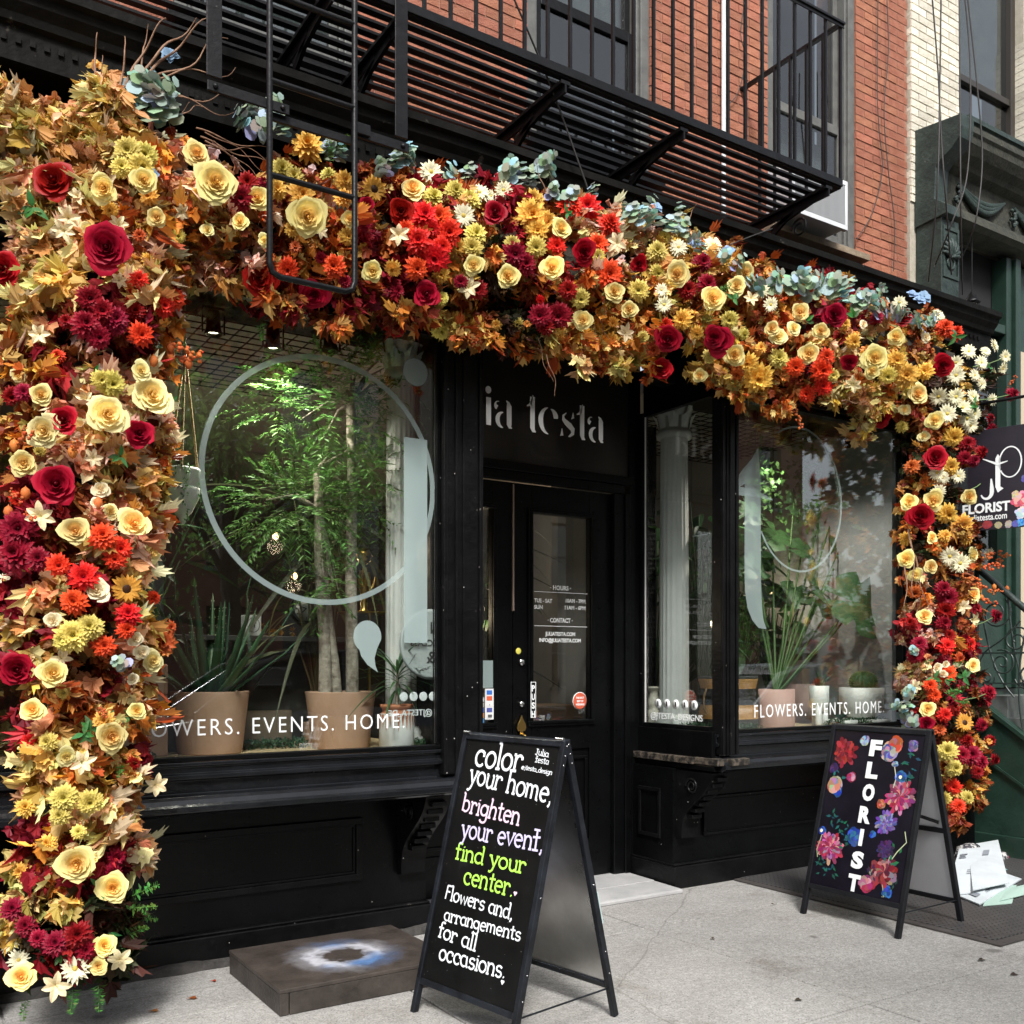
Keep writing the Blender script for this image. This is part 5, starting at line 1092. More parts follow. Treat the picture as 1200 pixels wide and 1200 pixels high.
# ================================================================== FOLIAGE HELPERS
def leafshape(mb, M, L_, w_, col, fold=.25, curl=.3, seg=3):      # a pointed leaf along local +x, folded at its midrib
    vs = []; 
    prof = [math.sin(PI*(i/seg)**.75) for i in range(seg+1)]
    for i in range(seg+1):
        t = i/seg; x = L_*t; z = -curl*L_*t*t; ww = w_*prof[i]/2 if 0 < i < seg else 0.0
        vs.append((x, 0, z))
        if 0 < i < seg: vs.append((x, ww, z+fold*ww)); vs.append((x, -ww, z+fold*ww))
    fs = []; idx = {}; k_ = 0
    for i in range(seg+1):
        idx[i] = k_; k_ += 3 if 0 < i < seg else 1
    for i in range(seg):
        a, b = idx[i], idx[i+1]
        if i == 0: fs += [(a, b, b+1), (a, b+2, b)]
        elif i == seg-1: fs += [(a, b, a+1), (a, a+2, b)]
        else: fs += [(a, b, b+1, a+1), (a, a+2, b+2, b)]
    mb.add([M @ Vector(p) for p in vs], fs, col)
def rndrot(): return Euler((U(0, 6.28), U(0, 6.28), U(0, 6.28))).to_matrix().to_4x4()
def dirm(p, d, roll=0):
    d = Vector(d).normalized(); q = d.to_track_quat('X', 'Z').to_matrix().to_4x4(); return Matrix.Translation(p) @ q @ Matrix.Rotation(roll, 4, 'X')
def shade(c, a=.7, b=1.3): k_ = U(a, b); return (c[0]*k_*U(.9, 1.1), c[1]*k_, c[2]*k_*U(.85, 1.15))

# ================================================================== THINGS IN THE LEFT WINDOW
DF = 1.054
def pot_profile(r0, r1, h, t=.016): return [(.0001, 0), (r0, 0), (r0+.002, .006), (r1, h-.004), (r1, h), (r1-t, h), (r1-t-.004, h-.03), (.0001, h-.03)]
def soil(c, r, z, parent): MB().lathe([(.0001, z+.006), (r*.5, z+.008), (r, z)], c, 20).build('soil', SOIL, parent)
# aloe
c = Vector((X(246, 5.08), 5.08, DF)); AL = thing('potted_aloe', 'spiky green aloe in wide tan clay pot standing left in the large window', 'potted plant', c)
MB().lathe(pot_profile(.158, .195, .315), c, 40).build('pot', TERRA, AL); soil(c, .175, .287, AL)
for i in range(26):
    a = i*2.399; rr = .02+.12*(i/26); el = 1.45-.85*(i/26)+U(-.08, .08); L_ = U(.42, .66)*(1 if i > 3 else .85); m = MB(); base = c+Vector((rr*.6*math.cos(a), rr*.6*math.sin(a), .28)); d = Vector((math.cos(a)*math.cos(el), math.sin(a)*math.cos(el), math.sin(el)))
    out = Vector((math.cos(a), math.sin(a), 0)); N_ = 9; vs = []; side = Vector((-math.sin(a), math.cos(a), 0)); up_ = side.cross(d)
    for j in range(N_):
        t = j/(N_-1); p = base + d*L_*t + out*.10*L_*math.sin(t*2.2)*U(.8, 1.1); w_ = .030*(1-t)**.7*(1 if t > .1 else .9)+.001; vs += [p-side*w_+out*.006-up_*.004, p+out*-.003, p+side*w_+out*.006-up_*.004, p+out*(.012*(1-t))]
    fs = []
    for j in range(N_-1):
        q = 4*j; fs += [(q, q+1, q+5, q+4), (q+1, q+2, q+6, q+5), (q+2, q+3, q+7, q+6), (q+3, q, q+4, q+7)]
    col = shade((.045, .12, .055), .8, 1.3); m.add(vs, fs, col, True)
    for j in range(1, 12):
        t = j/12; p = base + d*L_*t + out*.10*L_*math.sin(t*2.2)
        for sg in (-1, 1):
            w_ = .030*(1-t)**.7; m.add([p+side*sg*w_, p+side*sg*(w_+.006)+d*.006, p+side*sg*w_+d*.008], [(0, 1, 2)], (.3, .33, .2))
    m.build('leaf', VCL, AL)
# clay box / planter stack at far left
c = Vector((X(183, 5.05), 5.05, DF)); BX = thing('clay_planter', 'square tan clay planter box half hidden behind the left flower column', 'planter', c, rz=0)
for i in range(3): MB().box(c.x-.22, c.x+.045, 5.0, 5.32, DF+i*.152, DF+i*.152+.148).build('planter_tier', TERRA, BX, bevel=.006)
for i in range(14):
    a = U(0, 6.28); mb = MB(); b_ = c+Vector((-.08+U(-.06, .06), .1, .44)); tip = Vector((math.cos(a)*U(.1, .4), math.sin(a)*.2, U(.4, .9))); mb.tube([b_, b_+tip*.5+Vector((0, 0, .06)), b_+tip], [.006, .005, .002], 5, shade((.03, .09, .03))); mb.build('stem', VCL, BX)
# big tree: three trunks and a fine leaved crown
c = Vector((X(399, 5.02), 5.02, DF)); TR = thing('potted_tree', 'tall indoor tree with three pale trunks and feathery bright green crown in tan clay pot', 'potted tree', c)
MB().lathe(pot_profile(.150, .190, .305), c, 40).build('pot', TERRA, TR); soil(c, .172, .277, TR)
def trunkpts(p0, p1, wob, n=10): return [p0.lerp(p1, i/n)+Vector((wob*math.sin(i*.9+p0.x*9), wob*math.cos(i*.7), 0)) for i in range(n+1)]
tops = []
for (dx, tx, tz, r_) in ((-.085, -.11, 1.52, .034), (-.02, -.11, 1.30, .026), (.065, .09, 1.9, .034)):
    p0 = c+Vector((dx, 0, .27)); p1 = c+Vector((tx, .06, tz)); MB().tube(trunkpts(p0, p1, .006), [r_*(1.08-.35*i/10)*U(.96, 1.05) for i in range(11)], 12).build('trunk', BARK, TR); tops.append(p1)
def spray(mb, p, d, L_, n, ll, lw, col):       # twig with paired narrow leaflets
    d = Vector(d).normalized(); sd_ = d.cross(Vector((0, 0, 1))); sd_ = sd_.normalized() if sd_.length > .01 else Vector((1, 0, 0))
    for i in range(n):
        t = (i+1)/n; q = p + d*L_*t + Vector((0, 0, -.25*L_*t*t))
        for sg in (-1, 1):
            dd = d*U(.4, .9)+sd_*sg+Vector((0, 0, U(-.35, .2))); leafshape(mb, dirm(q, dd, U(-.6, .6)), ll*U(.7, 1.15), lw, shade(col, .6, 1.5), .2, .15, 2)
def crown(cs_, parent, n, col, name='leaf_spray', L=(.12, .24), ll=.055, lw=.013, cnt=8):
    for (cc_, r, k_) in cs_:
        for j in range(k_):
            mb = MB()
            for q in range(n):
                v = Vector((random.gauss(0, .42), random.gauss(0, .35), random.gauss(0, .36))); p = cc_ + Vector((v.x*r.x, v.y*r.y, v.z*r.z)); d = v + Vector((0, 0, .15)) if v.length > .1 else Vector((0, 0, 1))
                spray(mb, p, d, U(*L), cnt, ll, lw, col)
            mb.build(name, VCL, parent, fix=False)
    for (cc_, r, k_) in cs_:
        for j in range(5):
            e = cc_+Vector((U(-1, 1)*r.x*.7, U(-1, 1)*r.y*.6, U(-.6, 1)*r.z*.7)); s0 = min(tops, key=lambda q: (q-cc_).length)
            MB().tube([s0, s0.lerp(e, .5)+Vector((0, 0, .05)), e], [.012, .007, .003], 6).build('branch', BARK, parent)
V3 = lambda a, b, c_: Vector((a, b, c_))
crown([(at(400, 480, 5.1), V3(.36, .28, .36), 16), (at(350, 590, 5.05), V3(.34, .22, .22), 13), (at(440, 440, 5.15), V3(.26, .22, .24), 8), (at(385, 685, 5.04), V3(.12, .12, .08), 3), (at(425, 555, 5.1), V3(.22, .2, .28), 7), (at(330, 470, 5.3), V3(.25, .2, .2), 5)], TR, 9, (.09, .20, .045))
# dracaena in glazed jar
c = Vector((X(465, 4.80), 4.80, DF)); JR = thing('potted_dracaena', 'small dracaena in white glazed jar with terracotta rim at right of large window', 'potted plant', c)
jar = [(.0001, 0), (.088, 0), (.094, .01), (.095, .17), (.088, .19), (.078, .197), (.078, .215), (.09, .222), (.09, .238), (.078, .238), (.07, .21), (.0001, .20)]
m = MB().lathe([q for q in jar[:5]], c, 32); j0 = m.build('jar', WHITEP, JR); MB().lathe(jar[4:], c, 32).build('jar_rim', mat('bare_terracotta', (.42, .15, .07), .7, col2=(.5, .2, .1), scale=8), JR)
m = MB()
for i in range(26):
    a = i*PI/13; w_ = .016; z0_ = .168; z1_ = .185-U(0.02, .05); p = [(a-w_/.19*1.0, z0_+.018), (a+w_/.19*1.0, z0_+.018), (a+.04, z1_-.02), (a, z1_-.045)]
    m.add([c+Vector((.0962*math.cos(t), .0962*math.sin(t), z)) for t, z in p], [(0, 1, 2, 3)])
m.build('drip_glaze', bpy.data.materials['bare_terracotta'], JR)
MB().tube([c+V3(0, 0, .2), c+V3(.005, 0, .42)], [.012, .009], 8).build('stem', BARK, JR)
for i in range(34):
    a = i*2.4; el = 1.2-1.3*(i/34); L_ = U(.22, .34); L_ = min(L_, .11/max(.05, -math.sin(a)*math.cos(el))) if math.sin(a) < 0 else min(L_, .16/max(.05, math.cos(a)*math.cos(el))) if math.cos(a) > 0 else L_; mb = MB(); leafshape(mb, dirm(c+V3(.005, 0, .41-.10*(i/34)), (math.cos(a)*math.cos(el), math.sin(a)*math.cos(el), math.sin(el)), 0), L_, .017, shade((.05, .12, .045), .6, 1.5), .2, .5+.5*(i/34), 6); mb.build('leaf', VCL, JR, fix=False)
# hanging planter
pc = at(214, 575, 4.86); HP = thing('hanging_planter', 'white cone shaped hanging planter on hemp ropes with trailing greenery', 'hanging planter', pc+V3(0, 0, .15))
MB().lathe([(.0001, -.165), (.010, -.16), (.018, -.135), (.045, -.10), (.072, -.045), (.080, -.02), (.081, .0), (.0805, .012), (.0775, .015), (.077, .02), (.0805, .023), (.0805, .085), (.0835, .09), (.0835, .105), (.073, .105), (.073, .08), (.0001, .08)], pc, 36).build('cone_pot', WHITEP, HP)
apex = Vector((pc.x+.01, pc.y, Z(218, 412, 4.86)))
for a in (.2, 2.3, 4.4): MB().tube([pc+V3(.08*math.cos(a), .08*math.sin(a), .09), apex], .0065, 6).build('rope', ROPE, HP)
MB().tube([apex, apex+V3(0, 0, .8)], .0055, 6).build('rope', ROPE, HP); MB().lathe([(.0001, -.02), (.012, -.01), (.012, .03), (.0001, .04)], apex, 8).build('rope_knot', ROPE, HP)
for i in range(12):
    a = U(0, 6.28); r_ = .082; mb = MB(); p = pc+V3(r_*math.cos(a), r_*math.sin(a), .105); L_ = U(.05, .45) if i < 8 else U(.02, .08)
    for j in range(int(L_/.012)+4):
        q = p+V3(.03*math.sin(j*.4+i)*.5+.012*math.cos(a), .012*math.sin(a), -.012*j); leafshape(mb, Matrix.Translation(q) @ rndrot(), .020, .012, shade((.06, .14, .05)), .1, .1, 2)
    mb.build('trailing_stem', VCL, HP, fix=False)
# fluted columns
def column(name, label, u, y, z0, z1, r):
    c = Vector((X(u, y), y, z0)); t = thing(name, label, 'column', c, group='white fluted columns inside the shop windows'); h = z1-z0
    MB().lathe([(r, .10), (r*.97, h*.5), (r*.90, h-.32)], c, 96, flute=lambda a: 1-.075*abs(math.sin(a*9))**.6 if True else 1).build('fluted_shaft', WHITEP, t)
    MB().lathe([(.0001, 0), (r*1.35, 0), (r*1.35, .04), (r*1.2, .05), (r*1.25, .07), (r*1.08, .1), (.0001, .1)], c, 40).build('base', WHITEP, t)
    MB().lathe([(r*.9, h-.32), (r*1.12, h-.315), (r*1.17, h-.29), (r*1.1, h-.27), (r*.95, h-.26), (r*.97, h-.1), (r*1.25, h-.03), (r*1.35, h-.02), (r*1.35, h), (.0001, h)], c, 40).build('capital', WHITEP, t)
    for L_, (zz, rr, k_) in enumerate(((h-.25, .98, 8), (h-.17, 1.03, 8))):
        for i in range(k_):
            a = 2*PI*(i+.5*L_)/k_; m = MB(); d = V3(math.cos(a), math.sin(a), 0); s_ = V3(-math.sin(a), math.cos(a), 0); b = c+d*r*rr; b.z = z0+zz
            m.add([b-s_*r*.28, b+s_*r*.28, b+s_*r*.34+d*.012+V3(0, 0, .07), b+d*.045+V3(0, 0, .105), b-s_*r*.34+d*.012+V3(0, 0, .07), b+d*.02+V3(0, 0, .05)], [(0, 1, 5), (1, 2, 5), (2, 3, 5), (3, 4, 5), (4, 0, 5)], None); m.build('acanthus_leaf', WHITEP, t, fix=False)
column('fluted_column', 'white fluted column standing behind the tree in the large left window', 470, 5.03, 1.054, 3.42, .092)
column('fluted_column', 'white fluted column with leafy capital in narrow window beside the door', 790, 5.235, 1.054, 3.42, .108)
# clock, candle box, shelf with gold hand
cc_ = at(358.5, 713, 5.5); CK = thing('wall_clock', 'small round station clock with pale face behind the tree trunks', 'clock', cc_)
MB().lathe([(.0001, .05), (.085, .05), (.09, .0), (.078, -.012), (.073, -.008), (.073, .0), (.0001, .0)], cc_, 32, m=Matrix.Rotation(PI/2, 3, 'X') @ Matrix.Scale(-1, 3, (0, 0, 1))).build('clock_case', IRON, CK)
MB().lathe([(.0001, .0015), (.072, .0015), (.072, 0.0)], cc_+V3(0, -.002, 0), 32, m=Matrix.Rotation(PI/2, 3, 'X')).build('clock_face', mat('clock_face', (.5, .5, .45), .5), CK)
for i in range(12):
    a = i*PI/6; MB().bar(cc_+V3(.052*math.sin(a), -.006, .052*math.cos(a)), cc_+V3(.066*math.sin(a), -.006, .066*math.cos(a)), .005, .002, up=(0, 1, 0)).build('hour_mark', INK, CK)
for a, l_ in ((5.0, .04), (3.95, .055)): MB().bar(cc_+V3(0, -.008, 0), cc_+V3(l_*math.sin(a), -.008, l_*math.cos(a)), .006, .002, up=(0, 1, 0)).build('clock_hand', INK, CK)
p = at(297, 745, 5.35); CA = thing('candle_tin', 'small white square candle box with round black emblem on the dark counter', 'candle', p)
MB().box(p.x-.045, p.x+.045, p.y, p.y+.08, p.z, p.z+.115).build('tin', WHITEP, CA, bevel=.004)
m = MB().ribbon(arcp(0, 0, .034, .040, 0, 360, 30), .003, FRONT(p.x, p.y-.0005, p.z+.06), .001); m.build('emblem_ring', INK, CA); texthelp('JT', INK, 'emblem_letters', CA, FRONT(p.x, p.y-.0015, p.z+.045), .04, .034, .001, 'CENTER')
CT = thing('display_counter', 'dark low counter behind the aloe holding candle box and small yellow flowers', 'counter', (1.6, 5.75, 0.03))
MB().box(.5, 2.5, 5.30, 5.62, p.z-.03, p.z-.001).build('counter_top', mat('dark_counter', (.03, .028, .025), .5), CT, bevel=.004); MB().box(.52, 2.48, 5.58, 5.61, DF, p.z-.031).build('counter_back', bpy.data.materials['dark_counter'], CT)
MB().box(.9, 1.95, 5.24, 5.28, DF, DF+.2).build('wooden_front', mat('aged_plank', (.11, .08, .05), .8, col2=(.16, .12, .08), scale=6), CT)
ps = at(425, 717, 5.4); SH = thing('brass_shelf', 'narrow brass framed shelf behind the right tree trunk in large window', 'shelf', (ps.x, ps.y, DF))
MB().box(ps.x-.12, ps.x+.18, 5.3, 5.5, ps.z-.012, ps.z).build('shelf_board', BRASS, SH, bevel=.002)
for dx in (-.115, .0, .175): MB().box(ps.x+dx-.006, ps.x+dx+.006, 5.302, 5.315, DF, ps.z-.013).build('shelf_leg', BRASS, SH)
GH = thing('gold_hand_ornament', 'gold hand shaped ornament standing upright on the brass shelf', 'ornament', (ps.x, 5.38, ps.z))
b = V3(ps.x, 5.38, ps.z); m = MB().tube([b, b+V3(0, 0, .02), b+V3(0, 0, .10), b+V3(0, 0, .15)], [.03, .018, .02, .03], 10)
m.build('wrist', BRASS, GH)
for dx, l_, bx in ((-.022, .10, -.02), (-.006, .13, -.01), (.010, .12, .0), (.024, .09, .02)): MB().tube([b+V3(dx, 0, .145), b+V3(dx+bx*.5, 0, .145+l_*.5), b+V3(dx+bx*.2, -.01, .145+l_)], [.010, .008, .005], 7).build('finger', BRASS, GH)
MB().tube([b+V3(.02, 0, .11), b+V3(.06, 0, .15), b+V3(.075, 0, .21)], [.011, .009, .006], 7).build('thumb', BRASS, GH)
MB().lathe([(.0001, 0), (.03, .02), (.05, .06), (.03, .1), (.0001, .11)], b+V3(0, 0, .27), 16).build('gold_bowl', BRASS, GH)
# moss strips
def moss(name, label, x0, x1, y0, y1, z):
    mb = MB()
    for i in range(int((x1-x0)*(y1-y0)*14000)):
        M_ = Matrix.Translation((U(x0, x1), U(y0, y1), z+U(0, .045))) @ rndrot(); leafshape(mb, M_, .020, .012, shade((.035, .085, .04), .5, 1.6), .1, .1, 2)
    o = mb.build(name, VCL, fix=False); o['kind'] = 'stuff'; return tag(o, label, 'moss')
moss('moss_strip', 'strip of dark green artificial moss behind pots in the large window', 1.35, 2.0, 5.12, 5.26, DF)
moss('moss_strip', 'short tuft strip of green moss in right corner of the large window', 2.35, 2.54, 4.76, 4.95, DF)
moss('moss_strip', 'clump of green moss at the lower left end of large window', .95, 1.12, 4.78, 4.92, DF)
moss('moss_strip', 'band of green moss round the white column foot beside the door', 4.66, 4.86, 4.72, 5.36, DF)
moss('moss_strip', 'band of green moss in front of striped basket', 4.87, 5.12, 4.72, 4.84, DF)
moss('moss_strip', 'strip of green moss at the right end of the right window', 5.9, 6.5, 4.74, 4.86, DF)
# pumpkin-yellow flowers and tall dim plants behind
def bigleaf(mb, M_, L_, w_, col, curl=.35): leafshape(mb, M_, L_, w_, col, .15, curl, 8)
def leafyplant(name, label, base, n, Lr, wr, h, col, spread=.3, potr=.13, poth=.25, potm=TERRA, arch=.35):
    t = thing(name, label, 'potted plant', base)
    MB().lathe(pot_profile(potr*.9, potr, poth), base, 32).build('pot', potm, t); soil(base, potr-.018, poth-.03, t)
    for i in range(n):
        a = U(0, 6.28); hh = h*U(.25, 1); rr = spread*U(.2, 1)*(.4+.6*hh/h); tip = base+V3(rr*math.cos(a), rr*math.sin(a), poth+hh); b = base+V3(0, 0, poth-.03); mid = b.lerp(tip, .5)+V3(0, 0, .12*hh); c_ = shade(col, .6, 1.4)
        m = MB().tube([b, mid, tip], [.008, .006, .004], 5, (c_[0]*1.1, c_[1]*.9, c_[2])); bigleaf(m, dirm(tip, (math.cos(a), math.sin(a), U(-.5, .5)), U(-.7, .7)), U(*Lr), U(*wr), c_, arch*U(.6, 1.5)); m.build('leaf', VCL, t, fix=False)
    return t
leafyplant('potted_palm', 'tall dim sword leaved plant behind the aloe in large window', V3(1.15, 5.66, .97), 26, (.25, .42), (.03, .06), 1.0, (.03, .07, .025), .35)
leafyplant('potted_palm', 'bushy dark green plant filling the back corner behind the hanging planter', V3(.85, 6.3, .5), 40, (.25, .4), (.06, .1), 1.9, (.025, .06, .02), .7, .16, .4)
leafyplant('tall_fern', 'tall arching palm with thin fronds between the trunks and the white column', V3(2.2, 5.45, .97), 22, (.45, .75), (.02, .03), 1.3, (.10, .11, .055), .3, .1, .2, TERRA, .8)
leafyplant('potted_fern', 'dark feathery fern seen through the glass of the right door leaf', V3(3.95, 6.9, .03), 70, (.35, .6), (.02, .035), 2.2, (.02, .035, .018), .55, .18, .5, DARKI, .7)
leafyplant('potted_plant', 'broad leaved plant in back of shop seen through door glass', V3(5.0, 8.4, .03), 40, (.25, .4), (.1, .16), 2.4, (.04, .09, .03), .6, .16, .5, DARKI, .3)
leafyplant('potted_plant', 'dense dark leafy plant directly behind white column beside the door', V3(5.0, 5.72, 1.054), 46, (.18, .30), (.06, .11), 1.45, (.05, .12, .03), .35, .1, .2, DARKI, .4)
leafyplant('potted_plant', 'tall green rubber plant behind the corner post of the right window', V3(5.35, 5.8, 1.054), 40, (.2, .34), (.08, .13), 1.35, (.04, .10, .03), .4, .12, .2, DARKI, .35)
for i, (u, v, y) in enumerate(((305, 735, 5.45), (330, 738, 5.5), (343, 740, 5.5), (320, 742, 5.42))):
    c_ = at(u, v, y); t = thing('yellow_posy', ['tiny yellow flower right of the candle box', 'small yellow flower below the clock', 'deep yellow flower nearest the tree trunk', 'low yellow flower between candle box and clock'][i], 'flower', c_, group='small yellow flowers on the counter'); m = MB()
    for j in range(12): leafshape(m, dirm(c_, (math.cos(j*.52), -.4, math.sin(j*.52)), 0), .035, .016, shade((.42, .24, .03)), .1, .1, 2)
    m.build('petal_ring', VC, t, fix=False); MB().tube([c_, V3(c_.x, c_.y+.01, p.z)], .003, 5).build('stem', TWIG, t)
# ================================================================== RIGHT WINDOW
WOV1 = mat('woven_straw', (.42, .20, .055), .8, col2=(.55, .30, .10), scale=60, bump=1, bscale=150); WOV2 = mat('woven_black', (.02, .02, .02), .8, col2=(.04, .04, .04), scale=60, bump=1, bscale=150)
c = V3(X(853, 5.2), 5.2, DF); BKT = thing('striped_basket', 'round woven basket with orange and black bands behind the corner post', 'basket', c)
prof = []
for i in range(29): z = i*.0125; prof.append((.205+.012*math.sin(i*.25)+(.004 if i % 2 else 0), z))
for nme, a, b, mt_ in (('woven_band', 0, 5, WOV2), ('woven_band', 5, 13, WOV1), ('woven_band', 13, 21, WOV2), ('woven_band', 21, 29, WOV1)): MB().lathe(prof[a:b+1] if b < 29 else prof[a:], c, 48).build(nme, mt_, BKT)
MB().lathe([(.212, .35), (.216, .356), (.212, .372), (.20, .37), (.198, .2), (.0001, .2)], c, 48).build('rim', WOV2, BKT)
for sg in (-1, 1): MB().tube([c+V3(sg*.215, 0, .28), c+V3(sg*.25, -.01, .22), c+V3(sg*.25, -.01, .14), c+V3(sg*.215, 0, .10)], .008, 6).build('handle', ROPE, BKT)
PINK = mat('pink_clay', (.42, .25, .21), .7, col2=(.50, .31, .26), scale=5, bump=.12, bscale=60)
c = V3(X(910, 4.98), 4.98, DF); PH_ = thing('potted_monstera', 'large split leaf plant with arching stems in pink cylinder pot in right window', 'potted plant', c)
MB().lathe([(.0001, 0), (.128, 0), (.13, .004), (.13, .275), (.116, .275), (.114, .24), (.0001, .24)], c, 40).build('pot', PINK, PH_); soil(c, .112, .24, PH_)
def monstera(m, M_, r, col):
    n = 30; vs = [(0, 0, 0)]
    for i in range(n):
        a = -PI*.93 + 2*PI*.93*i/(n-1); rr = r*(1.0+.25*math.cos(a))*(.62 if i % 5 == 2 else 1) ; vs.append((rr*math.cos(a)*1.0, rr*math.sin(a)*.85, -.25*r*(math.cos(a)-.3)**2 + .12*r*abs(math.sin(a))))
    m.add([M_ @ Vector(q) for q in vs], [(0, i, i+1) for i in range(1, n)], col, True)
for (u, v, dy, r) in ((960, 690, -.05, .27), (1000, 705, -.1, .30), (1020, 690, .0, .16), (925, 700, .15, .17), (940, 645, .1, .15), (985, 640, .2, .16), (880, 665, .2, .15), (905, 630, .3, .2), (985, 575, .35, .15), (895, 720, .1, .14), (1005, 660, .3, .14), (930, 590, .3, .14), (960, 610, .4, .15), (880, 600, .3, .16), (1010, 590, .4, .1)):
    q = at(u, v, 5.02+dy); m = MB(); b_ = c+V3(U(-.03, .03), 0, .24); mid = b_.lerp(q, .55)+V3(0, 0, -.02); m.tube([b_, mid, q], [.011, .009, .005], 6, (.06, .12, .03)); cc2 = shade((.035, .085, .03), .7, 1.5)
    monstera(m, Matrix.Translation(q) @ Euler((U(.7, 1.5), U(-.5, .5), U(-.6, 1.0))).to_matrix().to_4x4(), r, cc2); m.build('leaf', VCL, PH_, fix=False)
q = at(929, 720, 5.0); m = MB(); leafshape(m, dirm(q+V3(0, 0, .1), (.1, 0, -1), 1.2), .2, .035, (.55, .45, .2), .2, .2, 6); m.build('pale_spathe', VCL, PH_, fix=False)
for lb, x_, y_, n_, h_, Lr_ in (('dark glossy rubber plant crowding the back of the right window', 5.75, 5.55, 46, 1.25, (.22, .36)), ('tall dark leafy plant rising behind the monstera', 5.95, 5.95, 44, 1.5, (.24, .4)), ('dark climbing plant against left back of the right window', 5.15, 5.35, 34, 1.5, (.16, .26)), ('drooping dark foliage plant at right back of window', 6.25, 5.7, 26, .9, (.2, .34))):
    leafyplant('potted_plant', lb, V3(x_, y_, DF if y_ < 5.8 else .9), n_, Lr_, (.09, .15), h_, (.018, .045, .016), .33, .09, .18, DARKI, .4)
hv = thing('hanging_vine', 'hanging basket vine with small leaves near the ceiling of the right window', 'hanging plant', at(900, 520, 5.2))
for i in range(26):
    a = U(0, 6.28); mb = MB(); p0 = at(U(872, 965), U(500, 560), 5.15+U(0, .3)); L_ = U(.15, .55)
    for j in range(int(L_/.02)): leafshape(mb, Matrix.Translation(p0+V3(.03*math.sin(j*.5+i), .02*math.cos(j*.4), -.02*j)) @ rndrot(), .05, .032, shade((.07, .15, .04), .5, 1.5), .1, .1, 2)
    mb.build('trailing_stem', VCL, hv, fix=False)
c = V3(X(940, 5.3), 5.3, DF); MB_ = thing('clay_cylinder', 'brown pink cylinder pot standing behind the pink one in right window', 'pot', c)
MB().lathe([(.0001, 0), (.13, 0), (.13, .30), (.118, .30), (.116, .05), (.0001, .05)], c, 40).build('pot', mat('mauve_clay', (.26, .16, .13), .8), MB_); soil(c, .112, .24, MB_)
c = V3(X(960, 4.95), 4.95, DF); FP = thing('footed_planter', 'white planter cup on three round legs with small dark sprigs', 'planter', c)
MB().lathe([(.0001, .10), (.04, .10), (.062, .135), (.071, .18), (.072, .295), (.062, .295), (.060, .26), (.0001, .26)], c, 32).build('cup', WHITEP, FP)
for a in (-2.6, -.55, 1.5): q = c+V3(.040*math.cos(a), .040*math.sin(a), 0); MB().lathe([(.0001, 0), (.022, 0), (.025, .01), (.026, .15), (.0001, .16)], q, 16).build('leg', WHITEP, FP)
for i in range(9): m = MB(); leafshape(m, dirm(c+V3(0, 0, .26), (U(-.6, .6), U(-.4, .4), 1), U(0, 3)), U(.10, .19), .022, shade((.03, .06, .03)), .2, .3, 4); m.build('leaf', VCL, FP, fix=False)
c = V3(X(1010, 4.93), 4.93, DF+.045); BW = thing('potted_cactus', 'round ribbed cactus in white bowl on a white saucer in right window', 'potted plant', c-V3(0, 0, .045))
MB().lathe([(.0001, 0), (.10, 0), (.135, .03), (.162, .08), (.17, .14), (.17, .232), (.158, .232), (.156, .19), (.0001, .19)], c, 48).build('bowl', WHITEP, BW)
MB().lathe([(.0001, -.042), (.20, -.044), (.205, -.012), (.195, -.008), (.0001, -.006)], c, 48).build('saucer', WHITEP, BW); soil(c, .153, .19, BW)
cc3 = c+V3(.015, 0, .27); m = MB(); prof = [(.105*math.sin(PI*i/14)**.75+.0005, -.08+.165*(1-math.cos(PI*i/14))/2) for i in range(15)]
m.lathe(prof, cc3-V3(0, 0, .0), 72, flute=lambda a: .84+.16*abs(math.cos(a*9))**.7); m.c = [(.035, .10, .03)]*len(m.f); m.build('cactus_body', VCL, BW)
sp_ = MB()
for r_ in range(18):
    a = r_*PI/9
    for i in range(3, 15):
        rr, z = prof[min(i, 14)]; q = cc3+V3(rr*math.cos(a), rr*math.sin(a), z)
        for k_ in range(4): d = V3(math.cos(a)+U(-.8, .8), math.sin(a)+U(-.8, .8), U(-.6, 1)).normalized(); s_ = d.orthogonal().normalized()*.0012; sp_.add([q-s_, q+s_, q+d*U(.012, .022)], [(0, 1, 2)], (.55, .48, .22))
sp_.build('cactus_spine', VC, BW, kind='stuff', fix=False)
c = V3(X(985, 4.85), 4.85, DF); SP = thing('small_agave', 'tiny dark spiky succulent on white dish before the cactus bowl', 'potted plant', c)
MB().lathe([(.0001, 0), (.12, 0), (.125, .04), (.115, .042), (.0001, .035)], c, 32).build('dish', WHITEP, SP)
for i in range(14): m = MB(); a = i*2.4; leafshape(m, dirm(c+V3(0, 0, .035), (math.cos(a), math.sin(a), 1.1), 0), .09, .02, shade((.03, .07, .05)), .3, .2, 3); m.build('leaf', VCL, SP, fix=False)
MB_2 = thing('cardboard_box', 'open brown cardboard box standing at back of the right window', 'box', (X(950, 5.6), 5.6, DF)); x_ = X(950, 5.6)
MB().box(x_-.22, x_+.22, 5.5, 5.80, DF, DF+.42).build('carton', CARDB, MB_2, bevel=.003)
MB().box(x_-.02, x_+.03, 5.4985, 5.4995, DF+.0, DF+.42).build('tape', mat('parcel_tape', (.3, .21, .12), .3), MB_2)
c = V3(4.72, 4.98, DF+.03); CD = thing('ceramic_candlestick', 'cream ceramic candlestick with two round bulges in narrow side window', 'candlestick', V3(4.712, 5.385, DF))
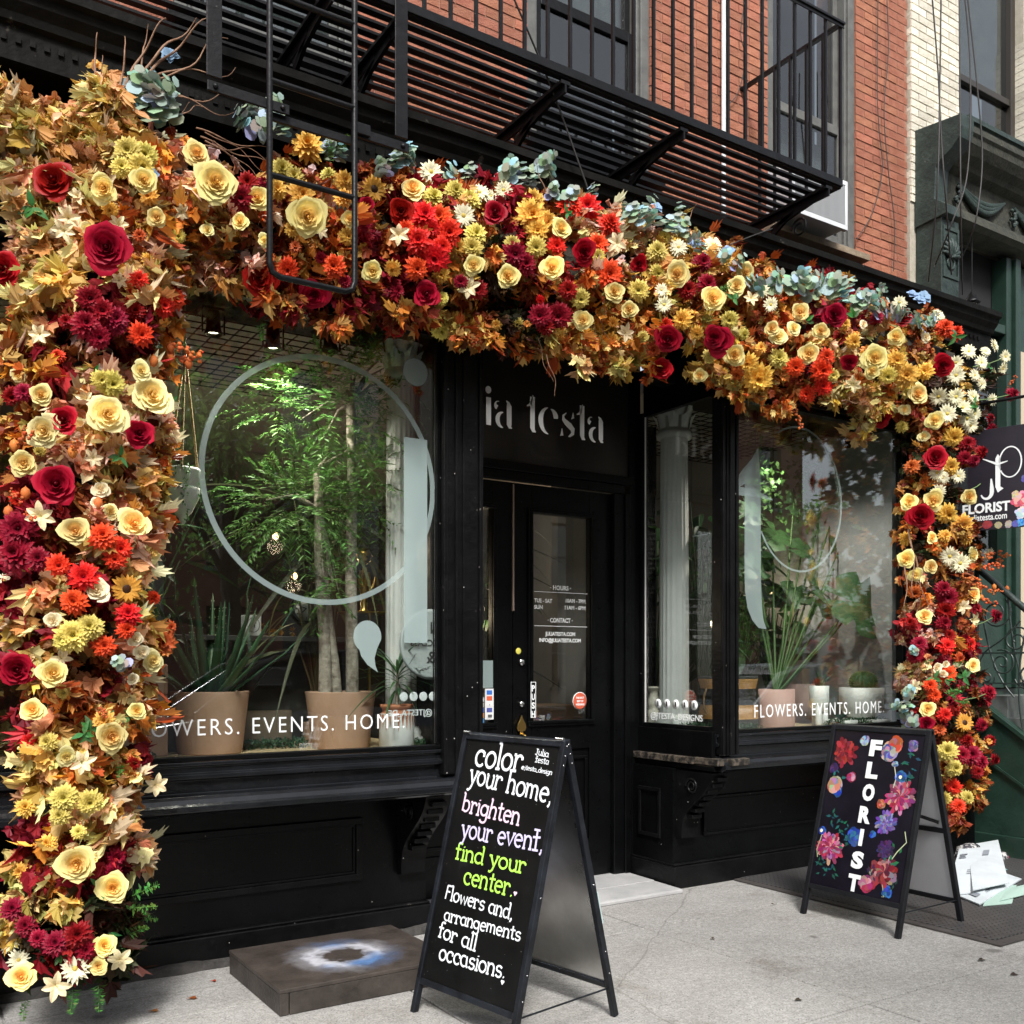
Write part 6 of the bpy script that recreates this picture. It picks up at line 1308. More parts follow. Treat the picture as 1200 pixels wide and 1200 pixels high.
c = V3(4.712, 5.385, DF); MB().lathe([(.0001, 0), (.075, 0), (.08, .02), (.055, .055), (.06, .07), (.073, .095), (.06, .125), (.04, .135), (.05, .155), (.057, .185), (.04, .215), (.034, .245), (.045, .275), (.062, .285), (.062, .295), (.045, .297), (.0001, .285)], c, 40).build('body', mat('cream_glaze', (.62, .56, .47), .15, coat=.5), CD)
c = V3(4.78, 5.42, DF); LB = thing('lace_screen', 'tall narrow black screen with punched ring pattern just inside the side window', 'screen', c)
x0_ = 4.70; m = MB(); y_ = 5.56
xx0, xx1 = X(758, y_), X(767.5, y_)
rows = 60
for i in range(rows):
    z = DF+.02+i*(2.18/rows)
    for j in range(3):
        cx_ = xx0+(xx1-xx0)*(j+.5*(i % 2)+.25)/3; m.tube([(cx_+.014*math.cos(t), y_, z+.016*math.sin(t)) for t in [k_*PI/4 for k_ in range(9)]], .004, 4, cap=False)
m.build('ring_pattern', IRON, LB, kind='stuff'); MB().box(xx0-.01, xx0, y_-.005, y_+.02, DF, 3.27).box(xx1, xx1+.01, y_-.005, y_+.02, DF, 3.27).build('screen_frame', IRON, LB); MB().box(xx0, xx1, y_+.012, y_+.016, DF, 3.27).build('screen_back', mat('dim_cloth', (.06, .055, .05), .9), LB)
# carton behind the door
MB_3 = thing('cardboard_box', 'brown cardboard carton on the shop floor seen low through door glass', 'box', (X(650, 6.4), 6.4, .03)); x_ = X(650, 6.4)
MB().box(x_-.3, x_+.28, 6.4, 6.85, .75, 1.18).build('carton', CARDB, MB_3, bevel=.004); MB().box(x_-.35, x_+.33, 6.35, 6.9, .03, .74).build('plinth_box', DARKI, MB_3)
# track lights
def tracklight(u, v, y, lit, label):
    q = at(u, v, y); t = thing('track_light', label, 'spotlight', q+V3(0, 0, .14)); 
    MB().lathe([(.0001, .09), (.028, .088), (.034, .07), (.036, 0), (.046, -.035), (.043, -.037), (.03, -.01), (.0001, -.005)], q, 20).build('lamp_shade', IRON, t)
    MB().tube([q+V3(0, 0, .08), V3(q.x, q.y, 3.40)], .006, 6).build('stem', IRON, t); MB().box(q.x-.02, q.x+.02, q.y-.03, q.y+.03, 3.385, 3.41).build('track_clip', IRON, t)
    m = MB().bar(q+V3(-.055, 0, .10), q+V3(-.055, 0, -.03), .006, .012).bar(q+V3(.055, 0, .10), q+V3(.055, 0, -.03), .006, .012).bar(q+V3(-.055, 0, .10), q+V3(.055, 0, .10), .006, .012); m.build('yoke', IRON, t)
    MB().lathe([(.0001, -.022), (.030, -.020), (.0001, -.012)], q, 16).build('bulb', BULB if lit else DARKI, t)
    if lit:
        l = bpy.data.lights.new('shop_spot', 'SPOT'); l.energy = 48; l.spot_size = 2.5; l.spot_blend = .6; l.color = (1, .92, .80); l.shadow_soft_size = .03; lo_ = bpy.data.objects.new('shop_spot', l); COL.objects.link(lo_); lo_.parent = t; lo_.location = (0, 0, -.19)
TRK = thing('light_track', 'black light tracks screwed to the shop ceiling behind the big windows', 'light track', (3.5, 5.1, 3.43))
MB().box(.5, 2.52, 4.97, 5.01, 3.415, 3.445).build('track_rail', IRON, TRK); MB().box(4.9, 6.7, 4.97, 5.01, 3.415, 3.445).build('track_rail', IRON, TRK)
for u, v, l_, lb in ((250, 384, 1, 'lit black spotlight, leftmost above the large window plants'), (320, 402, 1, 'lit black spotlight beside the ladder foot, middle of the large window'), (387, 404, 0, 'unlit black spotlight, third from left in the large window'), (881, 488, 0, 'unlit spotlight nearest the corner post in right window'), (921, 513, 1, 'small spotlight aimed down in left half of right window'), (953, 507, 0, 'black spotlight second from right in right window'), (996, 518, 0, 'tilted black spotlight, rightmost in right window')): tracklight(u, v, 4.99, l_, lb)
# warm bulbs deep in the shop
for i, (u, v, y) in enumerate(((663, 667, 8.5), (665, 648, 9.0), (345, 675, 6.6), (323, 628, 6.2), (467, 708, 6.2), (885, 675, 5.75), (930, 668, 5.9), (906, 697, 5.7), (563, 705, 8.0))):
    q = at(u, v, y); t = thing('pendant_bulb', ['warm bulb seen through upper middle of the door glass', 'faint higher bulb seen through the door glass', 'orange glowing bulb left of the tree trunks', 'round pale bulb by the left tree foliage', 'small bulb before white column', 'small bulb behind emblem stem in right window', 'bulb in the middle of the right window plants', 'lowest bulb among right window stems', 'bulb seen through the left door leaf'][i], 'light bulb', q, group='warm bulbs inside the shop')
    MB().lathe([(.0001, -.022), (.016, -.016), (.021, 0), (.014, .018), (.0001, .024)], q, 12).build('bulb', BULBW, t); l = bpy.data.lights.new('pendant_glow', 'POINT'); l.energy = 9; l.color = (1, .75, .5); l.shadow_soft_size = .05; l.energy = 5 if y > 6 else 1.2; lo_ = bpy.data.objects.new('pendant_glow', l); COL.objects.link(lo_); lo_.parent = t; lo_.location = (0, 0, -.07); MB().tube([q+V3(0, 0, .024), V3(q.x, q.y, 3.45)], .003, 5).build('cord', IRON, t)
# interior furniture masses in dim light
for (x0_, x1_, y0_, y1_, z1_, lb) in ((.6, 2.3, 7.2, 7.6, 1.3, 'dark shelf unit at the back left of the shop'), (2.9, 3.6, 8.5, 9.0, 2.0, 'narrow dark shelf unit straight behind the door')):
    t = thing('shelf_unit', lb, 'shelf', ((x0_+x1_)/2, y0_, .03))
    for i in range(4): z = .05+(z1_-.05)*i/3; MB().box(x0_, x1_, y0_, y1_, z, z+.03).build('shelf_board', DARKI, t)
    for x_ in (x0_, x1_-.03): MB().box(x_, x_+.03, y0_-.001, y0_+.03, .03, z1_+.05).build('upright', DARKI, t)
    for i in range(8):
        c_ = V3(U(x0_+.1, x1_-.1), (y0_+y1_)/2, .05+(z1_-.05)*random.randint(1, 3)/3+.03); r_ = U(.04, .08); MB().lathe([(.0001, 0), (r_, 0), (r_*1.2, r_*1.5), (r_*.7, r_*2.4), (.0001, r_*2.4)], c_, 14).build('vase', random.choice([WHITEP, TERRA, BRASS, DARKI]), t)

# ================================================================== ACROSS THE STREET (seen mirrored in the glass)
def street_tree(name, label, x, y, h, cr, seed, dens, trunk_r=.11):
    rs = random.getstate(); random.seed(seed); t = thing(name, label, 'tree', (x, y, -.0))
    tr = MB(); top = V3(x+U(-.1, .1), y, h*.55); tr.tube([V3(x, y, -.05), V3(x+.05, y, h*.25), V3(x-.05, y+.03, h*.4), top], [trunk_r*1.25, trunk_r, trunk_r*.85, trunk_r*.6], 10); 
    ends = []
    for i in range(16):
        a = i*2.4; el = U(.1, 1.1); L_ = cr*U(.5, 1.05); s0 = V3(x, y, h*U(.28, .55)); e = s0+V3(math.cos(a)*math.cos(el), math.sin(a)*math.cos(el), math.sin(el)*.8)*L_; mid = s0.lerp(e, .5)+V3(U(-.1, .1), U(-.1, .1), .15)
        tr.tube([s0, mid, e], [trunk_r*.4, trunk_r*.22, .012], 6); ends.append((mid, e))
        for j in range(4): s1 = mid.lerp(e, U(0, 1)); e2 = s1+V3(U(-1, 1), U(-1, 1), U(-.3, .6))*cr*.3; tr.tube([s1, e2], [.018, .006], 4); ends.append((s1, e2))
    tr.build('trunk', BARKD, t); mb = MB()
    for (a, b) in ends:
        for i in range(dens):
            q = a.lerp(b, U(.1, 1.1))+V3(random.gauss(0, .16), random.gauss(0, .16), random.gauss(0, .12)); leafshape(mb, Matrix.Translation(q) @ rndrot(), U(.07, .11), .045, shade((.16, .28, .07), .6, 1.5), .2, .1, 2)
    mb.build('crown', VCT, t, fix=False); random.setstate(rs); return t
street_tree('street_tree', 'leafy street tree at the kerb mirrored in the large left window', 3.2, -1.05, 6.4, 2.5, 3, 75)
street_tree('street_tree', 'leafy street tree at the kerb mirrored in the right window', 11.6, -1.1, 5.4, 2.0, 5, 75)
street_tree('street_tree', 'street tree farther along the kerb mirrored dimly beside the door', 7.6, -10.2, 7.5, 2.6, 8, 40)
def car(name, label, x, y, paint, h=1.46, L_=4.5):
    t = thing(name, label, 'car', (x, y, -.13)); z0 = -.13; W = .88
    def sec(xx, zz, ww): return V3(x+xx, y+ww, z0+zz)
    s_ = h/1.46
    lower = [(-2.2, .35, .62), (-2.22, .6, .78), (-2.1, .82, .86), (-1.3, .92, .88), (0, .95, .9), (1.2, .90, .88), (2.0, .78, .84), (2.2, .6, .78), (2.2, .35, .7)]
    m = MB(); vs = []; n = len(lower)
    for (xx, zz, ww) in lower: vs += [sec(xx*L_/4.5, .28, -ww), sec(xx*L_/4.5, zz*s_, -ww), sec(xx*L_/4.5, zz*s_+.03, -ww*.8), sec(xx*L_/4.5, zz*s_+.03, ww*.8), sec(xx*L_/4.5, zz*s_, ww), sec(xx*L_/4.5, .28, ww)]
    fs = []
    for i in range(n-1):
        for j in range(5): fs.append((i*6+j, i*6+j+1, (i+1)*6+j+1, (i+1)*6+j))
    fs += [(0, 1, 2, 3, 4, 5), tuple((n-1)*6+j for j in range(6))[::-1]]; m.add(vs, fs, None, True); m.build('body', paint, t)
    roof = [(-1.75, .93), (-1.1, 1.33), (-.6, 1.44), (.1, 1.46), (.6, 1.38), (1.25, .96)]
    g = MB(); vs = []
    for (xx, zz) in roof: vs += [sec(xx*L_/4.5, zz*s_-.02, -.80+.18*(zz-.93)/.5), sec(xx*L_/4.5, zz*s_-.02, .80-.18*(zz-.93)/.5)]
    bot = [sec(-1.75*L_/4.5, .92*s_, -.80), sec(1.25*L_/4.5, .92*s_, -.80), sec(-1.75*L_/4.5, .92*s_, .80), sec(1.25*L_/4.5, .92*s_, .80)]
    nn = len(roof); g.add(vs, [(2*i, 2*i+2, 2*i+3, 2*i+1) for i in range(nn-1)] + [tuple(2*i for i in range(nn))[::-1], tuple(2*i+1 for i in range(nn))]); g.build('glasshouse', GLASSC, t)
    r_ = MB()
    for i in (1, 2, 3): r_.add([sec(roof[i][0], roof[i][1]*s_, -.66), sec(roof[i+1][0], roof[i+1][1]*s_, -.66), sec(roof[i+1][0], roof[i+1][1]*s_, .66), sec(roof[i][0], roof[i][1]*s_, .66)], [(0, 1, 2, 3)])
    r_.build('roof_panel', paint, t)
    p_ = MB()
    for sg in (-1, 1):
        pts = [sec(xx*L_/4.5, zz*s_, sg*(.80-.18*(zz-.93)/.5)) for xx, zz in roof]; p_.tube(pts, .035, 6); p_.tube([sec(-.25, .93*s_, sg*.81), sec(-.2, 1.45*s_, sg*.64)], .03, 6)
    p_.build('pillar', paint, t)
    for xx in (-1.38, 1.38):
        for sg in (-1, 1):
            w_ = MB().lathe([(.0001, -.1), (.2, -.1), (.3, -.09), (.33, -.06), (.33, .06), (.3, .09), (.2, .1), (.0001, .1)], sec(xx*L_/4.5, .33, sg*.79), 24, m=Matrix.Rotation(PI/2, 3, 'X')).build('wheel', mat('tyre', (.02, .02, .02), .8) if 'tyre' not in bpy.data.materials else bpy.data.materials['tyre'], t)
            MB().lathe([(.0001, -.005), (.19, -.005), (.2, .005), (.0001, .012)], sec(xx*L_/4.5, .33, sg*.9), 20, m=Matrix.Rotation(-PI/2*sg, 3, 'X')).build('rim', CHROME, w_)
    for sg in (-1, 1):
        MB().box(x+2.1*L_/4.5, x+2.215*L_/4.5, y+sg*.62-.14, y+sg*.62+.14, z0+.58*s_, z0+.70*s_).build('headlight', CHROME, t); MB().box(x-2.225*L_/4.5, x-2.1*L_/4.5, y+sg*.64-.12, y+sg*.64+.12, z0+.62*s_, z0+.76*s_).build('tail_light', mat('tail_red', (.4, .01, .01), .3) if 'tail_red' not in bpy.data.materials else bpy.data.materials['tail_red'], t)
car('parked_car', 'black parked car mirrored low in the large left window', 4.6, -1.5, mat('black_car_paint', (.012, .012, .014), .15, coat=1), 1.78, 4.8)
car('parked_car', 'white parked car mirrored low in the right window', 12.6, -1.6, mat('white_car_paint', (.7, .71, .72), .2, coat=1), 1.64, 4.6)
def row_house(x0, x1, y, h, mt_, label, nwin, frame):
    t = thing('row_house', label, 'building', ((x0+x1)/2, y, 0)); o_ = 3.2; rows_ = int((h-1)/o_); ww = (x1-x0)/(nwin*2+1)
    m = MB(); m.box(x0, x1, y-.5, y, 0, .8)
    cols_ = [(x0+ww*(2*i+1), x0+ww*(2*i+2)) for i in range(nwin)]
    for r_ in range(rows_): z = .8+r_*o_; m.box(x0, x1, y-.5, y, z+2.2, z+o_ if r_ < rows_-1 else h); [m.box(a, b, y-.5, y, z, z+2.2) for a, b in [(x0, cols_[0][0])]+[(cols_[i][1], cols_[i+1][0]) for i in range(nwin-1)]+[(cols_[-1][1], x1)]]
    m.build('wall', mt_, t); MB().box(x0, x1, y-.6, y-.52, 0, h-.61).build('dark_rooms', DARKI, t); MB().extr([(y, h-.6), (y+.5, h-.1), (y+.5, h), (y-.5, h), (y-.5, h-.6)], x0, x1).build('roof_cornice', frame, t)
    for r_ in range(rows_):
        z = .8+r_*o_
        for a, b in cols_:
            w_ = MB().box(a, a+.07, y-.3, y-.2, z, z+2.2).box(b-.07, b, y-.3, y-.2, z, z+2.2).box(a+.07, b-.07, y-.3, y-.2, z+1.07, z+1.15).box(a-.05, b+.05, y-.15, y+.08, z-.12, z-.002).build('window', frame, t); MB().box(a+.07, b-.07, y-.28, y-.27, z, z+2.2).build('pane', GLASSC, w_)
    return t
for i, (a, b, h, mt_) in enumerate(((-16, -8, 14, OPB2), (-8, -1, 13, OPB), (-1, 6, 14.5, OPB2), (6, 13, 13.5, OPB), (13, 21, 14, OPB2), (21, 29, 13, OPB))):
    row_house(a+.01, b-.01, -15.5, h, mt_, ['stone house farthest left across the street', 'brick house second from left across the street', 'stone house across the street facing the large shop window', 'brick house across the street facing the shop door', 'stone house across the street facing the green storefront', 'brick house farthest right across the street'][i], 3, GREYW)
# ================================================================== THE FLOWER ARCH
FA = thing('flower_arch', 'huge arch of red, yellow, orange and cream silk flowers and autumn leaves framing the shopfront', 'flower arch', (.75, 4.5, 0))
FO = Vector((.75, 4.5, 0))
# spine: (u, v, half width in px, depth y of the centre, depth radius)
SPN = [(82, 1135, 62, 4.35, .22), (84, 1060, 76, 4.36, .25), (90, 960, 74, 4.38, .26), (98, 860, 78, 4.40, .27), (95, 760, 86, 4.40, .28), (92, 660, 88, 4.40, .28), (95, 560, 92, 4.40, .28), (98, 460, 98, 4.40, .28),
       (105, 370, 100, 4.42, .28), (118, 290, 100, 4.44, .28), (150, 232, 82, 4.45, .28), (215, 235, 66, 4.46, .27), (290, 258, 68, 4.46, .27), (370, 272, 76, 4.46, .27), (450, 288, 84, 4.46, .27), (540, 298, 88, 4.46, .27),
       (640, 318, 84, 4.46, .27), (740, 338, 84, 4.46, .27), (840, 368, 80, 4.46, .27), (940, 392, 72, 4.46, .26), (1030, 412, 66, 4.46, .26), (1098, 432, 56, 4.48, .28), (1104, 500, 50, 4.5, .28), (1098, 590, 44, 4.5, .27),
       (1097, 680, 42, 4.5, .27), (1098, 770, 44, 4.5, .27), (1108, 850, 46, 4.5, .27), (1122, 905, 34, 4.5, .22), (1124, 945, 16, 4.5, .12)]
def sp_at(u, v):
    best = None
    for i in range(len(SPN)-1):
        a, b = SPN[i], SPN[i+1]; dx, dy = b[0]-a[0], b[1]-a[1]; t = ((u-a[0])*dx+(v-a[1])*dy)/(dx*dx+dy*dy); t = max(0, min(1, t))
        cu_, cv_ = a[0]+dx*t, a[1]+dy*t; d = math.hypot(u-cu_, v-cv_); hw = a[2]+(b[2]-a[2])*t
        r = d/hw
        if best is None or r < best[0]: best = (r, cu_, cv_, hw, a[3]+(b[3]-a[3])*t, a[4]+(b[4]-a[4])*t)
    return best
def onarch(u, v, lift=0):
    r, cu_, cv_, hw, D, Rd = sp_at(u, v); y = D - Rd*math.sqrt(max(0, 1-min(1, r)**2)) - lift
    p = at(u, v, y); c = at(cu_, cv_, D); n = (p-c); n = n.normalized() if n.length > 1e-5 else Vector((0, -1, 0)); return p, n
# ---------- flower meshes, opening towards local +z, radius about 1
def patch(mb, a0, half, rad, hgt, col0, col1, ns=5, nw=4, notch=.25, ruf=.03, seed=0):
    vs = []; fs = []; rr = random.Random(seed)
    for i in range(ns+1):
        s = i/ns
        for j in range(nw+1):
            w_ = -1+2*j/nw; se = s*(1-notch*w_**4*.8); hs = half*min(1, .35+1.2*s**.7)
            a = a0 + hs*w_; R_ = rad(se)*(1+.06*(1-w_*w_)*(1 if seed % 2 else .4)+.10*s**4*max(0, 1-3*abs(w_)))+rr.uniform(-ruf, ruf)*s; h = hgt(se)+rr.uniform(-ruf, ruf)*s
            vs.append((R_*math.cos(a), R_*math.sin(a), h))
    for i in range(ns):
        for j in range(nw): q = i*(nw+1)+j; fs.append((q, q+1, q+nw+2, q+nw+1))
    n = len(mb.v); mb.v += vs
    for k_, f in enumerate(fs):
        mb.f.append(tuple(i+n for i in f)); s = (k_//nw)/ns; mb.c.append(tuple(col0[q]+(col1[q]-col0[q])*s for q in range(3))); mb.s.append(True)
def rose(cin, cout, seed, n=24, openn=1.0):
    rr = random.Random(seed); m = MB()
    for i in range(n):
        f = (i+.5)/n; a = i*2.3999+rr.uniform(-.25, .25); r0 = .02+.32*f; r1 = .05+.95*f**.95*openn; h1 = .62-.46*f**1.3; h0 = .05-.10*f; fl = .05+.24*f**1.5; j = rr.uniform(.92, 1.08)
        rad = lambda s, r0=r0, r1=r1, fl=fl, j=j: (r0+(r1-r0)*math.sin(min(s, 1)*PI/2)**.8*1.0 + fl*max(0, s-.75)*1.6)*j
        hg = lambda s, h0=h0, h1=h1, fl=fl: h0+(h1-h0)*s**1.25 - fl*1.9*max(0, s-.78)
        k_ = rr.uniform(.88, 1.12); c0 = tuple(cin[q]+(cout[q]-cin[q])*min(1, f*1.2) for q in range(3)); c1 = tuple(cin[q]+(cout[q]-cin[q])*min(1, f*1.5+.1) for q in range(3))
        patch(m, a, 1.35-.62*f**.6, rad, hg, tuple(x*k_*.92 for x in c0), tuple(x*k_ for x in c1), seed=seed*31+i, notch=.22, ruf=.022)
    m.lathe([(.0001, .5), (.06, .5), (.09, .2), (.12, 0), (.3, -.15), (.0001, -.3)], (0, 0, 0), 8, cin); return m
def petals(m, n, L_, w_, el, z0, col, curl=.2, seg=3, jit=.1, tipc=None, r0=.08, cup=.2, rr=random):
    for i in range(n):
        a = 2*PI*(i+rr.uniform(-.3, .3))/n; e = el+rr.uniform(-jit, jit); l_ = L_*rr.uniform(.86, 1.1); k_ = rr.uniform(.85, 1.15); vs = []; fs = []; cc = []
        for s in range(seg+1):
            t = s/seg; ee = e - curl*t*1.6; x = r0 + l_*t*math.cos(e-curl*t*.8); z = z0 + l_*t*math.sin(e-curl*t*.8); ww = w_*(.35+.65*math.sin(PI*min(1, t*.85+.12))) if s < seg else w_*.12
            for q in (-1, 0, 1): yy = q*ww; zz = z + (cup*ww if q else 0); vs.append((x*math.cos(a)-yy*math.sin(a), x*math.sin(a)+yy*math.cos(a), zz))
        nb_ = len(m.v); m.v += vs
        for s in range(seg):
            t = s/(seg-1) if seg > 1 else 1; c = col if tipc is None else tuple(col[q]+(tipc[q]-col[q])*t for q in range(3))
            for q in (0, 1): b = nb_+3*s+q; m.f.append((b, b+1, b+4, b+3)); m.c.append(tuple(x*k_ for x in c)); m.s.append(False)
def dahlia(col, seed, layers=5, n0=15, tipc=None):
    rr = random.Random(seed); m = MB()
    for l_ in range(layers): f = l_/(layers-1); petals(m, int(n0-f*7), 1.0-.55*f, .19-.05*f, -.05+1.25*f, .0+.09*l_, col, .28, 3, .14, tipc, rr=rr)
    m.lathe([(.0001, .3), (.14, .2), (.2, -.1), (.0001, -.25)], (0, 0, 0), 8, tuple(x*.7 for x in col)); return m
def daisy(col, disc_, seed, n=17, r=.26, layers=2, w_=.15):
    rr = random.Random(seed); m = MB()
    for l_ in range(layers): petals(m, n, 1-.2*l_, w_, .08+.3*l_, .02+.05*l_, col, .18, 3, .1, rr=rr, r0=.12)
    m.lathe([(.0001, .22), (r*.5, .2), (r*.9, .12), (r, .03), (.1, -.15), (.0001, -.2)], (0, 0, 0), 10, disc_); return m
def lily(col, seed):
    rr = random.Random(seed); m = MB(); petals(m, 6, 1.0, .26, .95, -.1, col, .75, 5, .08, rr=rr, r0=.03, cup=.5); m.tube([(0, 0, -.1), (0, 0, -.9)], [.06, .03], 6, (.12, .2, .05)); m.tube([(0, 0, 0), (.1, 0, .8)], .02, 4, (.6, .5, .1)); return m
def maple(m, M_, L_, col, rr):      # a crumpled lobed autumn leaf hanging along local +x
    ang = [0, 14, 32, 46, 62, 84, 100, 120, 150]; rad = [1.0, .70, .86, .60, .78, .50, .58, .40, .36]
    out = []
    for a, r_ in zip(ang, rad): out.append((a, r_*rr.uniform(.85, 1.15)))
    for a, r_ in list(zip(ang, rad))[:0:-1]: out.append((-a, r_*rr.uniform(.85, 1.15)))
    vs = [(.18*L_, 0, 0)]; b1, b2 = rr.uniform(-.9, 1.2), rr.uniform(-.8, .8)
    for a, r_ in out:
        t = math.radians(a); x = .25*L_+r_*L_*math.cos(t)*.75; y = r_*L_*math.sin(t)*.74; z = b1*1.3*x*x/L_ + b2*x*y/L_ + abs(y)*.55 + rr.uniform(-.14, .14)*L_; vs.append((x, y, z))
    n = len(out); m.add([M_ @ Vector(p) for p in vs], [(0, i+1, (i+1) % n+1) for i in range(n)], tuple(c*rr.uniform(.8, 1.2) for c in col))
def leafcluster(cols, seed, n=13, L=(.9, 1.5), down=1.0):
    rr = random.Random(seed); m = MB()
    for i in range(n):
        th = rr.uniform(0, 6.28); el = rr.uniform(-1.3, .5); d = Vector((math.cos(th)*math.cos(el), math.sin(th)*math.cos(el), math.sin(el))); p = Vector((rr.gauss(0, .45), rr.gauss(0, .4), rr.gauss(0, .45)))
        dd = (d + Vector((0, -.35, -down))).normalized(); q = dd.to_track_quat('X', 'Z').to_matrix().to_4x4(); maple(m, Matrix.Translation(p) @ q @ Matrix.Rotation(rr.uniform(-1.6, 1.6), 4, 'X'), rr.uniform(*L)*1.02, (lambda k_, c_: (c_[0]*k_, c_[1]*k_, c_[2]*k_))(rr.uniform(.62, 1.3), rr.choice(cols)), rr)
    return m
def eucal(seed, c1, c2, n=6):
    rr = random.Random(seed); m = MB(); pts = [(0, 0, 0)]; d = Vector((rr.uniform(-.2, .2), 0, 1))
    for i in range(n): pts.append(tuple(Vector(pts[-1])+d*.26)); d = (d+Vector((rr.uniform(-.25, .25), rr.uniform(-.25, .2), -.02))).normalized()
    m.tube(pts, [.03*(1-.6*i/n) for i in range(n+1)], 5, (.22, .2, .14))
    for i, p in enumerate(pts[1:]):
        s_ = .46*(1-.5*i/n)
        for k_ in (0, 1):
            a = i*1.57+k_*PI+rr.uniform(-.3, .3); c = Vector(p)+Vector((math.cos(a), math.sin(a), .25))*s_*.95; nrm = Vector((math.cos(a)*.3+rr.uniform(-.4, .4), math.sin(a)*.3-.7, .7+rr.uniform(-.3, .3))).normalized(); u_ = nrm.orthogonal().normalized(); v_ = nrm.cross(u_)
            cc = tuple(x*rr.uniform(.8, 1.25) for x in (c1 if rr.random() < .75 else c2)); m.add([c+nrm*.02]+[c+(u_*math.cos(t)+v_*math.sin(t)*.88)*s_+nrm*(.06*s_*(1 if q % 2 else -1)) for q, t in enumerate([z*2*PI/9 for z in range(9)])], [(0, q+1, (q+1) % 9+1) for q in range(9)], cc, True)
    return m
def fern(seed, col, n=13):
    rr = random.Random(seed); m = MB(); m.tube([(0, 0, 0), (.1, 0, 1), (.3, 0, 2)], .03, 4, col)
    for i in range(n):
        t = i/n; p = Vector((.3*t*t, 0, 2*t))
        for sg in (-1, 1): leafshape(m, dirm(p, (sg, rr.uniform(-.6, .6), .45), rr.uniform(-1, 1)), .75*(1-t*.6), .26, tuple(x*rr.uniform(.7, 1.3) for x in col), .2, .3, 2)
    return m
def greenleaf(seed, col, n=4):
    rr = random.Random(seed); m = MB()
    for i in range(n): a = rr.uniform(0, 6.28); leafshape(m, dirm(Vector((0, 0, 0)), (math.cos(a), math.sin(a), rr.uniform(0, .8)), rr.uniform(-.5, .5)), rr.uniform(1, 1.5), .6, tuple(x*rr.uniform(.7, 1.3) for x in col), .25, .3, 4)
    return m
def berries(seed, col, n=9):
    rr = random.Random(seed); m = MB(); pts = [Vector((.06*math.sin(i), .05*math.cos(i*1.7), .22*i)) for i in range(n)]; m.tube(pts, .02, 4, (.25, .12, .05))
    for p in pts[1:]:
        for k_ in range(2): c = p+Vector((rr.uniform(-.2, .2), rr.uniform(-.2, .2), rr.uniform(-.05, .1))); r_ = rr.uniform(.08, .13); m.lathe([(.0005, -r_), (r_*.7, -r_*.7), (r_, 0), (r_*.7, r_*.7), (.0005, r_*1.15)], c, 7, tuple(x*rr.uniform(.8, 1.2) for x in col))
    return m
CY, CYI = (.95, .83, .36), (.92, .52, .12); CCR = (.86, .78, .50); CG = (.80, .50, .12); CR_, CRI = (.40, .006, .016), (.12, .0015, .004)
# palette of leaf clusters
TAN = [(.92, .64, .29), (.94, .72, .38), (.82, .49, .18), (.88, .51, .26), (.66, .34, .11)]; ORG = [(.72, .28, .04), (.80, .42, .09), (.52, .13, .02), (.84, .54, .17), (.34, .06, .012)]
RUS = [(.26, .06, .02), (.36, .11, .03), (.18, .03, .012), (.40, .18, .05)]; BUR = [(.22, .010, .018), (.34, .02, .03), (.14, .006, .010), (.42, .03, .04)]; GLD = [(.76, .54, .14), (.66, .42, .09), (.82, .62, .24), (.48, .30, .07)]; PNKL = [(.84, .50, .32), (.88, .60, .38), (.62, .22, .12), (.90, .70, .46)]; DRK = [(.03, .035, .015), (.06, .03, .015), (.04, .05, .02)]
LS = {'tan': TAN, 'org': ORG, 'rus': RUS, 'bur': BUR, 'gld': GLD, 'pnk': PNKL, 'drk': DRK}
FM = {}
def reg(code, builder, variants):
    FM[code] = [builder(s).mesh(code_names[code], VC) for s in range(variants)]
code_names = {'R': 'red_rose', 'Y': 'yellow_rose', 'K': 'cream_rose', 'G': 'golden_dahlia', 'O': 'orange_red_dahlia', 'B': 'burgundy_dahlia', 'M': 'yellow_chrysanthemum', 'D': 'white_daisy', 'L': 'cream_lily', 'S': 'sunflower', 'U': 'rust_dahlia', 'E': 'eucalyptus_sprig', 'F': 'fern_frond', 'V': 'green_leaf_sprig', 'P': 'berry_spray', 'Q': 'blue_hydrangea', 'W': 'small_white_rose'}
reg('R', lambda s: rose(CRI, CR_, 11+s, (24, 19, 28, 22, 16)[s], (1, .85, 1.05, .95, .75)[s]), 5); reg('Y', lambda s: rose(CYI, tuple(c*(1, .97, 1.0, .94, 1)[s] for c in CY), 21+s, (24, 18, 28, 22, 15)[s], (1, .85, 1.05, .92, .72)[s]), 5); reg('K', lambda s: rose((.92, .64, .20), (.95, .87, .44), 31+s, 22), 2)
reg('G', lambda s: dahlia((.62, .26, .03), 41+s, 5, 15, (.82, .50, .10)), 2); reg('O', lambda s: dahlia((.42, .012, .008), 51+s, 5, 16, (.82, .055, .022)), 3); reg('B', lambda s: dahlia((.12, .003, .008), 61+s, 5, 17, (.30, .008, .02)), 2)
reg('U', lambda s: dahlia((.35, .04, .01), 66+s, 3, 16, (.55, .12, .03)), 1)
reg('M', lambda s: dahlia((.42, .34, .05), 71+s, 5, 19, (.74, .62, .16)), 3); reg('D', lambda s: daisy((.78, .74, .52), (.62, .48, .10), 81+s, 17, .22), 2); reg('L', lambda s: lily((.80, .68, .42), 91+s), 2)
reg('S', lambda s: daisy((.62, .32, .05), (.05, .022, .01), 101+s, 18, .40, 2, .17), 1); reg('W', lambda s: rose((.80, .60, .34), (.86, .78, .54), 111+s, 14), 1); reg('Q', lambda s: daisy((.28, .42, .62), (.30, .42, .50), 121+s, 5, .1, 2, .42), 1)
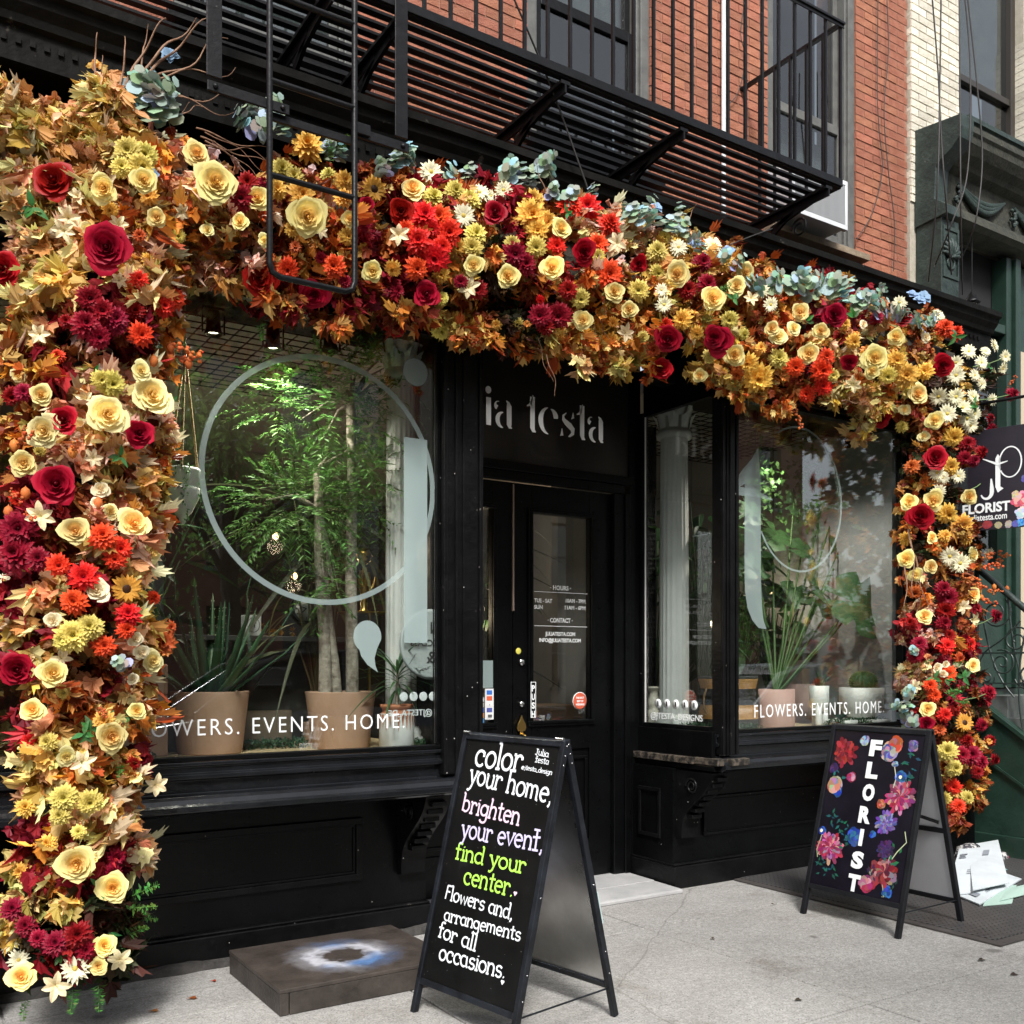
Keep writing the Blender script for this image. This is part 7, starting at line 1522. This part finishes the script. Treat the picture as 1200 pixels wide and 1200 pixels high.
reg('E', lambda s: eucal(131+s, (.30, .37, .27), (.33, .48, .54)), 4); reg('F', lambda s: fern(141+s, (.10, .24, .05)), 2); reg('V', lambda s: greenleaf(151+s, (.05, .15, .04)), 2); reg('P', lambda s: berries(161+s, (.62, .14, .04)), 2)
def orient(p, n, roll=None, face=.75, jit=.35):
    toc = (Vector((0, 0, H+.3)) - p).normalized(); d = (n*.55 + Vector((0, -1, 0))*.35 + toc*face + Vector((U(-jit, jit), U(-jit, jit), U(-jit, jit)))).normalized()
    return d.to_track_quat('Z', 'Y').to_matrix().to_4x4() @ Matrix.Rotation(U(0, 6.28), 4, 'Z')
def place(code, u, v, rpx, lift=.05, jit=.35):
    p, n = onarch(u, v, lift); s_ = rpx*U(.82, 1.06)*(1.18 if code in 'OG' and 395 < u < 1040 and rpx > 9 else 1)*T(u, p.y)/F/ {'R': 1.08, 'Y': 1.08, 'K': 1.08, 'W': 1.05, 'L': .85, 'D': 1.05}.get(code, 1.02)
    me = random.choice(FM[code]); M_ = Matrix.Translation(p-FO) @ orient(p, n, jit=jit) @ Matrix.Diagonal((s_*U(.94, 1.06), s_, s_*U(.85, 1.1), 1))
    return inst(me, code_names[code], FA, M_)
def placeup(code, u, v, L_, up=(0, -.2, 1), lift=0.0, y=None):
    p, n = onarch(u, v, lift)
    if y: p = at(u, v, y)
    d = Vector(up).normalized(); M_ = Matrix.Translation(p-FO) @ d.to_track_quat('Z', 'Y').to_matrix().to_4x4() @ Matrix.Rotation(U(0, 6.28), 4, 'Z') @ Matrix.Diagonal((L_, L_, L_, 1)); return inst(random.choice(FM[code]), code_names[code], FA, M_)
DATA = {
'R': '63,213,27 125,290,27 3,315,26 305,327,20 368,345,18 470,247,19 580,250,19 684,295,18 749,309,17 500,345,21 430,240,10 463,382,17 783,397,18 978,369,14 1058,372,11 843,400,16 75,493,27 66,568,28 163,508,21 20,785,24 995,424,14 837,395,14 1105,428,14 1032,488,13 1096,537,15 1079,605,15 1085,848,12 775,432,13',
'Y': '122,221,24 252,214,25 230,181,15 184,255,14 168,212,15 302,232,17 281,260,15 360,254,23 437,318,17 410,257,13 484,222,18 555,311,14 647,314,16 595,324,15 720,342,17 793,322,15 737,363,12 657,268,14 873,320,14 863,335,14 835,350,17 937,366,15 904,385,12 962,388,12 28,543,18 157,614,25 88,622,20 62,790,21 48,463,15 948,415,15 1025,420,14 1022,435,12 1065,588,11 1094,587,17 1135,582,12 1092,630,11 1062,655,12 1091,664,12 1139,697,12 1083,722,13 1087,831,11 130,863,23 90,1012,25 132,1040,20 38,832,18 160,833,14 122,1108,16 25,1145,19 115,1132,12 1075,462,13 1095,493,12 860,416,17 1140,780,9 1050,395,10 683,375,11 820,440,9',
'K': '178,464,22 125,486,24 52,505,22 165,435,13 178,648,14 178,775,15 892,458,12 912,395,10 1139,650,12 930,385,9 1060,480,9',
'G': '360,173,20 353,228,18 325,222,14 622,253,17 625,235,14 630,270,15 558,388,16 408,363,12 403,212,14 402,232,12 848,308,12 888,443,16 864,465,11 1050,422,13 1062,440,16 1117,512,13 1113,547,13 1110,602,13 1128,614,13 1107,628,10 1132,630,12 1084,435,11 640,260,12 122,845,14 1000,400,10 990,380,9',
'M': '150,178,20 170,182,18 142,196,16 165,196,16 330,200,18 345,208,16 533,225,15 550,235,14 507,233,14 557,275,17 553,290,14 628,290,15 770,295,13 748,340,15 680,350,13 517,387,14 130,450,20 118,445,14 85,745,20 105,735,18 75,750,16 912,420,14 75,935,18 70,956,16 105,940,18 92,975,11 1110,880,15 1133,935,11 385,205,12 600,285,11 700,300,11 855,375,12 975,440,11 1040,440,11 1118,900,11',
'O': '497,253,17 515,255,14 525,273,16 490,283,17 510,302,15 488,315,13 668,241,15 688,243,16 714,263,14 700,287,13 713,322,15 1107,384,13 1120,390,11 191,358,16 205,350,15 165,392,16 163,327,13 338,315,13 392,312,15 932,430,12 963,433,12 968,418,10 965,452,12 945,462,11 68,662,17 98,676,18 87,705,18 120,628,17 140,643,16 135,655,15 150,720,18 148,738,15 122,757,17 1109,757,12 1135,755,13 1110,790,12 1090,803,10 1107,838,11 1095,815,10 1118,922,11 1123,945,10 505,268,12 517,290,12 475,268,10 180,700,9',
'B': '290,215,16 282,232,16 105,350,18 120,365,20 100,380,18 135,375,17 115,395,16 603,298,15 615,310,15 633,370,18 655,370,18 666,340,13 640,382,13 823,308,13 805,340,14 828,333,13 22,620,24 20,650,26 45,655,18 15,465,13 28,460,14 1160,490,8 1162,502,8 1158,515,9 1150,530,9 1141,540,9 1133,520,11 1130,537,10 1110,700,13 1108,715,12 1106,730,11 1077,755,12 1073,768,10 1167,722,11 1158,812,11 1150,850,10 1160,868,8 1138,885,14 1165,890,10 1148,893,13 1127,885,11 1133,868,9 15,1065,16 30,1085,16 65,1105,19 90,1095,17 100,1112,14 45,1100,14 1186,462,10 1155,562,11 1145,905,10 1105,690,11 1112,745,10 330,350,14 405,330,10 560,340,12 540,330,11 1137,520,8',
'D': '505,202,15 562,226,13 543,253,14 590,223,11 778,357,10 795,290,11 835,287,11 892,340,10 903,357,10 1054,355,9 1099,370,9 1120,440,11 1135,412,10 1165,405,9 1178,418,9 1150,425,10 1165,438,10 1175,432,8 1120,465,11 1110,485,11 1133,490,11 1142,485,9 1137,498,10 1098,554,10 1100,576,9 1123,558,9 1113,652,12 1125,660,12 1158,650,8 1163,468,8 12,1105,14 22,1125,14 88,1135,15 1150,450,9 1128,478,9 1140,465,9 775,340,8 1120,425,9 575,230,9 5,680,9 1105,560,8 1142,440,9 1155,412,8',
'L': '48,605,16 549,337,12 467,275,11 723,285,11 733,390,10 1128,711,10 1140,727,10 97,893,16 182,920,15 140,1125,15 65,1155,16 80,255,12 75,270,12 165,215,9 1000,450,9 880,350,8',
'W': '118,573,11 113,692,15 62,727,11 158,748,10 155,795,9 112,590,8 1098,782,6 1105,790,6 1108,778,5 1012,380,5 1085,395,6 165,765,11', 'S': '148,690,18 438,222,15 1130,847,12', 'U': '190,753,19 200,735,8', 'Q': '199,65,10 814,285,8 853,295,9 1083,348,10 1078,352,8 645,195,6 475,185,10 1070,345,8 150,175,8 180,205,8 770,243,7',
}
for code, s_ in DATA.items():
    for q in s_.split():
        u, v, r_ = map(float, q.split(',')); o_ = place(code, u, v, r_, (.11 if u < 260 else .08) if code in 'RYK' else (.08 if u < 260 else .055))
        if code == 'Q' and v < 70: o_.location = at(u, v, 4.42)-FO
# sprigs of eucalyptus along the top edge and here and there
for u, v, L_ in ((155, 120, .085), (170, 130, .09), (185, 125, .085), (192, 140, .08), (165, 145, .09), (150, 150, .07), (200, 150, .08), (180, 110, .06), (285, 155, .07), (298, 165, .08), (308, 155, .07), (318, 140, .07), (325, 160, .06), (295, 140, .05), (330, 150, .05), (390, 190, .06), (380, 185, .06), (455, 200, .07), (465, 195, .08), (475, 200, .07), (450, 210, .06), (540, 210, .06), (530, 215, .06), (592, 215, .08), (605, 222, .08), (615, 225, .07), (600, 210, .07),
                 (630, 205, .07), (640, 212, .06), (636, 195, .06), (660, 240, .07), (648, 235, .06), (690, 235, .06), (735, 262, .07), (745, 265, .07), (758, 258, .08), (765, 270, .08), (775, 272, .08), (790, 262, .07), (795, 278, .07), (805, 285, .06), (735, 255, .05), (822, 300, .06), (860, 320, .07), (845, 310, .06), (905, 345, .09), (915, 340, .09), (925, 345, .10), (935, 350, .10), (945, 345, .1), (955, 350, .1), (965, 348, .1), (975, 352, .1), (985, 358, .09), (995, 362, .09),
                 (1005, 365, .09), (1015, 368, .09), (1025, 372, .08), (1035, 372, .08), (1020, 355, .07), (940, 335, .07), (990, 345, .07), (1070, 385, .07), (1078, 388, .07), (1088, 382, .06), (1034, 345, .05), (1045, 375, .07), (1060, 380, .06), (875, 340, .07), (885, 345, .06)):
    placeup('E', u, v, L_, (U(-.5, .5), U(-.9, -.2), U(.6, 1)), .04)
for u, v, L_ in ((1062, 830, .075), (1055, 838, .075), (1070, 845, .07), (1050, 825, .06), (1066, 815, .065), (1060, 855, .06), (1072, 762, .05), (145, 775, .05)): placeup('E', u, v, L_, (U(-1, -.3), -.5, U(-.4, .4)), .08)
for u, v, L_, up in ((140, 895, .03, (0, -.6, -1)), (150, 1095, .045, (.6, -.5, .4)), (145, 1110, .04, (.3, -.5, -.8)), (30, 1172, .04, (-.3, -.3, -1)), (85, 1160, .045, (0, -.3, -1)), (115, 1155, .05, (.1, -.3, -1)), (155, 1050, .06, (.8, -.4, .5)), (150, 1065, .06, (.8, -.4, .1)), (1115, 812, .06, (.4, -.8, .3)), (1112, 815, .06, (-.4, -.8, .4)), (1118, 820, .06, (.1, -.9, -.2)), (1108, 690, .03, (.2, -.8, .5)), (1117, 780, .04, (.5, -.8, .3)), (1085, 778, .03, (0, -.8, .6)), (840, 345, .05, (.6, -.8, .5)), (395, 180, .05, (.4, -.5, .7)), (385, 190, .05, (-.3, -.5, .7)), (430, 440, .02, (0, 0, -1)), (95, 885, .03, (0, -.6, -1)), (305, 380, .04, (.1, -.3, -1)), (900, 340, .05, (.2, -.7, .8)), (155, 1075, .05, (1, -.4, 0))): placeup('F', u, v, L_, up, .06)
for u, v, r_ in ((38, 243, 15), (107, 855, 14), (98, 860, 12), (140, 535, 12), (22, 465, 11), (128, 840, 8), (110, 435, 8), (1000, 372, 10), (945, 376, 9), (1120, 395, 9), (1108, 795, 9), (70, 1120, 9), (200, 470, 8), (1140, 475, 9), (1130, 480, 8), (1095, 795, 8), (470, 245, 8), (665, 250, 8), (1160, 430, 7), (255, 230, 10), (860, 350, 8), (118, 1040, 12), (150, 840, 8)): place('V', u, v, r_, .06)
for u, v, L_, up in ((1150, 655, .10, (.9, -.3, .35)), (1150, 665, .10, (.9, -.3, .1)), (1140, 685, .09, (.8, -.3, -.2)), (1145, 700, .09, (.8, -.4, -.3)), (200, 400, .08, (.6, -.4, -.4)), (210, 425, .06, (.8, -.4, .4)), (932, 480, .08, (0, -.4, -1)), (20, 522, .07, (.2, -.8, .2)), (12, 575, .06, (.2, -.8, -.4)), (85, 530, .05, (0, -.9, .2)), (1160, 695, .07, (.9, -.2, .2)), (1125, 675, .09, (.7, -.4, -.2)), (118, 830, .05, (0, -.9, -.3)), (30, 600, .05, (.2, -.8, -.4)), (1180, 455, .06, (.3, -.5, .8)), (1165, 660, .08, (.8, -.3, .5))): placeup('P', u, v, L_, up, .08)
for (u, v) in ((200, 407), (180, 423), (221, 426), (17, 522), (10, 600), (30, 578), (85, 530), (115, 590), (1165, 688), (1180, 690), (1150, 700), (200, 418), (55, 470), (1140, 735)):
    p, n = onarch(u, v, .08); MB().lathe([(.0005, -.026), (.012, -.018), (.019, 0), (.014, .016), (.003, .024), (.0005, .03)], p, 8, (.66, .20, .05)).build('lantern_berry', VC, FA, fix=False)
# leaf colour by place: (u, v, reach, kinds)
ZN = [(20, 150, 60, 'tan tan gld'), (90, 160, 60, 'tan tan tan gld'), (60, 250, 70, 'tan tan tan pnk'), (150, 230, 45, 'tan tan pnk org'), (40, 330, 40, 'tan tan gld'), (100, 300, 50, 'tan pnk tan'), (170, 290, 45, 'tan pnk org tan'), (210, 270, 45, 'tan org pnk org'), (60, 370, 40, 'tan gld bur'), (110, 380, 40, 'bur bur rus'), (190, 390, 30, 'rus bur org'), (170, 230, 30, 'pnk org tan'),
      (250, 300, 40, 'pnk org tan'), (310, 290, 40, 'pnk org rus'), (220, 180, 30, 'pnk tan org'), (330, 340, 40, 'rus bur org'), (400, 350, 40, 'org rus bur'), (250, 320, 30, 'tan org rus'), (460, 340, 40, 'rus bur org'), (540, 370, 40, 'org org rus gld'), (600, 350, 40, 'rus org drk'), (690, 390, 40, 'org gld tan org'), (640, 330, 40, 'bur rus org'), (720, 290, 30, 'pnk tan'), (760, 370, 50, 'org gld rus'), (750, 410, 30, 'org gld'),
      (850, 430, 40, 'org gld'), (900, 420, 40, 'org rus org'), (960, 400, 40, 'tan org bur'), (1010, 460, 40, 'org gld tan'), (1040, 440, 30, 'org gld rus'), (920, 470, 30, 'org rus'), (1080, 490, 40, 'org rus drk'), (1075, 550, 30, 'org rus drk'), (1110, 470, 30, 'gld drk'), (1080, 640, 30, 'rus org drk'), (1110, 610, 30, 'rus drk'), (1075, 690, 30, 'pnk pnk org'), (1110, 680, 30, 'org rus'), (1110, 730, 30, 'rus bur org'), (1080, 750, 30, 'bur bur pnk'), (1075, 790, 25, 'pnk tan'),
      (1110, 830, 30, 'rus bur drk'), (1130, 870, 30, 'org rus drk'), (1115, 910, 30, 'org rus gld'), (1120, 950, 20, 'org rus'), (20, 640, 50, 'bur bur bur rus'), (10, 420, 40, 'org rus tan'), (60, 420, 40, 'rus org bur'), (100, 420, 30, 'pnk tan'), (15, 500, 40, 'org gld rus'), (100, 530, 45, 'pnk pnk tan'), (150, 560, 40, 'pnk tan org'), (190, 560, 25, 'org rus gld'), (60, 590, 30, 'bur rus'), (50, 700, 40, 'bur bur tan'), (100, 710, 30, 'bur rus'), (160, 660, 30, 'tan pnk'), (175, 700, 25, 'gld tan'),
      (10, 760, 40, 'bur tan gld'), (110, 790, 40, 'tan rus bur'), (150, 800, 40, 'pnk tan org'), (15, 850, 45, 'bur bur org'), (60, 860, 40, 'org gld tan'), (80, 830, 30, 'org rus'), (165, 870, 25, 'bur bur'), (40, 920, 45, 'tan gld tan'), (100, 900, 35, 'tan org gld'), (150, 930, 30, 'bur tan'), (130, 960, 30, 'pnk tan'), (20, 1000, 40, 'bur gld'), (35, 980, 30, 'bur bur'), (60, 1010, 40, 'tan org'), (120, 1010, 30, 'bur bur'), (160, 990, 25, 'pnk tan'), (40, 1050, 35, 'gld drk tan'), (70, 1065, 30, 'gld gld drk'), (130, 1070, 40, 'drk drk'), (60, 1120, 50, 'bur bur drk'), (140, 1100, 30, 'drk drk'), (50, 1160, 40, 'drk gld drk')]
def zone(u, v):
    best = None
    for z in ZN:
        d = math.hypot(u-z[0], v-z[1])/z[2]
        if best is None or d < best[0]: best = (d, z[3])
    return random.choice(best[1].split())
LM = {k_: [leafcluster(c, 200+i*7+len(k_)+hash_, 13) for i in range(4)] for hash_, (k_, c) in enumerate(LS.items())}
LMM = {k_: [m.mesh('leaf_cluster', VC) for m in v] for k_, v in LM.items()}
front = []; mass = {}
def addleaf(u, v, p, n, size, part):
    k_ = zone(u, v); i = random.randint(0, 3); e = Euler((U(-.5, .5), U(-.6, .6), U(-1.2, 1.2))).to_matrix().to_4x4(); M_ = Matrix.Translation(p-FO) @ e @ Matrix.Diagonal((size, size*.8, size, 1))
    if part: inst(LMM[k_][i], 'leaf_cluster', FA, M_)
    else: mass.setdefault(0, MB()).merge(LM[k_][i], M_)
# spine lengths for even sampling
segs_ = []; 
for i in range(len(SPN)-1):
    a, b = SPN[i], SPN[i+1]; t_ = T((a[0]+b[0])/2, 4.45)/F; area = math.hypot(b[0]-a[0], b[1]-a[1])*t_*(a[2]+b[2])*t_; segs_.append(area)
tot_ = sum(segs_)
N_PART, N_MASS = 300, 1650
for q in range(N_PART+N_MASS):
    x = R()*tot_; i = 0
    while x > segs_[i] and i < len(segs_)-1: x -= segs_[i]; i += 1
    a, b = SPN[i], SPN[i+1]; t = R(); cu_, cv_ = a[0]+(b[0]-a[0])*t, a[1]+(b[1]-a[1])*t; hw = a[2]+(b[2]-a[2])*t; D = a[3]+(b[3]-a[3])*t; Rd = a[4]+(b[4]-a[4])*t
    dx, dy = b[0]-a[0], b[1]-a[1]; l_ = math.hypot(dx, dy); nx, ny = -dy/l_, dx/l_
    w_ = math.copysign(min(1, abs(random.gauss(0, .62))), U(-1, 1)) if R() < .3 else U(-1, 1)
    w_ *= (1.02 if q >= N_PART else .95)*(.9 if cu_ < 130 else 1)
    u, v = cu_+nx*hw*w_+U(-6, 6), cv_+ny*hw*w_+U(-6, 6)
    dep = math.sqrt(max(0, 1-w_*w_))
    y = D - Rd*dep*(U(.75, 1.0) if q < N_PART else random.choice((U(.3, .85), U(.3, .85), U(-1, .5))))
    p = at(u, v, y); s_ = U(.046, .068) if u < 260 else U(.042, .060)
    if u > 1000: s_ *= .9
    addleaf(u, v, p, None, s_, q < N_PART)
# loose hanging ends below and above the band, and the arm leaving the picture at upper left
for u, v, n_, su, sv in ((210, 310, 10, 16, 12), (260, 310, 10, 14, 14), (330, 355, 8, 16, 10), (545, 388, 8, 22, 8), (600, 385, 6, 20, 10), (690, 405, 18, 22, 18), (720, 410, 16, 18, 18), (650, 385, 10, 16, 10), (860, 445, 14, 18, 12), (925, 470, 12, 16, 12), (1020, 470, 14, 14, 12), (1010, 500, 6, 8, 10), (60, 200, 40, 34, 26), (110, 190, 36, 30, 30), (45, 260, 22, 22, 26), (100, 250, 26, 34, 26), (150, 190, 16, 16, 24), (50, 330, 20, 22, 26), (10, 130, 26, 26, 22), (-30, 120, 20, 22, 25), (40, 150, 14, 20, 16), (120, 110, 16, 14, 16), (90, 140, 14, 20, 14), (140, 115, 8, 6, 10), (186, 560, 6, 7, 12), (1070, 580, 4, 6, 20), (150, 985, 8, 10, 16), (160, 1000, 5, 6, 10), (175, 310, 8, 10, 10), (895, 440, 8, 10, 10), (470, 365, 8, 20, 8), (400, 370, 6, 16, 8), (1120, 955, 3, 5, 10), (780, 385, 6, 10, 10), (815, 400, 8, 14, 14)):
    for j in range(n_):
        uu, vv = random.gauss(u, su*.7), random.gauss(v, sv*.8); y = U(4.30, 4.58) if uu < 240 else U(4.25, 4.5); addleaf(uu, vv, at(uu, vv, y), None, U(.042, .06), False)
mass[0].build('leaf_mass', VC, FA, local=True, kind='stuff', fix=False)
# added core inside the flowers, coloured near-black as the shade in the gaps
core = MB(); vs = []; nn = 14
for i, (u, v, hw, D, Rd) in enumerate(SPN):
    c = at(u, v, D+.05); a = SPN[max(i-1, 0)]; b = SPN[min(i+1, len(SPN)-1)]; ca_, cb_ = at(a[0], a[1], D), at(b[0], b[1], D); d = (cb_-ca_).normalized(); s1 = d.cross(Vector((0, 1, 0))).normalized(); r_ = hw*T(u, D)/F*.5
    for j in range(nn): t = 2*PI*j/nn; k_ = 1+.2*noise.noise((i*1.3, j*1.7, 0)); vs.append(c + s1*r_*k_*math.cos(t) + Vector((0, 1, 0))*Rd*.5*k_*math.sin(t))
fs = [(i*nn+j, i*nn+(j+1) % nn, (i+1)*nn+(j+1) % nn, (i+1)*nn+j) for i in range(len(SPN)-1) for j in range(nn)]
core.add(vs, fs+[tuple(range(nn)), tuple(range((len(SPN)-1)*nn, len(SPN)*nn))]); core.build('gap_core', mat('gap_shade_core', (.010, .011, .006), .95, col2=(.03, .022, .012), scale=30, bump=1, bscale=60), FA)
for u, v in ((90, 1060), (95, 700), (110, 380), (450, 290), (840, 360), (1100, 560), (1105, 830)): q = at(u, v, 4.5); MB().tube([q, Vector((q.x, 4.9, q.z))], .008, 6).build('wall_tie', IRON, FA)
# small filler blooms between the big ones
used_ = [tuple(map(float, q.split(',')))[:2] for s_ in DATA.values() for q in s_.split()]
cnt = 0; tries = 0
while cnt < 95 and tries < 6000:
    tries += 1; x = R()*tot_; i = 0
    while x > segs_[i] and i < len(segs_)-1: x -= segs_[i]; i += 1
    if i < 9 and R() < .35: continue
    a, b = SPN[i], SPN[i+1]; t = R(); w_ = U(-.85, .85); dx, dy = b[0]-a[0], b[1]-a[1]; l_ = math.hypot(dx, dy); u = a[0]+dx*t-dy/l_*a[2]*w_; v = a[1]+dy*t+dx/l_*a[2]*w_
    if min(math.hypot(u-q[0], v-q[1]) for q in used_) < 17: continue
    used_.append((u, v)); cnt += 1; z = zone(u, v)
    code = random.choice({'tan': 'KLG', 'pnk': 'LKG', 'org': 'GGUM', 'rus': 'UGBO', 'bur': 'BBO', 'gld': 'MGM', 'drk': 'VVM'}[z])
    if 1040 < u and v < 520: code = random.choice('DDKM')
    place(code, u, v, U(7, 11) if u > 200 else U(9, 13), .02, .6)
# curly willow twigs
def twig(u, v, y, d, L_, r_=.006, curl=.12, n=14):
    p = at(u, v, y); d = Vector(d).normalized(); pts = [p]; s_ = d.orthogonal().normalized(); t_ = d.cross(s_); ph = U(0, 6)
    for i in range(1, n+1):
        f = i/n; pts.append(p + d*L_*f + (s_*math.sin(f*9+ph)+t_*math.cos(f*7+ph))*curl*L_*.6*f + Vector((0, 0, -.1*L_*f*f)))
    MB().tube(pts, [r_*(1-.75*i/n) for i in range(n+1)], 6).build('curly_twig', TWIG, FA)
for u, v, d, L_, r_ in ((140, 110, (.1, 0, 1), .30, .006), (145, 105, (.4, -.1, 1), .42, .007), (150, 100, (.7, -.1, 1), .5, .008), (160, 105, (.6, -.1, .9), .5, .008), (165, 100, (.9, -.1, .8), .50, .006), (175, 95, (1, -.1, .55), .42, .005), (165, 110, (1, 0, .35), .42, .005), (180, 110, (1, -.1, .1), .35, .004), (112, 95, (0, 0, 1), .22, .006), (155, 120, (.2, .1, 1), .45, .006), (115, 110, (.1, 0, 1), .2, .004), (210, 135, (.6, 0, .5), .14, .004), (235, 170, (1, 0, .2), .3, .004), (235, 160, (1, 0, -.1), .35, .004), (240, 165, (1, 0, -.3), .35, .004), (230, 150, (1, 0, .0), .4, .004), (240, 155, (1, 0, -.2), .3, .003), (250, 165, (1, 0, -.5), .3, .003), (205, 145, (.5, -.1, 1), .13, .003), (640, 225, (-.5, 0, 1), .18, .004), (700, 290, (.1, -.4, 1), .1, .004), (805, 262, (.5, 0, 1), .16, .003), (850, 385, (1, -.3, -.2), .3, .006), (630, 395, (.4, 0, -1), .22, .003), (640, 415, (.4, 0, -1), .2, .003), (960, 405, (1, 0, .1), .25, .004), (700, 370, (.3, -.4, -1), .14, .005), (1065, 620, (-.1, -.2, -1), .45, .008), (1072, 650, (.1, -.2, -1), .4, .007), (1060, 660, (-.2, -.2, -1), .35, .006), (1140, 600, (1, 0, .3), .12, .003), (75, 1040, (0, -.2, -1), .16, .003), (82, 1040, (.1, -.2, -1), .16, .003), (88, 1040, (.2, -.2, -1), .16, .003), (10, 430, (.3, -.5, .8), .18, .015), (985, 470, (1, 0, .2), .25, .005)):
    twig(u, v, 4.28 if v > 200 else 4.4, d, L_, r_)
# stalks of the blooms that stick out to the right
for (u0, v0, u1, v1) in ((1135, 470, 1186, 462), (1135, 575, 1155, 562), (1135, 735, 1167, 722), (1130, 820, 1158, 812), (1125, 880, 1165, 890), (1140, 430, 1175, 420), (155, 915, 182, 920)):
    p0, _ = onarch(u0, v0, 0); p1, _ = onarch(u1, v1, .04); MB().tube([p0, p0.lerp(p1, .5)+Vector((0, 0, -.01)), p1], .004, 5, (.2, .3, .12)).build('flower_stalk', VC, FA, fix=False)
